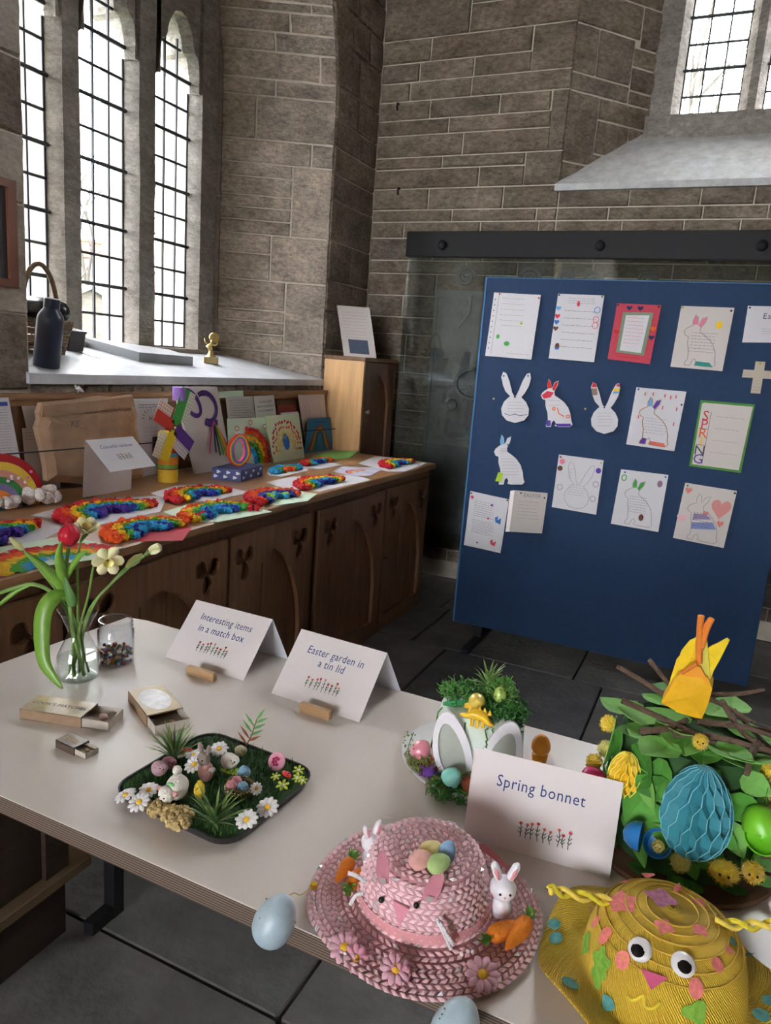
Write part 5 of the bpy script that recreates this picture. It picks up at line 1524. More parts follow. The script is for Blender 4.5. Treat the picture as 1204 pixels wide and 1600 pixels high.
def leaf(par, px, w, dd=(0, 0), m=LEAF, tw=0.0, cup=.22, name='leaf'):
    n = len(px); pts = spline([F(x, y, dd[0] + (dd[1] - dd[0]) * i / (n - 1)) for i, (x, y) in enumerate(px)], 6); N = len(pts)
    sides = []; ws = []
    for i in range(N):
        tdir = (pts[min(i + 1, N - 1)] - pts[max(i - 1, 0)]).normalized()
        s0 = tdir.cross(CF).normalized()
        a = tw * i / N
        sides.append((Matrix.Rotation(a, 3, tdir) @ s0)); q = i / (N - 1)
        ws.append(w * kv * max(.06, (sin(pi * min(1, q * .9 + .1)) ** .7)))
    b = MB(); b.strip(pts, ws, sides, th=.0012, cup=cup); return b.obj(name, m, par, smooth=True)
def petal(b, c, d, side, ln, w, curl=.2, n=6, cup=.18):
    """petal from c along d"""
    nrm = d.cross(side).normalized(); pts = []; ws = []
    for i in range(n + 1):
        q = i / n; pts.append(c + d * (ln * q) + nrm * (curl * ln * q * q)); ws.append(w * (.35 + .65 * sin(pi * min(1, q * .72 + .12))) * (1 if q < .98 else .3))
    b.strip(pts, ws, side, th=.0006, cup=cup)
VG = 'flowers in the glass vase'
UU = V((CR.x, CR.y, 0)).normalized()
def local(o, par):
    o.parent = par; o.matrix_parent_inverse = Matrix.Translation(-V(par.location)); return o
def stemL(par, ang, px, r, dd, rn=.0115):
    """stem standing in the water, gathered through the neck at angle ang, then out along the pixels"""
    a = RAD(ang); rb = .021 if rn else .004
    B_ = vc + UU * (rb * cos(a + 1.5)) + WW * (rb * sin(a + 1.5)) + V((0, 0, .013))
    N_ = vc + UU * (rn * cos(a)) + WW * (rn * sin(a)) + V((0, 0, 76 * kv))
    n = len(px); pts = [B_, B_.lerp(N_, .5), N_] + [F(x, y, dd[0] + (dd[1] - dd[0]) * i / (n - 1)) for i, (x, y) in enumerate(px)]
    b = MB(); b.tube(spline(pts, 8), r, 7); return local(b.obj('stem', STEM, None, smooth=True), par)
def leafL(par, *a, **k):
    return local(leaf(None, *a, **k), par)
t = thing('tulip', 'red tulip with broad green leaves in the vase', 'flower', vc)
stemL(t, 240, [(109, 950), (102, 905), (107, 856)], .0042, (-.012, .0))
c = F(108, 853); up = (F(108, 820) - c).normalized(); s0 = up.cross(CF).normalized(); f0 = s0.cross(up).normalized()
for k in range(6):
    a = 2 * pi * k / 6 + .3; out = s0 * cos(a) + f0 * sin(a); tg = up.cross(out).normalized()
    b = MB(); pts = [c, c + up * 8 * kv + out * 10 * kv, c + up * 18 * kv + out * 12.5 * kv, c + up * 27 * kv + out * 9 * kv, c + up * 34 * kv + out * 3 * kv]
    b.strip(spline(pts, 4), [max(.002, 17 * kv * sin(pi * min(1, q / 16 * .8 + .16)) ** .8) for q in range(17)], tg, th=.001, cup=-.2); local(b.obj('petal', TUL, None, smooth=True), t)
leafL(t, [(105, 930), (98, 918), (84, 902), (66, 884), (38, 862)], 17, (-.010, -.034), tw=.5)
leafL(t, [(104, 922), (99, 905), (95, 888), (92, 868), (96, 845)], 15, (-.012, -.030), m=LEAF, tw=.9)
leafL(t, [(113, 948), (111, 938), (106, 922), (101, 902)], 18, (-.018, -.022), m=LEAFD, tw=-.5)
leafL(t, [(104, 905), (113, 885), (125, 868), (136, 860)], 9, (-.008, -.020))
leafL(t, [(107, 936), (93, 931), (77, 940), (67, 962), (65, 1000), (69, 1035), (83, 1058), (98, 1076)], 27, (-.014, -.095), tw=.25, cup=.12)
def daffodil(label, ang, stem_px, cx, cy, R_, face, dd, closed_=0.0, rn=.0115):
    t = thing('daffodil', label, 'flower', vc, group=VG)
    stemL(t, ang, stem_px, .0028, dd, rn)
    c = F(cx, cy, dd[1]); face = V(face).normalized(); u = face.cross(V((0, 0, 1))).normalized(); w_ = u.cross(face)
    sp_ = F(*stem_px[-1], dd[1])
    b = MB(); b.tube([sp_, (sp_ + c) / 2, c - face * .004], [.003, .005, .006], 7); local(b.obj('ovary', STEM, None, smooth=True), t)
    for k in range(6):
        a = 2 * pi * k / 6; rd = u * cos(a) + w_ * sin(a); d = (rd * (1 - closed_) + face * (.25 + closed_)).normalized(); sd = face.cross(rd).normalized()
        b = MB(); petal(b, c + rd * .003, d, sd, R_ * kv, R_ * kv * .75, curl=random.uniform(-.1, .15)); local(b.obj('petal', CREAM, None, smooth=True), t)
    if closed_ < .8:
        b = MB(); L_ = R_ * kv * .55
        b.lathe([(.004, 0), (R_ * kv * .24, L_ * .35), (R_ * kv * .27, L_ * .8), (R_ * kv * .36, L_), (R_ * kv * .33, L_ * .98), (R_ * kv * .22, L_ * .4), (.003, .002)], 16, c + face * .002, (u, w_, face), close=True); local(b.obj('trumpet', CORONA, None, smooth=True), t)
    return t
daffodil('cream daffodil facing up beside the tulip', 0, [(121, 930), (121, 880), (126, 846)], 135, 831, 23, (.35, -.3, .9), (.004, .054), .35, rn=0.0)
daffodil('open cream daffodil turned towards the room', 300, [(138, 930), (144, 895), (148, 878)], 168, 875, 22, (.75, -.6, -.1), (-.016, -.024))
daffodil('half-open cream daffodil leaning out over the cupboard', 0, [(152, 936), (200, 888), (226, 868)], 234, 862, 20, (.8, .25, .5), (-.002, .006), .9)
t = thing('daffodil_bud', 'pale green daffodil bud on a leaning stem', 'flower', vc)
stemL(t, 60, [(144, 945), (184, 900), (197, 886)], .0028, (.012, .036))
b = MB(); a_, b_ = F(197, 886, .036), F(222, 866, .044); b.tube([a_, a_.lerp(b_, .3), a_.lerp(b_, .65), b_], [.003, .0095, .010, .003], 9); local(b.obj('bud', mat('bud_green', (.62, .66, .28), .5), None, smooth=True), t)
t = thing('narcissus_bud', 'thin green bud stem leaning left from the vase', 'flower', vc)
stemL(t, 120, [(104, 944), (58, 885), (33, 855)], .0028, (.010, .010))
b = MB(); a_, b_ = F(36, 860, .010), F(15, 840, .010); b.tube([a_, a_.lerp(b_, .4), b_], [.004, .0085, .003], 8); local(b.obj('bud', mat('bud_straw', (.45, .45, .20), .5), None, smooth=True), t)
t = thing('drooping_stem', 'pale green stem arching out of the vase to the left', 'flower', vc)
stemL(t, 180, [(103, 951), (78, 924), (50, 913), (20, 920), (-15, 932)], .0044, (.0, -.010))
leafL(t, [(48, 914), (25, 924), (5, 940), (-12, 955)], 7, (-.004, -.012))

# ---- jar of beads
jc = T(181, 1034); kj = depth_of(jc) / F_PX
jr = thing('bead_jar', 'clear plastic screw-top jar part filled with coloured beads', 'jar', jc)
b = MB(); R_ = 27 * kj; H_ = 70 * kj
o_ = [(0, .0015), (R_ * .93, .001), (R_, .005), (R_, H_ * .76), (R_ * .93, H_ * .80), (R_ * .93, H_ * .85), (R_ * .97, H_ * .87), (R_ * .93, H_ * .89), (R_ * .93, H_ * .93), (R_ * .97, H_ * .95), (R_ * .93, H_ * .97), (R_ * .93, H_)]
b.lathe(o_ + [(R_ * .89, H_), (R_ * .89, H_ * .82), (R_ * .955, H_ * .75), (R_ * .955, .006), (0, .005)], 32); b.obj('plastic', glass_mat('jar_plastic', (.93, .94, .95), 1.3, .03), jr, smooth='auto')
BC = [mat('bead_%d' % i, h, .3, spec=.6) for i, h in enumerate(('#a02030', '#2a4a9a', '#2a7a40', '#d8d4d8', '#402a60', '#c8842a'))]
for mi_ in range(6):
    b = MB()
    for k in range(36):
        a = random.uniform(0, 6.28); q = sqrt(random.random()) * R_ * .88
        b.ball((q * cos(a), q * sin(a), .007 + random.random() * H_ * .36 * (1 - .25 * q / R_)), .0042, 6, 5)
    b.obj('beads', BC[mi_], jr, smooth=True, kind='stuff')

# ---- match boxes
def matchbox(A_, B_, C_, frac, h, top, side, label, tcol, words, wsize, parts):
    A, B, C = T(*A_), T(*B_), T(*C_); e = (B - A).normalized(); L = (B - A).length
    w = C - B; w = w - e * w.dot(e); W = w.length; w = w.normalized()
    t = thing('match_box', label, 'box', A)
    M = frame((0, 0, 0), e, w, V((0, 0, 1)))
    th = .0016; cl = L * frac
    b = MB(); b.box((0, 0, 0), (cl, th, h)); b.box((0, W - th, 0), (cl, W, h)); b.box((0, 0, 0), (cl, W, th)); b.box((0, 0, h - th), (cl, W, h)); b.xf(M); sl = b.obj('sleeve', side, t)
    b = MB(); b.box((.001, .001, h), (cl - .001, W - .001, h + .0006)); b.xf(M); b.obj('label_print', top, sl)
    b = MB(); x0 = cl - .02; x1 = L; y0, y1 = th + .0008, W - th - .0008; z1 = h - th - .001
    b.box((x0, y0, th + .0005), (x1, y1, th + .002)); b.box((x0, y0, th), (x1, y0 + th, z1)); b.box((x0, y1 - th, th), (x1, y1, z1)); b.box((x1 - th, y0, th), (x1, y1, z1)); b.xf(M); b.obj('drawer', mat('grey_card', (.48, .43, .37), .8, .1, 60), t)
    if words:
        me = lettering(words, wsize, INK, sl, M @ frame((cl / 2, W / 2, h + .0011), V((1, 0, 0)), V((0, 1, 0))))
    for (fx, fy, r, m_, nm, lb) in parts:
        p = A + M.to_3x3() @ V((cl + (L - cl) * fx, W * fy, th + .002 + r * .7))
        b = MB(); b.ball((0, 0, 0), (r, r * .8, r * .7), 10, 7, .06); tag(b.obj(nm, m_, None, smooth=True, loc=p), lb, 'pebble')
    return t
GOLDC = mat('gold_foil_card', (.62, .50, .33), .28, .35, 14, spec=.6); SIDE = mat('brown_striker', (.30, .20, .125), .75, .15, 60)
PEB = mat('pink_pebble', (.55, .38, .33), .7, .1, 60)
matchbox((31, 1123), (168, 1144), (196, 1121), .70, .022, GOLDC, SIDE, 'large gold match box with its drawer pulled open beside the vase', 0, "COOK'S MATCHES", .014, [(.5, .55, .010, PEB, 'pink_pebble', 'small round pink pebble in the open gold match box')])
matchbox((200, 1096), (240, 1151), (292, 1130), .74, .024, mat('silver_label', (.55, .43, .26), .25, .2, 20, spec=.7), SIDE, 'gold and silver match box turned end on by the tray garden', 0, "", .01, [(.45, .6, .008, mat('brown_pebble', (.28, .18, .12), .7), 'brown_pebble', 'small brown pebble in the silver-topped match box')])
matchbox((87, 1167), (132, 1189), (158, 1178), .64, .015, mat('brown_label', (.26, .21, .20), .25, .2, 40, spec=.6), mat('dark_side', (.09, .06, .045), .7), 'tiny dark brown match box reading EGG in front of the large one', 0, "", .01, [(.45, .55, .005, mat('tan_crumb', (.50, .36, .22), .8), 'tan_nut', 'tiny tan nut in the small brown match box')])
egm = [o for o in bpy.data.objects if o.name.startswith('match_box') and 'EGG' in o.get('label', '')][0]
A, B, C = T(87, 1167), T(132, 1189), T(158, 1178); e = (B - A).normalized(); w = (C - B); w = (w - e * w.dot(e)); W = w.length; w.normalize()
lettering('EGG', .019, mat('gold_ink', (.6, .42, .12), .4), egm, frame(e * (B - A).length * .32 + w * W * .5 + V((0, 0, .0163)), e, w))

sv = [o for o in bpy.data.objects if o.name.startswith('match_box') and 'silver' in o.get('label', '')][0]
A, B, C = T(200, 1096), T(240, 1151), T(292, 1130); e = (B - A).normalized(); w = (C - B); w = (w - e * w.dot(e)); W = w.length; w.normalize(); L = (B - A).length
b = MB(); b.add([e * (L * .37 + L * .30 * cos(q)) + w * (W * (.5 + .40 * sin(q))) + V((0, 0, .0250)) for q in [2 * pi * i / 24 for i in range(24)]], [tuple(range(24))]); b.obj('oval_print', mat('silver_oval', (.66, .67, .70), .18, .25, 60, spec=.8), sv)
# ---- folded place cards with wooden rests
CARD = mat('card_white', (.70, .655, .665), .55, spec=.3)
CBLUE = mat('card_blue_ink', '#2d3a78', .6)
def upright(BL, BR, TLp, TRp=None):
    """rectangle standing on its bottom edge; its lean comes from the pixel of the top left corner"""
    bl_, br_ = T(*BL), T(*BR); e = br_ - bl_
    tl = atp(TLp[0], TLp[1], bl_, e)
    if TRp is not None:
        tr = atp(TRp[0], TRp[1], br_, e); hvec = ((tl - bl_) + (tr - br_)) / 2
    else:
        hvec = tl - bl_
    return bl_, br_, bl_ + hvec, br_ + hvec
def tent(BL, BR, TL, TR, BKR, label, words, sizes, rest):
    bl_, br_, tl, tr = upright(BL, BR, TL, TR)
    bk = T(*BKR); e = br_ - bl_; bkl = bk - e
    t = thing('place_card', label, 'card', (bl_ + bk) / 2, group=None); off = V(t.location)
    s = Sheet([p - off for p in (tl, tr, br_, bl_)], .0008); s.n = ((tr - tl).cross(tl - bl_)).normalized(); s.n = s.n if s.n.dot(CAM - tl) > 0 else -s.n
    s.build('front_leaf', CARD, t, 2)
    for (wd, tt_, sz) in words:
        s.text(wd, .5, tt_, sz, CBLUE, space=1.06, shear=.05, sx=.82)
    flower_print(s, .3, .7, .60, .78)
    q = Sheet([p - off for p in (tl, tr, bk, bkl)], .0008); q.n = -V((0, -1, 0)) * -1; q.n = (bk - bkl).cross(tl - bkl).normalized(); q.n = q.n if q.n.y < 0 else -q.n
    q.build('back_leaf', mat('card_inner', (.72, .74, .80), .55), t, 2)
    r0, r1 = T(*rest[0]), T(*rest[1]); d = (r1 - r0).normalized(); sd = V((-d.y, d.x, 0))
    w = thing('wooden_rest', rest[2], 'block', r0)
    M = frame((0, 0, 0), d, sd, V((0, 0, 1))); L = (r1 - r0).length
    b = MB(); b.bbox((0, 0, 0), (L, .014, .010), .001); b.bbox((0, -.001, .010), (L, .012, .021), .001); b.xf(M); b.obj('block', mat('beech', (.50, .32, .17), .5, .15, 12, stretch=(1, 8, 8)), w)
    return t
tent((258, 1027), (380, 1064), (306, 938), (427, 967), (450, 1030), 'folded white card reading Interesting items in a match box', [('Interesting items', .24, .026), ('in a match box', .42, .026)], 0, ((291, 1054), (333, 1066), 'small beech block in front of the match box card'))
tent((424, 1083), (561, 1129), (470, 983), (606, 1020), (626, 1080), 'folded white card reading Easter garden in a tin lid', [('Easter garden in', .26, .026), ('a tin lid', .41, .026)], 0, ((467, 1112), (514, 1127), 'small beech block in front of the Easter garden card'))
bl_, br_, tl, tr = upright((723, 1308), (952, 1372), (744, 1168), (975, 1222))
t = thing('bonnet_card', 'white card reading Spring bonnet standing behind the pink hat', 'card', (bl_ + br_) / 2); off = V(t.location)
s = Sheet([p - off for p in (tl, tr, br_, bl_)], .0012); s.build('front_leaf', CARD, t, 2)
s.text('Spring bonnet', .48, .29, .0275, CBLUE, space=1.08, shear=.05, sx=.82); flower_print(s, .36, .74, .62, .82, 9, 5)
e = (br_ - bl_); nb = V((-e.y, e.x, 0)).normalized()
q = Sheet([p - off for p in (tl, tr, br_ + nb * .02, bl_ + nb * .02)], .0008); q.n = -nb; q.build('back_leaf', MATS['card_inner'], t, 2)
# ================================================================== Easter garden in a tin lid
gc = V((-.702, .935, TZ)); ga = RAD(-3); GW, GD = .264, .250
tr = thing('tray_garden', 'black rounded tin lid planted with grass and daisies', 'garden', gc, ga)
def rrect(w, d, r, n=6):
    pts = []
    for (sx, sy, a0) in ((1, 1, 0), (-1, 1, 90), (-1, -1, 180), (1, -1, 270)):
        for k in range(n + 1):
            a = RAD(a0 + 90 * k / n); pts.append((sx * (w / 2 - r) + r * cos(a), sy * (d / 2 - r) + r * sin(a)))
    return pts
b = MB(); o1 = rrect(GW, GD, .045); o0 = rrect(GW - .014, GD - .014, .04); i1 = rrect(GW - .006, GD - .006, .042); n = len(o1)
vs = [(x, y, 0) for x, y in o0] + [(x, y, .015) for x, y in o1] + [(x, y, .015) for x, y in i1] + [(x, y, .003) for x, y in o0]
fs = [tuple(range(n - 1, -1, -1)), tuple(range(3 * n, 4 * n))]
for k in range(3):
    for i in range(n):
        j = (i + 1) % n; fs.append((k * n + i, k * n + j, k * n + n + j, k * n + n + i))
b.add(vs, fs); b.obj('tin_lid', mat('tin_black', (.022, .020, .022), .4, spec=.5), tr)
GT = [mat('turf_%d' % i, h, .7, .25, 60) for i, h in enumerate(('#2f5a1e', '#3f7428', '#24481a'))]
b = MB(); b.prism([(x, y, .003) for x, y in rrect(GW - .012, GD - .012, .04)], (0, 0, .009)); b.obj('turf', GT[2], tr)
for mi_ in range(3):
    b = MB()
    for k in range(1100):
        x, y = random.uniform(-.5, .5) * (GW - .012), random.uniform(-.5, .5) * (GD - .012)
        if hypot(max(0, abs(x) - .08), max(0, abs(y) - .08)) > .04:
            continue
        h = random.uniform(.006, .015); a = random.uniform(0, pi); l = V((random.uniform(-.006, .006), random.uniform(-.006, .006), h)); w_ = V((cos(a), sin(a), 0)) * .0011; p = V((x, y, .011))
        b.add([p - w_, p + w_, p + l], [(0, 1, 2)])
    b.obj('grass', GT[mi_], tr, kind='stuff', fix=False)
def gp(zx, zy, z=.014):
    """crop pixel -> local point of the tray"""
    return rotz(-ga).to_3x3() @ (T(160 + zx / 3.44, 1100 + zy / 3.44, TZ + z) - gc)
DPET = mat('daisy_petal', (.78, .75, .78), .6, spec=.3); DEYE = mat('daisy_eye', (.85, .52, .04), .6, .15, 120)
def daisy(par, c, r, tilt, m=DPET, eye=DEYE, n=11, name='daisy'):
    nrm = V(tilt).normalized(); u = nrm.cross(V((0.2, 1, 0))).normalized(); w_ = nrm.cross(u)
    b = MB()
    b.lathe([(r * .28, 0), (r * .27, r * .10), (r * .15, r * .17), (0, r * .18)], 12, c, (u, w_, nrm)); eyeo = b.obj(name, eye, par, smooth=True)
    for k in range(n):
        a = 2 * pi * k / n; rd = u * cos(a) + w_ * sin(a); sd = nrm.cross(rd)
        b = MB(); pts = [c + rd * r * .18, c + rd * r * .5 + nrm * r * .10, c + rd * r * .8 + nrm * r * .10, c + rd * r * random.uniform(.95, 1.05) + nrm * r * random.uniform(-.05, .08)]
        b.strip(pts, [r * .2, r * .40, r * .44, r * .16], sd, th=r * .05, cup=.08); b.obj('petal', m, eyeo, smooth=True)
    return eyeo
for (zx, zy, r, tl_) in ((125, 490, .0185, (-.3, -.2, 1)), (198, 527, .0185, (0, -.5, 1)), (248, 462, .0165, (.1, -.3, 1)), (495, 325, .019, (-.1, -.5, 1)), (627, 242, .0175, (.1, -.4, 1)), (490, 272, .014, (-.2, -.2, 1)), (530, 262, .013, (.3, .1, 1)), (775, 622, .0185, (.0, -.4, 1)), (887, 557, .0185, (.1, -.5, 1)), (826, 455, .011, (.6, -.5, .6)), (435, 275, .012, (-.4, 0, 1))):
    daisy(tr, gp(zx, zy, .026), r, tl_)
LIMP = mat('lime_petal', (.55, .68, .08), .6)
for (zx, zy, r) in ((1053, 357, .0115), (968, 437, .012), (1046, 398, .010), (930, 390, .009), (1075, 412, .009)):
    daisy(tr, gp(zx, zy, .022), r, (.1, -.4, 1), LIMP, mat('white_eye', (.8, .78, .6), .6), 6, 'lime_flower')
def spiky(par, c, h, n, m, spread=.7, name='spiky_plant', w=.0045, rnd=random):
    b = MB()
    for k in range(n):
        a = rnd.uniform(0, 2 * pi); el = rnd.uniform(.15, 1) ** .8; d = V((cos(a) * (1 - el * .75), sin(a) * (1 - el * .75), .25 + el)).normalized(); L = h * rnd.uniform(.7, 1.05)
        sd = d.cross(V((0, 0, 1))); sd = sd.normalized() if sd.length > 1e-3 else V((1, 0, 0)); out = V((cos(a), sin(a), -.1))
        pts = [c, c + d * L * .4 + out * L * .02, c + d * L * .75 + out * L * .10 * spread, c + d * L + out * L * .28 * spread]
        b.strip(pts, [w * .6, w, w * .8, w * .1], sd, th=0, cup=.25)
    return b.obj(name, m, par, smooth=True, kind='stuff', fix=False)
PL1 = mat('plastic_plant', (.21, .33, .10), .45, .35, 90, spec=.5); PL2 = mat('plastic_plant_dark', (.07, .16, .05), .45, .3, 90)
spiky(tr, gp(385, 290, .012), .066, 34, PL1); spiky(tr, gp(385, 290, .012), .055, 14, PL2)
spiky(tr, gp(600, 640, .012), .062, 34, PL1); spiky(tr, gp(605, 640, .012), .052, 14, PL2)
c = gp(765, 238, .015); top = gp(830, 70, .015) ; top = c + V((.020, .006, .062))
b = MB(); b.tube([c, c.lerp(top, .5) + V((.003, 0, 0)), top], .0012, 5); sprig = b.obj('bamboo_sprig', mat('sprig_stem', (.25, .14, .06), .6), tr)
for k in range(9):
    q = .15 + .85 * k / 8; p = c.lerp(top, q); sd_ = 1 if k % 2 else -1
    d = V((sd_ * .8 + .35, .25 * sd_, .75)).normalized() if k < 8 else V((.5, .2, .9)).normalized()
    b = MB(); b.strip([p, p + d * .014, p + d * .03], [.002, .0055, .0006], d.cross(V((.3, -1, .2))).normalized(), th=.0004, cup=.1); b.obj('leaflet', mat('rust_leaf', (.35, .12, .05), .5) if k < 3 else mat('sprig_leaf', (.13, .36, .10), .5), sprig, smooth=True)
MOSS = mat('tan_moss', (.60, .46, .22), .95, .25, 200)
def moss(par, c, R_, n, m, name='moss', flat=.6, sz=.0035):
    b = MB()
    for k in range(n):
        a = random.uniform(0, 6.28); q = sqrt(random.random()) * R_; b.ball(c + V((q * cos(a), q * sin(a), random.random() * R_ * flat)), sz * random.uniform(.7, 1.3), 5, 4, .3)
    return b.obj(name, m, par, kind='stuff')
moss(tr, gp(300, 575, .014), .018, 130, MOSS); moss(tr, gp(405, 630, .014), .024, 220, MOSS)
GG = 'felt animals in the tin lid garden'
def gw(zx, zy, z=.016):
    return T(160 + zx / 3.44, 1100 + zy / 3.44, TZ + z)
FELTW = mat('white_felt', (.78, .74, .68), .9, .06, 80, .4, 250); FELTG = mat('grey_felt', (.33, .27, .24), .9, .1, 80, .4, 250); FELTP = mat('pink_felt', (.68, .36, .36), .9, .1, 80, .4, 250)
BEADK = mat('black_bead', (.01, .01, .01), .2, spec=.6)
# sheep
c = gw(400, 510, .014); t = thing('felt_sheep', 'white felt lamb with a small green bow in the tray garden', 'figure', c)
b = MB(); b.ball((0, 0, .022), (.018, .020, .022), 14, 10, .05); b.ball((-.004, .004, .049), .008, 10, 7, .1); b.obj('body', FELTW, t, smooth=True)
b = MB(); b.ball((-.004, -.020, .019), (.0145, .013, .014), 14, 10); h = b.obj('head', FELTW, t, smooth=True)
for s_ in (-1, 1):
    b = MB(); b.ball((-.004 + s_ * .015, -.019, .023), (.007, .003, .005), 8, 6); b.obj('ear', FELTP, h, smooth=True)
    b = MB(); b.ball((-.004 + s_ * .005, -.0325, .019), .0013, 6, 5); b.obj('eye', BEADK, h)
b = MB(); b.ball((-.004, -.033, .014), (.002, .001, .0014), 6, 5); b.obj('nose', BEADK, h)
b = MB(); b.ball((.000, -.015, .035), (.007, .003, .003), 8, 6, .2); b.obj('bow', mat('bow_green', (.2, .55, .2), .6), t)
# grey rabbit
c = gw(553, 412, .014); t = thing('felt_rabbit', 'grey felt rabbit with pink chest and tall ears in the tray garden', 'figure', c)
b = MB(); b.ball((0, 0, .018), (.014, .013, .019), 14, 10); b.obj('body', FELTP, t, smooth=True)
b = MB(); b.ball((-.003, -.002, .042), (.0115, .011, .0125), 14, 10); b.tube([(.012, -.002, .024), (.020, -.004, .030)], [.005, .004], 8); h = b.obj('head', FELTG, t, smooth=True)
for s_ in (-1, 1):
    b = MB(); b.tube([(-.003 + s_ * .005, 0, .050), (-.005 + s_ * .009, .002, .060), (-.006 + s_ * .010, .002, .067)], [.003, .0052, .002], 8); b.obj('ear', FELTG, h, smooth=True)
    b = MB(); b.ball((-.003 + s_ * .005, -.0125, .045), .0013, 6, 5); b.obj('eye', BEADK, h)
# round birds
def bird(zx, zy, r, m, label, m2=None, feet=True):
    c = gw(zx, zy, .014); t = thing('pompom_bird', label, 'figure', c, group=None)
    b = MB(); b.ball((0, 0, r), (r * 1.15, r, r), 14, 10, .04); b.obj('body', m, t, smooth=True)
    b = MB(); b.ball((r * .95, -r * .2, r * 1.5), r * .58, 12, 8); h = b.obj('head', m2 or m, t, smooth=True)
    for s_ in (-1, 1):
        b = MB(); b.ball((r * 1.05 + s_ * r * .25, -r * .72, r * 1.62), r * .09, 6, 5); b.obj('eye', BEADK, h)
    b = MB(); b.ball((r * 1.1, -r * .82, r * 1.42), (r * .14, r * .16, r * .1), 6, 5); b.obj('beak', mat('beak_orange', (.85, .35, .03), .5), h)
    return t
bird(680, 345, .0145, FELTW, 'round white felt bird on a green leaf in the tray garden')
bird(740, 278, .010, mat('cream_felt', (.70, .70, .48), .9), 'pale cream felt duckling with orange beak in the tray garden')
LPK = mat('mauve_felt', (.52, .33, .38), .9, .1, 80, .5, 250)
bird(305, 382, .013, LPK, 'mauve felt bird nearer the tray rim'); bird(355, 348, .0115, mat('deep_mauve_felt', (.46, .22, .30), .9, .1, 80, .5, 250), 'deep pink felt bird behind the mauve one')
c = gw(690, 358, .013); b = MB(); b.prism([(.02 * cos(a) * (1 + .2 * cos(3 * a)), .012 * sin(a), 0) for a in [2 * pi * i / 16 for i in range(16)]], (0, 0, .0012)); b.obj('leaf_pad', LIMP, tr, loc=rotz(-ga).to_3x3() @ (c - gc))
# chick
c = gw(520, 500, .014); t = thing('felt_chick', 'tall yellow felt chick between lamb and nest', 'figure', c); CHY = mat('chick_yellow', (.80, .58, .05), .9, .1, 80, .5, 250)
b = MB(); b.tube([(0, 0, .0), (0, 0, .010), (0, 0, .020), (0, 0, .030)], [.006, .0095, .0085, .003], 12); b.obj('body', CHY, t, smooth=True)
for s_ in (-1, 1):
    b = MB(); b.ball((s_ * .003, -.008, .022), .001, 6, 5); b.obj('eye', BEADK, t)
b = MB(); b.ball((0, -.0095, .019), (.002, .003, .0015), 6, 5); b.obj('beak', mat('beak_orange', (.85, .35, .03), .5), t)
# nest of eggs
c = gw(735, 470, .013); t = thing('twig_nest', 'small round twig nest in the tray garden', 'nest', c)
NST = mat('nest_twig', (.20, .15, .07), .9, .3, 60)
for k in range(7):
    b = MB(); q = .021 + random.uniform(-.002, .003); z = .002 + .002 * k
    b.tube([((q + .0015 * sin(7 * a + k)) * cos(a), (q + .0015 * sin(5 * a + k)) * sin(a), z + .002 * sin(3 * a + k)) for a in [2 * pi * i / 22 for i in range(23)]], .0016, 5, cap=False); b.obj('twig_ring', NST, t, smooth=True)
b = MB()
for k in range(30):
    a = 2 * pi * k / 30; b.ball((.024 * cos(a), .024 * sin(a), .008 + random.uniform(-.004, .006)), random.uniform(.0012, .0022), 5, 4)
b.obj('tiny_buds', mat('pale_bud', (.62, .64, .42), .8), t, kind='stuff')
for (dx, dy, m_, lb) in ((-.009, .004, mat('puff_pink', (.75, .32, .38), .95, .1, 90, .6, 300), 'pink fluffy ball at the back of the twig nest'), (-.009, -.010, MATS['puff_pink'], 'pink fluffy ball at the front of the twig nest'), (.009, -.003, mat('puff_blue', (.28, .52, .74), .95, .1, 90, .6, 300), 'blue fluffy ball in the twig nest')):
    b = MB(); b.ball((0, 0, 0), .0098, 12, 9, .07); tag(b.obj('fluffy_ball', m_, None, smooth=True, loc=c + V((dx, dy, .013))), lb, 'pompom')
b = MB(); b.ball((0, 0, 0), .0118, 12, 9, .07); tag(b.obj('fluffy_ball', MATS['puff_blue'], None, smooth=True, loc=gw(760, 368, .024)), 'blue fluffy ball outside the nest beside the white bird', 'pompom')
# pink felt disc and ladybirds
c = gw(935, 335, .016); t = thing('felt_flower', 'pink felt flower disc with raspberry centre in the tray garden', 'flower', c)
b = MB(); b.lathe([(.0165, -.0015), (.0165, .0015), (0, .002)], 18, (0, 0, .010), (V((1, 0, 0)), V((0, .5, .87)), V((0, -.87, .5)))); b.obj('disc', mat('pink_disc', (.76, .36, .46), .85), t)
b = MB()
for k in range(7):
    a = k * .9; q = .006 if k else 0
    b.ball((q * cos(a), -.003 + q * sin(a) * .5, .0115 + q * sin(a) * .87), .0028, 8, 6)
b.obj('bead_cluster', mat('raspberry', (.55, .05, .18), .4), t, smooth=True, kind='stuff')
for (zx, zy, ax_) in ((452, 245, .35), (990, 378, -.5)):
    c = gw(zx, zy, .026); t = thing('ladybird', 'flat red wooden ladybird beside the spiky plant' if zx < 500 else 'flat red wooden ladybird beside the pink felt flower', 'figure', c, ax_)
    b = MB(); b.ball((0, 0, 0), (.0125, .0065, .0025), 14, 8); b.obj('body', mat('ladybird_red', (.68, .03, .03), .4), t, smooth=True)
    b = MB()
    for k in range(4):
        b.ball((-.006 + .004 * k, .002 * (-1) ** k, .0024), (.0012, .0012, .0005), 6, 4)
    b.obj('spots', BEADK, t, kind='stuff')

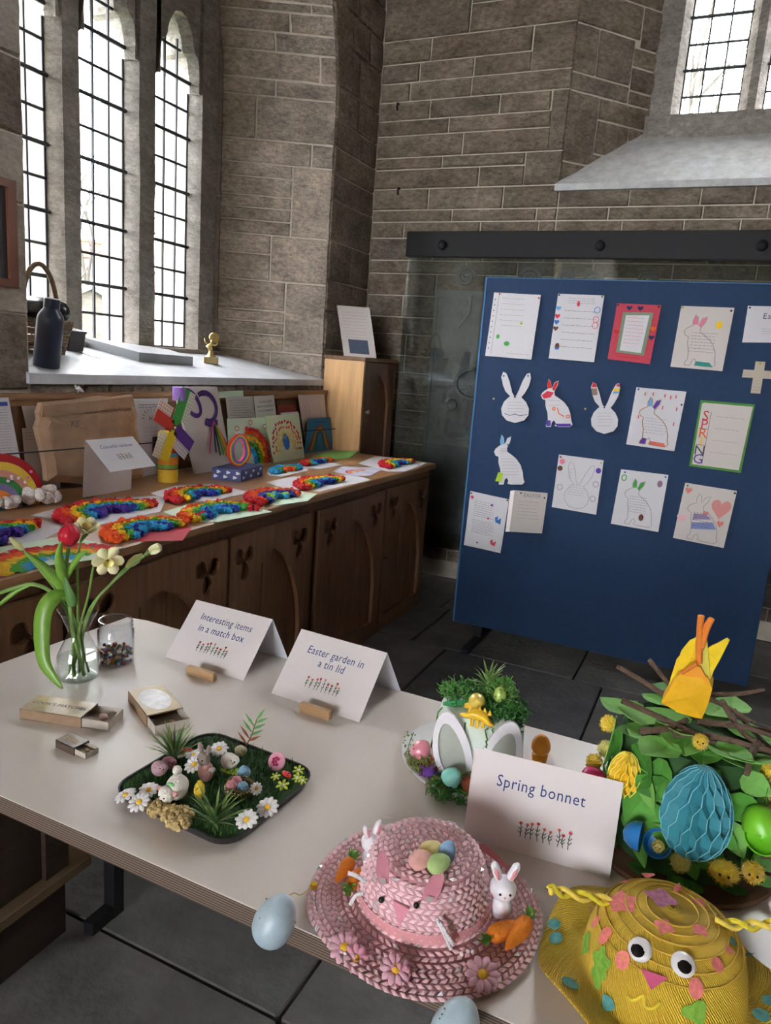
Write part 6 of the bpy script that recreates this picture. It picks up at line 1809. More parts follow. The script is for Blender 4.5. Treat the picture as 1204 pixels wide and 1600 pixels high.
# ================================================================== white bonnet on its plate-like brim
wc = V((-.330, 1.252, TZ)); wb = thing('white_bonnet', 'white top hat bonnet with rabbit ears and plastic eggs', 'bonnet', wc)
WH = mat('mint_white_felt', (.62, .72, .64), .8, .06, 20, .2, 120); WHB = mat('brim_white', (.66, .64, .66), .7, .05, 20)
b = MB(); b.lathe([(0, .002), (.118, .002), (.143, .012), (.147, .020), (.143, .021), (.116, .010), (0, .010)], 40); b.obj('brim', WHB, wb, smooth='auto')
b = MB(); b.lathe([(.086, .008), (.083, .05), (.081, .10), (.079, .118), (.070, .128), (.05, .132), (0, .133)], 36); b.obj('crown', WH, wb, smooth='auto')
fw = V((CAM.x - wc.x, CAM.y - wc.y, 0)).normalized(); rt = V((-fw.y, fw.x, 0)); rt = rt if rt.dot(CR) > 0 else -rt
EW = mat('ear_white', (.76, .75, .80), .6); EG = mat('ear_inner', (.42, .45, .40), .8, .08, 30)
for (cx_, lean_, s_) in ((-.039, -.14, 0), (.036, .10, 1)):
    n = 26
    def ell(w_, h_, z0):
        return [(cx_ + lean_ * .06 + w_ * cos(2 * pi * i / n) * (1 - .18 * sin(2 * pi * i / n)) + lean_ * .10 * sin(2 * pi * i / n), z0 + h_ * sin(2 * pi * i / n)) for i in range(n)]
    mpE = lambda x, z, d: fw * (.089 + d) + rt * x + V((0, 0, z))
    b = MB(); plate(b, ell(.035, .069, .075), [ell(.0235, .054, .068)], mpE, .007); ear = b.obj('rabbit_ear', EW, wb)
    b = MB(); plate(b, ell(.025, .057, .070), [], lambda x, z, d: mpE(x, z, d - .0045), .002); b.obj('inner_ear', EG, ear)
# greenery on the crown
MG = [mat('moss_green_%d' % i, h, .75, .2, 80) for i, h in enumerate(('#3f7a34', '#2c5c28', '#5c9448'))]
def curls(par, c, R_, n, m, hgt=.03, r=.0011, name='curly_moss'):
    b = MB()
    for k in range(n):
        a = random.uniform(0, 6.28); q = sqrt(random.random()) * R_; p = c + V((q * cos(a), q * sin(a), random.random() * hgt)); w_ = random.uniform(.003, .007); ph = random.uniform(0, 6)
        ax_ = V((random.uniform(-1, 1), random.uniform(-1, 1), random.uniform(-.4, 1))).normalized(); u = ax_.cross(V((.3, .5, .8))).normalized(); v = ax_.cross(u)
        b.tube([p + u * (w_ * cos(ph + i * .9)) + v * (w_ * sin(ph + i * .9)) + ax_ * (.0028 * i) for i in range(7)], r, 3, cap=False)
    return b.obj(name, m, par, kind='stuff')
wl = lambda x, d, z: rt * x + fw * d + V((0, 0, z))
curls(wb, wl(.035, .03, .128), .042, 230, MG[0], .026); curls(wb, wl(.05, .035, .112), .028, 120, MG[1], .03); curls(wb, wl(-.035, -.02, .130), .045, 180, MG[2], .012); curls(wb, wl(-.02, 0, .132), .05, 90, MG[0], .012)
curls(wb, wl(.03, .0, .155), .025, 90, MG[2], .02)
spiky(wb, wl(.005, -.03, .15), .052, 30, PL1, 1.0, 'spiky_plant', .005); spiky(wb, wl(.028, .02, .145), .042, 34, mat('plant_lime', (.34, .44, .10), .5, .2, 60), 1.0, 'spiky_plant', .005)
for k in range(6):
    x = [-.078, -.05, -.03, .01, .02, .07][k]; dd_ = [.03, .062, .075, .085, .08, .06][k]
    p0 = wl(x, dd_ * .96, .124); b = MB(); L_ = [.085, .05, .05, .04, .035, .05][k]
    b.tube([p0 + V((random.uniform(-.003, .003), random.uniform(-.003, .003), -L_ * i / 8)) + fw * .006 + rt * ((-.012 if k == 0 else .004) * i / 8) for i in range(9)], .0014, 4); b.obj('trailing_strand', MG[0], wb)
YP = mat('yellow_plastic', (.86, .55, .03), .3, spec=.5, sub=.1)
b = MB(); b.egg(wl(-.012, .045, .152), .016, .040, rot=Matrix.Rotation(RAD(60), 3, rt)); b.obj('plastic_egg', mat('clear_yellow', (.80, .60, .12), .2, spec=.6, coat=.5), wb, smooth=True)
b = MB(); b.egg(wl(.028, .03, .165), .012, .03); b.obj('plastic_egg', mat('clear_lime', (.45, .62, .16), .25, spec=.6), wb, smooth=True)
# small yellow dinosaur toy on top
dn = wl(-.005, .074, .133); b = MB()
b.tube([dn + wl(-.034, .004, .006), dn + wl(-.022, .002, .004), dn + wl(-.008, .002, .010), dn + wl(.006, .002, .008), dn + wl(.016, .004, -.002), dn + wl(.026, .004, -.008)], [.002, .005, .011, .010, .006, .0035], 9); b.obj('dinosaur_toy', YP, wb, smooth=True)
b = MB()
for k in range(5):
    p = dn + wl(-.018 + .009 * k, .002, .016 - .0012 * (k - 2) ** 2); b.prism([p + rt * -.004, p + rt * .004, p + V((0, 0, .010))], fw * .002)
b.obj('dinosaur_spines', YP, wb, kind='stuff')
b = MB()
for (x, z) in ((-.012, -.012), (-.002, -.014), (.008, -.012)):
    b.tube([dn + wl(x, .006, .004), dn + wl(x, .008, z)], .0032, 6)
b.obj('dinosaur_legs', YP, wb, kind='stuff')
dn2 = wl(-.022, .048, .142); b = MB(); b.tube([dn2 + wl(-.012, 0, 0), dn2, dn2 + wl(.014, 0, .006)], [.004, .009, .006], 8); b.obj('yellow_toy', YP, wb, smooth=True)
dn3 = wl(-.05, .03, .136); b = MB(); b.tube([dn3 + wl(-.024, 0, -.006), dn3, dn3 + wl(.02, 0, .004)], [.003, .009, .004], 8); b.obj('green_toy', mat('green_plastic', (.05, .32, .12), .3), wb, smooth=True)
# round the brim
def half_egg(par, c, r, h, m, tilt, op=.6, name='open_egg'):
    """plastic egg hinged open"""
    R0 = tilt.to_3x3() if hasattr(tilt, 'to_3x3') else tilt
    b = MB(); b.lathe([(0, -h * .5), (r * .5, -h * .44), (r * .86, -h * .25), (r, 0), (r * .93, 0), (r * .8, -h * .22), (0, -h * .43)], 20)
    M = Matrix.Translation(c) @ R0.to_4x4(); b.xf(M); e = b.obj(name, m, par, smooth='auto')
    b = MB(); b.lathe([(r, 0), (r * .9, h * .26), (r * .55, h * .5), (0, h * .58), (0, h * .52), (r * .5, h * .45), (r * .82, h * .24), (r * .93, 0)], 20)
    M2 = Matrix.Translation(c) @ R0.to_4x4() @ Matrix.Translation(V((-r, 0, 0))) @ Matrix.Rotation(-op, 4, 'Y') @ Matrix.Translation(V((r, 0, 0))); b.xf(M2); b.obj('egg_top', m, e, smooth='auto')
    return e
face = frame((0, 0, 0), rt, fw, V((0, 0, 1))).to_3x3()
half_egg(wb, wl(-.045, .117, .026), .0185, .042, mat('aqua_plastic', (.25, .66, .58), .3, spec=.5), face @ Matrix.Rotation(RAD(-25), 3, 'X') @ Matrix.Rotation(RAD(160), 3, 'Z'), .45)
b = MB(); b.egg(wl(-.105, .055, .044), .018, .042, rot=face @ Matrix.Rotation(RAD(35), 3, 'Y')); b.obj('plastic_egg', mat('pink_plastic', (.74, .26, .34), .3, spec=.5, coat=.3), wb, smooth=True)
b = MB(); b.egg(wl(.117, -.02, .052), .0185, .042); b.obj('plastic_egg', mat('orange_plastic', (.86, .30, .02), .3, spec=.5), wb, smooth=True)
b = MB(); b.tube([wl(.117, -.02, .032), wl(.117, -.02, .012)], [.016, .013], 10); b.obj('orange_toy', MATS['orange_plastic'], wb, smooth=True)
b = MB(); b.tube([wl(.104, .004, .026), wl(.110, .004, .010)], .0035, 6); b.obj('blue_toy', mat('blue_plastic', (.03, .22, .62), .35), wb)
curls(wb, wl(-.105, .062, .014), .022, 100, mat('olive_moss', (.20, .24, .07), .8), .018); curls(wb, wl(-.04, .122, .010), .035, 170, MG[0], .014); curls(wb, wl(-.062, .116, .012), .018, 60, MATS['olive_moss'], .010); curls(wb, wl(.02, .122, .012), .025, 90, MG[1], .012)
b = MB(); pp = wl(-.083, .103, .030); b.ball(pp, (.013, .011, .009), 10, 7, .12)
for k in range(5):
    a = k * 1.25; b.tube([pp, pp + rt * (.022 * cos(a)) + V((0, 0, .018 * sin(a)))], [.005, .0012], 6)
b.obj('purple_toy', mat('purple_plastic', (.12, .035, .26), .45, .2, 60), wb, smooth=True)
for (x, d_, m_) in ((-.078, .085, mat('red_blade', (.50, .05, .03), .5)), (-.083, .082, PL1), (-.026, .108, PL1), (-.012, .112, MATS['red_blade'])):
    spiky(wb, wl(x, d_, .012), .040, 9, m_, .6, 'leaf_tuft', .006)
b = MB(); pot = wl(-.005, .128, .014); b.lathe([(.013, 0), (.018, .020), (.019, .024), (0, .024)], 16, pot); b.obj('tiny_pot', mat('terracotta', (.40, .10, .05), .7), wb, smooth='auto')
spr = wl(-.125, .06, .02)
b = MB()
for k in range(26):
    p = spr + V((random.uniform(-.014, .010), random.uniform(-.006, .006), random.uniform(.01, .06))); b.ball(p, .0017, 5, 4)
b.obj('sprig_leaves', MG[2], wb, kind='stuff')
b = MB(); b.tube([spr, spr + V((-.004, 0, .03)), spr + V((.004, 0, .06))], .0008, 4); b.obj('sprig_stem', MG[1], wb)
# ================================================================== tall green hat with a nest on top
gh = V((.035, 1.198, TZ)); gt = thing('green_hat', 'tall hat covered in green paper leaves with a twig nest on top', 'bonnet', gh)
fw = V((CAM.x - gh.x, CAM.y - gh.y, 0)).normalized(); rt = V((-fw.y, fw.x, 0)); rt = rt if rt.dot(CR) > 0 else -rt
gl = lambda x, d, z: rt * x + fw * d + V((0, 0, z))
HR, HH = .112, .205
BRC = mat('brown_card', (.16, .085, .05), .8, .2, 30)
b = MB(); b.lathe([(0, .001), (.150, .001), (.153, .006), (.150, .010), (0, .010)], 36); b.obj('brim', BRC, gt, smooth='auto')
b = MB(); b.lathe([(HR * .98, .010), (HR * 1.02, HH * .5), (HR, HH - .01), (HR * .93, HH), (0, HH + .002)], 36); b.obj('crown', mat('dark_green_card', (.035, .10, .03), .85, .2, 30), gt, smooth='auto')
LG = [mat('paper_leaf_%d' % i, h, .7, .15, 40, .2, 80) for i, h in enumerate(('#4c8a34', '#6cae4c', '#3c7628', '#7cb85c', '#55993a'))]
def pleaf(par, c, d, nrm, L, W, m, name='paper_leaf', bendk=.1):
    d = V(d).normalized(); nrm = V(nrm); nrm = (nrm - d * nrm.dot(d)).normalized(); sd = d.cross(nrm)
    pts = [c + d * (L * q) + nrm * (bendk * L * (q - .5) ** 2 * 4 * (1 if random.random() < .5 else -.3) if 0 else nrm * 0 * q) + nrm * (bendk * L * q * q) for q in (0, .2, .45, .7, .88, 1)]
    b = MB(); b.strip(pts, [W * .35, W * .85, W, W * .72, W * .35, W * .04], sd, th=.0007, cup=.12); return b.obj(name, m, par, smooth=False)
random.seed(21)
for row_, (z, n, dn_) in enumerate(((.030, 13, -.2), (.065, 13, -.5), (.105, 13, -.6), (.145, 13, -.5), (.180, 14, -.3))):
    for k in range(n):
        a = 2 * pi * (k + .5 * (row_ % 2)) / n + random.uniform(-.12, .12); o = V((cos(a), sin(a), 0)); tg = V((-sin(a), cos(a), 0))
        if o.dot(fw) < -.55:
            continue
        d = tg * random.uniform(-1, 1) + V((0, 0, random.uniform(-1, -.2) if row_ > 0 else .6))
        pleaf(gt, o * (HR + .006 + random.uniform(0, .006)) + V((0, 0, z + .02)), d, o, random.uniform(.055, .075), random.uniform(.036, .05), random.choice(LG))
for k in range(30):      # top leaves
    a = random.uniform(0, 6.28); q = sqrt(random.random()) * HR * .9; p = V((q * cos(a), q * sin(a), HH + .006 + random.uniform(0, .01))); a2 = a + random.uniform(-.7, .7)
    pleaf(gt, p, V((cos(a2), sin(a2), random.uniform(-.1, .25))), (0, 0, 1), random.uniform(.055, .075), random.uniform(.05, .07), LG[random.choice([0, 1, 3, 3, 1])], bendk=random.uniform(-.2, .1))
for k in range(16):      # brim leaves
    a = 2 * pi * k / 16 + random.uniform(-.1, .1); o = V((cos(a), sin(a), 0)); a2 = a + random.uniform(-.9, .9)
    pleaf(gt, o * .118 + V((0, 0, .014 + random.uniform(0, .006))), V((cos(a2), sin(a2), .08)), (0, 0, 1), random.uniform(.045, .065) * (.62 if o.dot(fw) > .45 else 1), random.uniform(.032, .045), LG[random.choice([0, 2, 4])])
for (x, z, L_) in ((-.09, .17, .06), (-.10, .13, .05), (-.06, .12, .055)):       # broad front leaves and yellow ones
    pleaf(gt, gl(x, sqrt(max(0, HR ** 2 - x ** 2)) + .012, z), gl(.2, 0, -1), fw, L_, .04, mat('yellow_leaf', (.68, .60, .06), .7))
pleaf(gt, gl(-.055, .104, .115), gl(.1, 0, -1), fw, .075, .065, LG[0]); pleaf(gt, gl(-.035, .112, .165), gl(-.5, 0, -1), fw, .09, .07, LG[4]); pleaf(gt, gl(.02, .118, .175), gl(.6, 0, -1), fw, .08, .06, LG[2])
# twigs
TW = mat('twig_bark', (.13, .085, .06), .9, .35, 80, .5, 160); TWE = mat('twig_end', (.30, .20, .13), .9)
zt = HH + .018
def twig(pts, r):
    b = MB(); b.tube(spline(pts, 5), [r * (1 - .3 * i / (5 * (len(pts) - 1))) for i in range(5 * (len(pts) - 1) + 1)], 7); return b.obj('twig', TW, gt, smooth=True)
for (p0, p1, r) in ((( -.135, -.02, .050), (.02, .02, .004), .0045), ((-.09, -.07, .055), (-.01, -.01, .0), .0045), ((-.115, .03, .014), (.03, .06, -.002), .0052), ((-.075, .085, -.004), (-.015, .03, .010), .0065),
                    ((-.03, .07, .0), (.11, .05, .002), .0055), ((.03, -.03, .03), (.11, .06, .004), .005), ((.02, -.07, .022), (.09, -.10, .040), .0042), ((.0, .03, .012), (.13, .0, .016), .0055),
                    ((.05, -.05, .012), (.12, .05, -.004), .004), ((.085, .04, .008), (.075, .10, -.018), .0062), ((-.02, -.06, .02), (.08, .0, .02), .0045), ((.04, .02, .016), (.135, .03, .012), .004), ((-.06, -.05, .012), (.03, -.08, .022), .004)):
    m_ = [(p0[i] + p1[i]) / 2 + random.uniform(-.008, .008) for i in range(3)]
    twig([gl(p0[0], p0[1], zt + p0[2]), gl(m_[0], m_[1], zt + m_[2]), gl(p1[0], p1[1], zt + p1[2])], r)
# upturned yellow chick of felt with orange feet
YF = mat('yellow_felt', (.82, .60, .02), .8, .08, 60, .25, 200); YO = mat('golden_felt', (.80, .44, .01), .7, .08, 60, .2, 200); OF = mat('orange_felt', (.74, .22, .03), .8, .1, 60, .25, 200)
ck = gl(.0, .045, zt - .004); kg = depth_of(gh + ck) / F_PX
def cz(zx, zy, d=0.0):       # crop pixel of the chick -> local point on a plane facing the viewer
    x, y = 960 + zx / 4.443, 820 + zy / 4.443
    p = atp(x, y, gh + gl(0, .045 + d, 0), fw)
    return p - gh
def felt(px, d0, d1, m, name):
    b = MB(); b.prism([cz(x, y, d0) for x, y in px], fw, 0, d1 - d0); return b.obj(name, m, gt)
felt([(565, 775), (600, 800), (640, 900), (650, 1060), (600, 1340), (430, 1290), (345, 1200), (430, 930)], -.035, -.029, YF, 'back_felt')
felt([(645, 850), (720, 815), (780, 782), (798, 795), (770, 850), (735, 920), (690, 1000), (665, 1065), (640, 1000)], -.02, -.014, YF, 'wing')
b = MB()
fr_ = [cz(x, y, .0) for x, y in ((322, 1235), (430, 1295), (540, 1335), (605, 1348), (650, 1240), (676, 1140), (645, 1060), (600, 1045), (470, 1040), (430, 1050), (380, 1140))]
bk_ = [p - fw * .034 + V((0, 0, .004)) for p in fr_]; cen = sum(fr_, V()) / len(fr_) + fw * .012; n = len(fr_)
b.add(fr_ + bk_ + [cen], [(i, (i + 1) % n, n + (i + 1) % n, n + i) for i in range(n)] + [(i, (i + 1) % n, 2 * n) for i in range(n)] + [tuple(range(n, 2 * n))]); b.obj('chick_body', YO, gt)
felt([(450, 1030), (550, 955), (600, 980), (640, 1060), (655, 1110), (600, 1050), (545, 1045)], -.006, .002, mat('orange_patch', (.80, .32, .02), .6), 'beak_patch')
felt([(640, 760), (650, 900), (665, 1060), (655, 1120), (610, 1010), (585, 930), (600, 820)], -.012, -.007, mat('pale_yellow_felt', (.62, .56, .10), .85), 'side_felt')
felt([(462, 870), (520, 800), (565, 780), (545, 900), (470, 1020), (420, 1060), (400, 1100)], -.026, -.018, YF, 'wing')
for px, r in ((((585, 960), (585, 860), (590, 730), (600, 630)), .0048), (((600, 860), (630, 760), (655, 690), (675, 650)), .0042), (((590, 820), (612, 740), (640, 690), (662, 655)), .0036), (((570, 960), (520, 995), (465, 1028)), .0032)):
    b = MB(); b.tube(spline([cz(x, y, .002) for x, y in px], 5), r, 8); b.obj('orange_leg', OF, gt, smooth=True)
# paper honeycomb eggs
def honeycomb(c, r, h, m, label=None):
    b = MB(); S = 30; Rg = 14; vs = []; fs = []
    for k in range(Rg + 1):
        t_ = pi * k / Rg; z = cos(t_) * h / 2; rr = r * max(.03, sin(t_)) * (1 - .14 * cos(t_))
        for i in range(S):
            odd = (i + (k // 2) * 1) % 2
            q = rr * (1.0 if odd else .76 if 1 < k < Rg - 1 else .95); a = 2 * pi * i / S
            vs.append(c + rt * (q * cos(a)) + fw * (q * sin(a)) + V((0, 0, z)))
    for k in range(Rg):
        for i in range(S):
            j = (i + 1) % S; fs.append((k * S + i, k * S + j, (k + 1) * S + j, (k + 1) * S + i))
    b.add(vs, fs); e = b.obj('honeycomb_egg', m, gt)
    # crisp fold edges of the cells
    b = MB()
    for i in range(0, S):
        for k in range(1, Rg - 1):
            if (i + (k // 2)) % 2:
                p = V(vs[k * S + i]); q = V(vs[(k + 1) * S + (i if (i + ((k + 1) // 2)) % 2 else (i + 1) % S)])
                if (p - c).dot(fw) > -.01:
                    sd = (q - p).cross(fw).normalized() * .0006; o_ = (p - c).normalized() * .0008
                    b.add([p - sd + o_, p + sd + o_, q + sd + o_, q - sd + o_], [(0, 1, 2, 3)])
    b.obj('cell_edges', mat('pale_edge_' + m.name, tuple(min(.8, x * 1.6 + .10) for x in m.node_tree.nodes['Principled BSDF'].inputs['Base Color'].default_value[:3]), .7), e, fix=False, kind='stuff')
    return e
def gpos(x, y, d):
    return atp(x, y, gh + fw * d, fw) - gh
honeycomb(gpos(1088, 1268, .135), .048, .142, mat('teal_tissue', (.04, .24, .30), .6, .1, 30))
honeycomb(gpos(976, 1210, .100), .025, .074, mat('gold_tissue', (.80, .50, .02), .6, .1, 30))
# plastic eggs on the brim
face = frame((0, 0, 0), rt, fw, V((0, 0, 1))).to_3x3()
half_egg(gt, gpos(1026, 1318, .139), .0220, .046, mat('cobalt_plastic', (.02, .20, .55), .35, spec=.5), face @ Matrix.Rotation(RAD(-50), 3, 'X') @ Matrix.Rotation(RAD(-20), 3, 'Y') @ Matrix.Rotation(RAD(0), 3, 'Z'), 1.3)
half_egg(gt, gpos(1192, 1308, .10), .026, .05, mat('bright_green_plastic', (.20, .62, .03), .35, spec=.5), face @ Matrix.Rotation(RAD(-50), 3, 'X') @ Matrix.Rotation(RAD(60), 3, 'Z'), 1.0)
b = MB(); b.egg(gpos(927, 1215, .08), .018, .04, rot=face @ Matrix.Rotation(RAD(70), 3, 'Y')); b.obj('plastic_egg', mat('hot_pink_plastic', (.80, .06, .25), .35), gt, smooth=True)
FL = mat('fluffy_yellow', (.80, .56, .03), .95, .12, 120, .7, 260, sheen=.3); FLP = mat('fluffy_pale', (.72, .66, .18), .95, .12, 120, .7, 260, sheen=.3)
def fluff(c, r, m, name='fluffy_chick', n=420, face_=True, sq=1.0):
    b = MB(); b.ball(c, (r * .86 * sq, r * .86, r * .8), 12, 9, .06)
    for k in range(n):
        d = V((random.gauss(0, 1), random.gauss(0, 1), random.gauss(0, 1))).normalized(); s_ = d.cross(V((.2, .9, .4))).normalized() * r * .045
        p = c + V((d.x * sq, d.y, d.z)) * r * .74; q = c + V((d.x * sq, d.y, d.z)) * r * random.uniform(.92, 1.14) + V((0, 0, -.08 * r)); b.add([p - s_, p + s_, q], [(0, 1, 2)])
    o = b.obj(name, m, gt, fix=False)
    if face_:
        for s_ in (-1, 1):
            b = MB(); b.ball(c + fw * r * .9 + rt * s_ * r * .3 + V((0, 0, r * .2)), r * .10, 6, 5); b.obj('eye', BEADK, o)
        b = MB(); b.ball(c + fw * r * .98 + V((0, 0, -r * .05)), r * .13, 6, 5); b.obj('beak', MATS['beak_orange'], o)
    return o
fluff(gpos(1131, 1362, .150), .0185, FL, sq=1.25); fluff(gpos(1176, 1362, .135), .017, FL); fluff(gpos(1063, 1346, .150), .016, FLP, face_=False); fluff(gpos(1028, 1322, .152), .010, FLP); fluff(gpos(1094, 1158, .085), .0125, FL)
fluff(gpos(928, 1190, .06), .015, FL, face_=False); fluff(gpos(947, 1170, .02), .016, FLP, face_=False, name='feather_puff'); fluff(gpos(950, 1130, .0), .015, FL, face_=False, name='feather_puff')
for (x, y) in ((1195, 1205), (1200, 1235), (1190, 1262), (1203, 1275)):
    fluff(gpos(x, y, .05), .019, FLP if y > 1210 else FL, face_=False, name='feather_puff', n=220)

# ================================================================== pink woven sun hat
ph_ = V((-.280, .853, TZ)); pk = thing('pink_hat', 'pink woven sun hat with rabbit face, felt carrots and eggs', 'hat', ph_)
fw = V((CAM.x - ph_.x, CAM.y - ph_.y, 0)).normalized(); rt = V((-fw.y, fw.x, 0)); rt = rt if rt.dot(CR) > 0 else -rt
pl_ = lambda x, d, z: rt * x + fw * d + V((0, 0, z))
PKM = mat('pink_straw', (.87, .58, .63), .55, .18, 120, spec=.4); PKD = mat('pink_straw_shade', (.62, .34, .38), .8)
PPROF = [(.162, .0128), (.156, .0150), (.140, .0155), (.120, .016), (.102, .0175), (.094, .022), (.091, .035), (.0855, .055), (.079, .075), (.073, .087), (.066, .0935), (.052, .096), (.03, .097), (0, .097)]
def prad(z_):       # crown radius at height
    for (r0, z0), (r1, z1) in zip(PPROF[5:-1], PPROF[6:]):
        if z0 <= z_ <= z1:
            return r0 + (r1 - r0) * (z_ - z0) / max(1e-6, z1 - z0)
    return .05
def wob(a):
    return .006 * sin(3 * a + 1.2) + .003 * sin(5 * a)
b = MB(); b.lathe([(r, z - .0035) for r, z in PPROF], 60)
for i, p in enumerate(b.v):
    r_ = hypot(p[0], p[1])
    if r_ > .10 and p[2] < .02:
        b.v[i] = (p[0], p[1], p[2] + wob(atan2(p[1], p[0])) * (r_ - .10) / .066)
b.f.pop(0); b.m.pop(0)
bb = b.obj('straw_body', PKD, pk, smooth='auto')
path = []
for (r0, z0), (r1, z1) in zip(PPROF[:-1], PPROF[1:]):
    n = max(1, int(hypot(r1 - r0, z1 - z0) / .0066))
    for k in range(n):
        path.append((r0 + (r1 - r0) * k / n, z0 + (z1 - z0) * k / n, atan2(z1 - z0, r0 - r1)))
b = MB(); b2 = MB()
SPARK = mat('silver_thread', (.86, .80, .82), .25, metal=.3)
for ri, (r, z, sl) in enumerate(path):
    n = max(6, int(2 * pi * r / .0112))
    for k in range(n):
        a = 2 * pi * (k + .5 * (ri % 2)) / n; o = V((cos(a), sin(a), 0)); tg = V((-sin(a), cos(a), 0))
        zz = z + (wob(a) * max(0, (r - .10) / .066) if z < .02 else 0)
        upv = (V((0, 0, 1)) * sin(sl) - o * cos(sl)); nv = tg.cross(upv); nv = nv if nv.z + nv.dot(o) > 0 else -nv
        p = o * r + V((0, 0, zz)); d = (tg + upv * .45 * (1 if ri % 2 else -1)).normalized(); s2 = nv.cross(d)
        L_, W_, H_ = .0066, .0034, .0036
        q = b2 if random.random() < .07 else b
        q.add([p - d * L_, p - s2 * W_, p + d * L_, p + s2 * W_, p + nv * H_], [(0, 1, 4), (1, 2, 4), (2, 3, 4), (3, 0, 4)])
b.obj('straw_weave', PKM, pk, kind='stuff', smooth=True, fix=False); b2.obj('glitter_thread', SPARK, pk, kind='stuff', fix=False)
# satin band
b = MB(); b.lathe([(.0945, .022), (.0955, .028), (.0935, .037), (.0925, .036), (.093, .024)], 48, close=True); b.obj('satin_band', mat('pink_satin', (.72, .33, .36), .25, spec=.6), pk, smooth='auto')
b = MB(); p0 = pl_(.035, -.095, .03)
b.strip([p0, p0 + pl_(.05, -.005, .004), p0 + pl_(.095, .02, -.012)], [.012, .014, .008], V((0, 0, 1)), th=.0008); b.obj('ribbon_tail', MATS['pink_satin'], pk)
# face: ears, eyes, nose, whiskers
def on_crown(x, z, out=.003):
    r = prad(z) + out; return pl_(x, sqrt(max(1e-6, r * r - x * x)), z)
def ppx(x, y, d, z=None):
    return atp(x, y, ph_ + fw * d, fw) - ph_
PFE = mat('pink_felt_ear', (.70, .28, .36), .85, .1, 80)
for (x0, x1, sgn) in ((597, 596, -1), (678, 680, 1)):
    top_, bot = ((597, 1331), (599, 1380)) if sgn < 0 else ((687, 1362), (668, 1408))
    p0, p1 = ppx(*bot, .086), ppx(*top_, .055); w_ = .016 if sgn < 0 else .020
    b = MB(); b.strip([p0, p0.lerp(p1, .35) + fw * .004, p0.lerp(p1, .75) + fw * .003, p1], [w_ * .85, w_ * 1.05, w_ * .95, w_ * .35], rt, th=.003, cup=.1); e = b.obj('felt_ear', PFE, pk, smooth='auto')
    b = MB(); b.strip([p0 + fw * .004 + V((0, 0, .002)), p0.lerp(p1, .3) + fw * .0085], [w_ * .5, w_ * .45], rt, th=.0006, cup=0); b.obj('ear_patch', mat('grey_patch', (.50, .42, .42), .7), e)
for (x, y, d_) in ((597, 1398, .06), (650, 1418, .088)):
    p = on_crown(ppx(x, y, d_).dot(rt), min(.084, ppx(x, y, d_).z), .004); b = MB(); b.ball(p, .0042, 10, 8); b.obj('eye', BEADK, pk, smooth=True)
q = ppx(624, 1435, .092); b = MB(); cxn = q.dot(rt)
b.prism([on_crown(cxn - .011, q.z + .012, .003), on_crown(cxn + .011, q.z + .010, .003), on_crown(cxn, q.z - .014, .003)], fw * .002); b.obj('nose', PFE, pk)
PIPE = mat('white_pipe_cleaner', (.80, .76, .80), .9, .1, 200, .5, 400)
for px in (((572, 1378), (555, 1368), (543, 1364)), ((568, 1395), (555, 1400), (547, 1413)), ((682, 1435), (692, 1455), (704, 1483)), ((687, 1440), (697, 1458), (708, 1476))):
    b = MB(); b.tube(spline([ppx(x, y, .098 - .01 * i * 0) for i, (x, y) in enumerate(px)], 4), .0026, 7); b.obj('whisker', PIPE, pk, smooth=True)
# eggs on top
for (x, y, hx, rt_) in ((657, 1337, '#d8a49c', 80), (672, 1322, '#dccb8e', 70), (697, 1326, '#86a8cc', 20), (685, 1343, '#a4bf7c', 75)):
    p = T(x, y + 6, TZ + .110) - ph_; b = MB(); b.egg(p, .0125, .033, rot=frame((0, 0, 0), rt, fw, V((0, 0, 1))).to_3x3() @ Matrix.Rotation(RAD(rt_), 3, 'Y') @ Matrix.Rotation(RAD(25), 3, 'X')); b.obj('speckled_egg', mat('egg_' + hx[1:], hx, .75, .08, 160), pk, smooth=True)
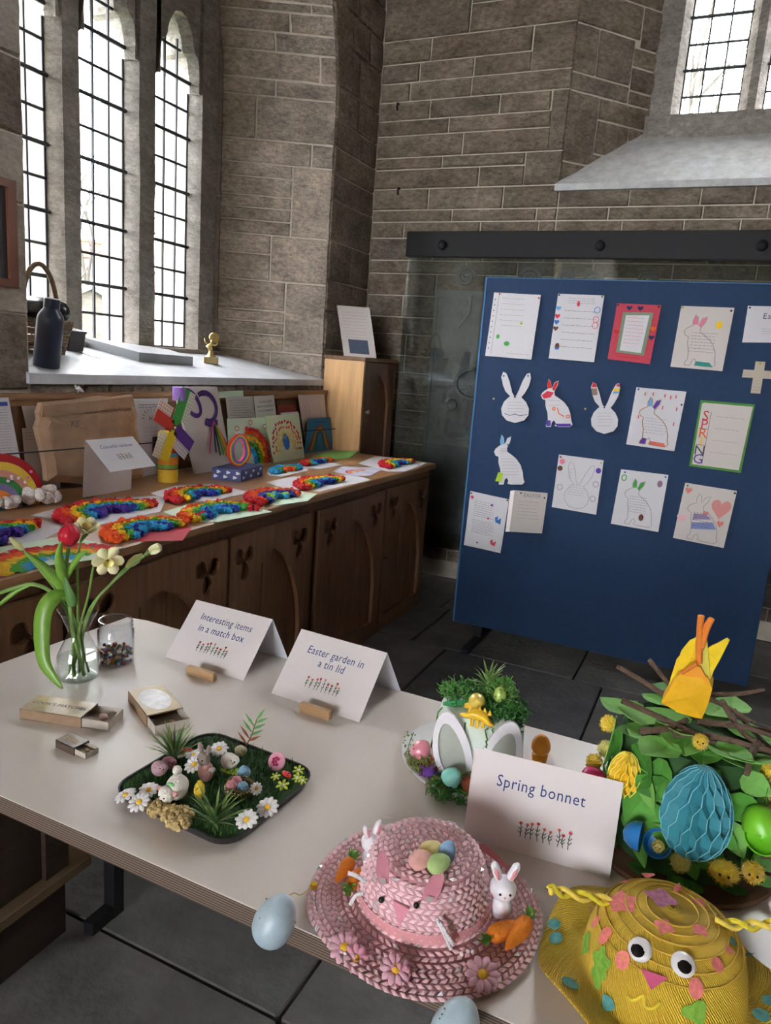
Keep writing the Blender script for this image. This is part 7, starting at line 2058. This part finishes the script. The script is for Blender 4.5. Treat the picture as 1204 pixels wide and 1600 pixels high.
# rabbits and carrots on the brim
BW = mat('white_plastic', (.80, .78, .84), .35, spec=.5); CAR = mat('orange_flock', (.76, .23, .02), .85, .12, 60, .3, 200); CTOP = mat('carrot_green', (.17, .38, .07), .8, .2, 80)
def bunny(c, s_, tilt):
    fd = (CAM - ph_ - c); fd.z = 0; fd.normalize(); r_ = V((-fd.y, fd.x, 0)); r_ = r_ if r_.dot(CR) > 0 else -r_; f2 = (fd + r_ * tilt).normalized(); r2 = V((-f2.y, f2.x, 0)); r2 = r2 if r2.dot(CR) > 0 else -r2
    u_ = V((0, 0, 1))
    b = MB(); b.tube([c, c + u_ * .010 * s_, c + u_ * .022 * s_], [.012 * s_, .013 * s_, .009 * s_], 12); body = b.obj('rabbit_figure', BW, pk, smooth=True)
    b = MB(); b.ball(c + u_ * .034 * s_, (.0165 * s_, .015 * s_, .0155 * s_), 16, 11); b.obj('head', BW, body, smooth=True)
    for q in (-1, 1):
        e0 = c + u_ * .045 * s_ + r2 * q * .006 * s_; e1 = e0 + u_ * .024 * s_ + r2 * q * .009 * s_
        b = MB(); b.tube([e0, e0.lerp(e1, .4), e0.lerp(e1, .8), e1], [.0038 * s_, .0056 * s_, .0052 * s_, .0022 * s_], 10); b.obj('ear', BW, body, smooth=True)
        b = MB(); b.tube([e0.lerp(e1, .15) + f2 * .0035 * s_, e0.lerp(e1, .55) + f2 * .0042 * s_, e0.lerp(e1, .82) + f2 * .0035 * s_], [.0018 * s_, .0028 * s_, .0016 * s_], 8); b.obj('inner_ear', mat('ear_pink', (.78, .30, .34), .5), body, smooth=True)
        b = MB(); b.ball(c + u_ * .036 * s_ + f2 * .0145 * s_ + r2 * q * .006 * s_, .0016 * s_, 8, 6); b.obj('eye', BEADK, body)
    b = MB(); b.ball(c + u_ * .032 * s_ + f2 * .0152 * s_, .0013 * s_, 8, 6); b.obj('nose', mat('ear_pink', (.78, .30, .34), .5), body)
    return body
def carrot(p0, p1, r, lean_=0):
    b = MB(); d = (p1 - p0); b.tube([p0, p0 + d * .08, p0 + d * .3, p0 + d * .6, p0 + d * .88, p1], [r * .5, r * .85, r, r * .78, r * .42, r * .1], 12); o = b.obj('felt_carrot', CAR, pk, smooth=True)
    b = MB(); dn_ = d.normalized()
    for k in range(26):
        dd_ = (-dn_ + V((random.uniform(-.8, .8), random.uniform(-.8, .8), random.uniform(-.2, .9)))).normalized(); L_ = random.uniform(.010, .018); s_ = dd_.cross(V((.3, .4, .8))).normalized() * .002
        b.add([p0 - s_, p0 + s_, p0 + dd_ * L_ + s_ * .8, p0 + dd_ * L_ - s_ * .8], [(0, 1, 2, 3)])
    b.obj('carrot_top', CTOP, o, kind='stuff', fix=False)
    return o
bz = TZ + .020
tl3 = lambda x, y, z=bz: T(x, y, z) - ph_
bunny(tl3(577, 1345, bz), .92, .8); bunny(tl3(781, 1425, bz), 1.12, .25)
carrot(tl3(549, 1344, bz + .010), tl3(524, 1378, bz + .006), .0105); carrot(tl3(548, 1385, bz + .008), tl3(572, 1352, bz + .012), .0105)
carrot(tl3(825, 1437, bz + .012), tl3(790, 1483, bz + .004), .0125); carrot(tl3(766, 1464, bz + .008), tl3(808, 1440, bz + .012), .0125)
# felt daisies on the front of the brim
PD_ = mat('pink_petal', (.74, .42, .52), .7)
for (x, y, r) in ((538, 1481, .021), (618, 1514, .020), (754, 1523, .022)):
    daisy(pk, tl3(x, y, TZ + .0215), r, tuple(fw * .35 + V((0, 0, 1))), PD_, DEYE, 10)
for (x, y, r) in ((556, 1497, .017), (624, 1525, .015)):
    daisy(pk, tl3(x, y, TZ + .017), r, tuple(fw * .8 + V((0, 0, .6))), mat('deep_pink_petal', (.64, .28, .38), .7), DEYE, 9)
b = MB(); b.ball(tl3(702, 1300, TZ + .045), .016, 14, 10, .04); b.obj('pompom_tail', PIPE, pk, smooth=True)
b = MB(); b.lathe([(.0045, -.004), (.006, 0), (.0045, .004)], 10, tl3(490, 1384, TZ + .012)); b.obj('yellow_bead', YP, pk, smooth='auto')
daisy(pk, tl3(775, 1537, TZ + .006), .010, (0, -.3, 1), mat('small_yellow', (.66, .62, .22), .7), DEYE, 6, 'yellow_flower')
b = MB()
for k in range(9):
    p = tl3(random.choice([560, 545, 735, 742, 725]) + random.uniform(-6, 6), random.choice([1392, 1485]) + random.uniform(-8, 8), TZ + .020); b.ball(p, .0028, 8, 6)
b.obj('pearls', mat('pearl', (.80, .74, .74), .2, spec=.7), pk, smooth=True, kind='stuff')
# blue eggs hanging on threads over the table edge
EB = mat('blue_egg_shell', (.40, .51, .58), .35, .14, 60, spec=.5)
for (x, y, yy, lb, st_) in ((430, 1438, .690, 'pale blue speckled egg hung on a gold thread from the pink hat', (470, 1398)), (712, 1606, .672, 'pale blue egg hanging below the front of the pink hat', (712, 1560))):
    c = at(x, y, 1, yy); t = thing('hanging_egg', lb, 'egg', c)
    ax3 = (CR * .42 - CD * .9).normalized()
    rq = V((0, 0, 1)).rotation_difference(ax3).to_matrix()
    b = MB(); b.egg((0, 0, 0), .0265, .070, 22, 16, rot=rq); sh = b.obj('shell', EB, t, smooth=True)
    for k in range(16):
        a = random.uniform(0, 6.28); zq = random.uniform(-.022, .022); q = rq @ V((.0255 * cos(a) * sqrt(max(.1, 1 - (zq / .036) ** 2)), .0255 * sin(a) * sqrt(max(.1, 1 - (zq / .036) ** 2)), zq))
        b = MB(); b.ball(q, .0011, 6, 4); b.obj('speck', mat('egg_speck', (.22, .20, .14), .7), sh)
    b = MB(); p0 = ax3 * .034; p1 = T(*st_, TZ + .012) - c
    if x < 600:
        p2 = ph_ + tl3(490, 1384, TZ + .012) - c
        b.tube(spline([p0, p0.lerp(p1, .5) + V((0, 0, .004)), p1, p2], 5), .0009, 5)
    else:
        b.tube([p0, V((p0.x, .712 - c.y, TZ + .012 - c.z)), V((p0.x, .724 - c.y, TZ + .013 - c.z))], .0009, 5)
    b.obj('thread', mat('gold_thread', (.55, .42, .16), .4), t)

# ================================================================== yellow straw hat with a chick face
yh = V((.034, .880, TZ)); yk = thing('yellow_hat', 'yellow woven hat with googly-eyed chick face and wavy brim', 'hat', yh)
fw = V((CAM.x - yh.x, CAM.y - yh.y, 0)).normalized(); rt = V((-fw.y, fw.x, 0)); rt = rt if rt.dot(CR) > 0 else -rt
YS = bpy.data.materials.new('yellow_straw'); YS.use_nodes = True
nt = YS.node_tree; bs = nt.nodes['Principled BSDF']; bs.inputs['Roughness'].default_value = .7
uvn = nt.nodes.new('ShaderNodeUVMap'); uvn.uv_map = 'UVMap'
wv = nt.nodes.new('ShaderNodeTexWave'); wv.wave_type = 'BANDS'; wv.bands_direction = 'DIAGONAL'; wv.inputs['Scale'].default_value = 1.0; wv.inputs['Distortion'].default_value = 2.5; wv.inputs['Detail'].default_value = 2
mp_ = nt.nodes.new('ShaderNodeMapping'); mp_.inputs['Scale'].default_value = (120, 4.0, 1); nt.links.new(uvn.outputs[0], mp_.inputs[0]); nt.links.new(mp_.outputs[0], wv.inputs['Vector'])
rp = nt.nodes.new('ShaderNodeValToRGB'); rp.color_ramp.elements[0].color = (.80, .48, .012, 1); rp.color_ramp.elements[1].color = (.95, .71, .09, 1); nt.links.new(wv.outputs['Fac'], rp.inputs[0]); nt.links.new(rp.outputs[0], bs.inputs['Base Color'])
bp_ = nt.nodes.new('ShaderNodeBump'); bp_.inputs['Strength'].default_value = .8; bp_.inputs['Distance'].default_value = .004; nt.links.new(wv.outputs['Fac'], bp_.inputs['Height']); nt.links.new(bp_.outputs[0], bs.inputs['Normal'])
YPROF = []
for k in range(5):          # brim rows, outside in
    r = .152 - .0095 * k; YPROF.append((r, .022 - .0012 * k))
YPROF += [(.108, .014), (.100, .018), (.0975, .034), (.0955, .05), (.092, .064), (.086, .078), (.077, .090)]
for (r, z) in ((.066, .0985), (.054, .104), (.042, .1075), (.030, .1095), (.018, .1105)):
    YPROF += [(r, z), (r - .001, z + .0022)]
YPROF += [(0, .1135)]
def ywob(r, a):
    return max(0, (r - .108) / .06) * (.014 * sin(5 * a + .6) + .006 * sin(3 * a + 2)) 
SEG = 96; vs = []; fs = []; uvs = []
for k, (r, z) in enumerate(YPROF):
    for i in range(SEG):
        a = 2 * pi * i / SEG
        rr = r * (1 + (.03 * sin(5 * a + 2) if r > .12 else 0) * (r - .108) / .06)
        vs.append((rr * cos(a), rr * sin(a), z + ywob(r, a)))
n = len(YPROF)
for k in range(n - 1):
    for i in range(SEG):
        fs.append((k * SEG + i, k * SEG + (i + 1) % SEG, (k + 1) * SEG + (i + 1) % SEG, (k + 1) * SEG + i))
b = MB(); b.add(vs, fs); yo = b.obj('straw', YS, yk, smooth=True)
if yo.data.polygons[-1].normal.z < 0:
    yo.data.flip_normals()
uvl = yo.data.uv_layers.new(name='UVMap')
for poly in yo.data.polygons:
    for li in poly.loop_indices:
        vi = yo.data.loops[li].vertex_index; k, i = divmod(vi, SEG); u_ = i / SEG
        if i == 0 and any(yo.data.loops[q].vertex_index % SEG == SEG - 1 for q in poly.loop_indices):
            u_ = 1.0
        r_, z_ = YPROF[k]
        uvl.data[li].uv = (u_, k * .5)
sol = yo.modifiers.new('thickness', 'SOLIDIFY'); sol.thickness = .0022; sol.offset = -1
# coiled seams on the crown
for (r, z) in ((.086, .078), (.077, .0895), (.066, .098), (.054, .1045), (.042, .108), (.030, .1105)):
    b = MB(); b.tube([((r + .0005) * cos(a), (r + .0005) * sin(a), z + .0012) for a in [2 * pi * i / 60 for i in range(61)]], .0014, 5, cap=False); b.obj('coil_seam', mat('straw_seam', (.66, .42, .05), .7), yk, smooth=True)
def ysurf(x, y):
    """pixel -> point on the hat surface (local) and its normal"""
    d = ray(x, y); best = None
    s_ = .6
    while s_ < 1.5:
        p = CAM + d * s_ - yh; r = hypot(p.x, p.y); a = atan2(p.y, p.x)
        zs_ = None
        for (r0, z0), (r1, z1) in zip(YPROF[:-1], YPROF[1:]):
            if r1 <= r <= r0:
                zs_ = z0 + (z1 - z0) * (r0 - r) / max(1e-6, r0 - r1) + ywob(r, a); break
        if zs_ is not None and p.z <= zs_:
            return p, r, a
        s_ += .0008
    return CAM + d * .95 - yh, .1, 0
def ynorm(p):
    r = hypot(p.x, p.y); o = V((p.x, p.y, 0)) / max(r, 1e-6)
    if r > .104: return V((0, 0, 1))
    k = min(1, max(0, (r / .098) ** 3)); return (o * k + V((0, 0, 1 - k * .85))).normalized()
def patch(x, y, rp_, m, name='printed_spot', lob=0, asp=1.0, out=.0025):
    p, r, a = ysurf(x, y); nrm = ynorm(p); u = nrm.cross(V((0, 0, 1))); u = u.normalized() if u.length > .05 else V((1, 0, 0)); w_ = nrm.cross(u)
    vs = []; N = 18
    for i in range(N):
        t_ = 2 * pi * i / N; q = rp_ * (1 + (.22 * cos(lob * t_) if lob else 0)); off_ = u * (q * cos(t_)) + w_ * (q * asp * sin(t_))
        pp = p + off_; r2 = hypot(pp.x, pp.y); a2 = atan2(pp.y, pp.x)
        if r > .104:
            pp.z = p.z + ywob(r2, a2) - ywob(r, a)
        else:
            tgt = None
            # keep on the surface of revolution
            for (r0, z0), (r1, z1) in zip(YPROF[5:-1], YPROF[6:]):
                if min(z0, z1) <= pp.z <= max(z0, z1):
                    tgt = r0 + (r1 - r0) * (pp.z - z0) / max(1e-6, z1 - z0)
            if tgt and r > .06:
                pp = V((pp.x / r2 * tgt, pp.y / r2 * tgt, pp.z))
        vs.append(pp + nrm * out)
    b = MB(); b.add(vs + [p + nrm * (out + .0003)], [(i, (i + 1) % N, N) for i in range(N)]); return b.obj(name, m, yk, fix=False)
YPK = mat('print_pink', (.80, .22, .20), .75, .3, 160); YTL = mat('print_teal', (.10, .32, .30), .75, .3, 160); YGR = mat('print_green', (.20, .42, .05), .75, .35, 160); YPU = mat('print_purple', (.46, .18, .28), .75, .4, 160)
for (x, y, r, m_, lob, asp) in ((972, 1412, .021, YPK, 5, 1), (978, 1380, .010, YPK, 3, .8), (1012, 1370, .010, YPK, 3, .6), (1037, 1450, .012, YPK, 4, 1.1), (1092, 1455, .010, YPK, 4, 1.1), (932, 1442, .007, YPK, 0, 1.6), (946, 1463, .009, YPK, 0, 1.6), (925, 1425, .006, YPK, 0, 1.2), (973, 1501, .010, YPK, 0, 1.3), (1086, 1545, .010, YPK, 0, 1.3), (1118, 1508, .009, YPK, 0, 1.3), (1092, 1412, .009, YPK, 3, 1), (1060, 1382, .008, YPK, 3, .7), (1136, 1485, .006, YPK, 0, 1.5),
                             (1032, 1405, .020, YPU, 4, .9), (973, 1416, .007, YTL, 0, 1), (917, 1475, .013, YGR, 4, 1.4), (940, 1505, .017, YGR, 5, 1.2), (935, 1527, .012, YGR, 3, 1.1), (1085, 1580, .016, YGR, 3, .9),
                             (865, 1446, .010, YTL, 0, 1), (868, 1468, .010, YTL, 0, 1.2), (890, 1538, .0125, YTL, 0, 1), (952, 1565, .011, YTL, 0, .8), (1180, 1492, .010, YTL, 0, 1), (1142, 1472, .007, YTL, 0, 1.2), (1188, 1588, .011, YTL, 0, 1), (1200, 1565, .009, YTL, 0, 1)):
    patch(x, y, r * .86, m_, lob=lob, asp=asp)
# googly eyes, beak, pipe-cleaner antennae
for (x, y) in ((1000, 1485), (1066, 1508)):
    p, r, a = ysurf(x, y); nrm = ynorm(p); u = nrm.cross(V((0, 0, 1))).normalized(); w_ = u.cross(nrm).normalized()
    b = MB(); b.lathe([(.0138, 0), (.0138, .003), (.0115, .0058), (.006, .0075), (0, .008)], 20, p + nrm * .001, (u, w_, nrm)); e = b.obj('googly_eye', mat('eye_white', (.80, .78, .80), .15, spec=.6), yk, smooth='auto')
    b = MB(); b.lathe([(.0082, -.003), (.0080, .0008), (.005, .0020), (0, .0026)], 16, p + nrm * .0072 - w_ * .0035, (u, w_, nrm)); b.obj('pupil', mat('pupil_black', (.006, .006, .008), .12, spec=.7), e, smooth='auto')
q = [ysurf(x, y)[0] for x, y in ((1002, 1513), (1044, 1528), (1020, 1547))]; nrm = ynorm(q[0])
b = MB(); b.prism([q[0] + nrm * .003, q[1] + nrm * .003, q[2] + nrm * .010], nrm, 0, .002); b.obj('beak', mat('beak_pink', (.70, .12, .26), .7), yk)
b = MB(); q = [ysurf(x, y)[0] + nrm * .003 for x, y in ((980, 1556), (990, 1564), (1006, 1556), (1008, 1572), (1020, 1576), (1032, 1566))]; b.tube(spline(q, 4), .002, 6); b.obj('yarn_mouth', mat('yellow_yarn', (.80, .62, .05), .8), yk, smooth=True)
PYE = mat('yellow_pipe_cleaner', (.82, .70, .05), .9, .1, 200, .5, 400)
def antenna(px, base_px, ph0):
    p0 = ysurf(*base_px)[0]; D_ = depth_of(yh + p0)
    pts = spline([p0] + [PD(x, y, D_ + .0) - yh for x, y in px], 8); N = len(pts)
    for s_ in (0, pi):
        b = MB(); tp_ = []
        for i, p in enumerate(pts):
            tg = (pts[min(i + 1, N - 1)] - pts[max(0, i - 1)]).normalized(); u = tg.cross(V((0, 0, 1))).normalized(); w_ = tg.cross(u); a = i * .42 + s_ + ph0
            tp_.append(p + u * (.0042 * cos(a)) + w_ * (.0042 * sin(a)))
        b.tube(tp_, .0032, 7); b.obj('pipe_cleaner', PYE if s_ == 0 else mat('yellow_pink_pipe', (.80, .62, .10), .9, .2, 90), yk, smooth=True)
antenna([(930, 1404), (895, 1398), (868, 1392), (858, 1388)], (957, 1410), 0); antenna([(1150, 1445), (1180, 1446), (1215, 1444), (1240, 1440)], (1118, 1443), 1)
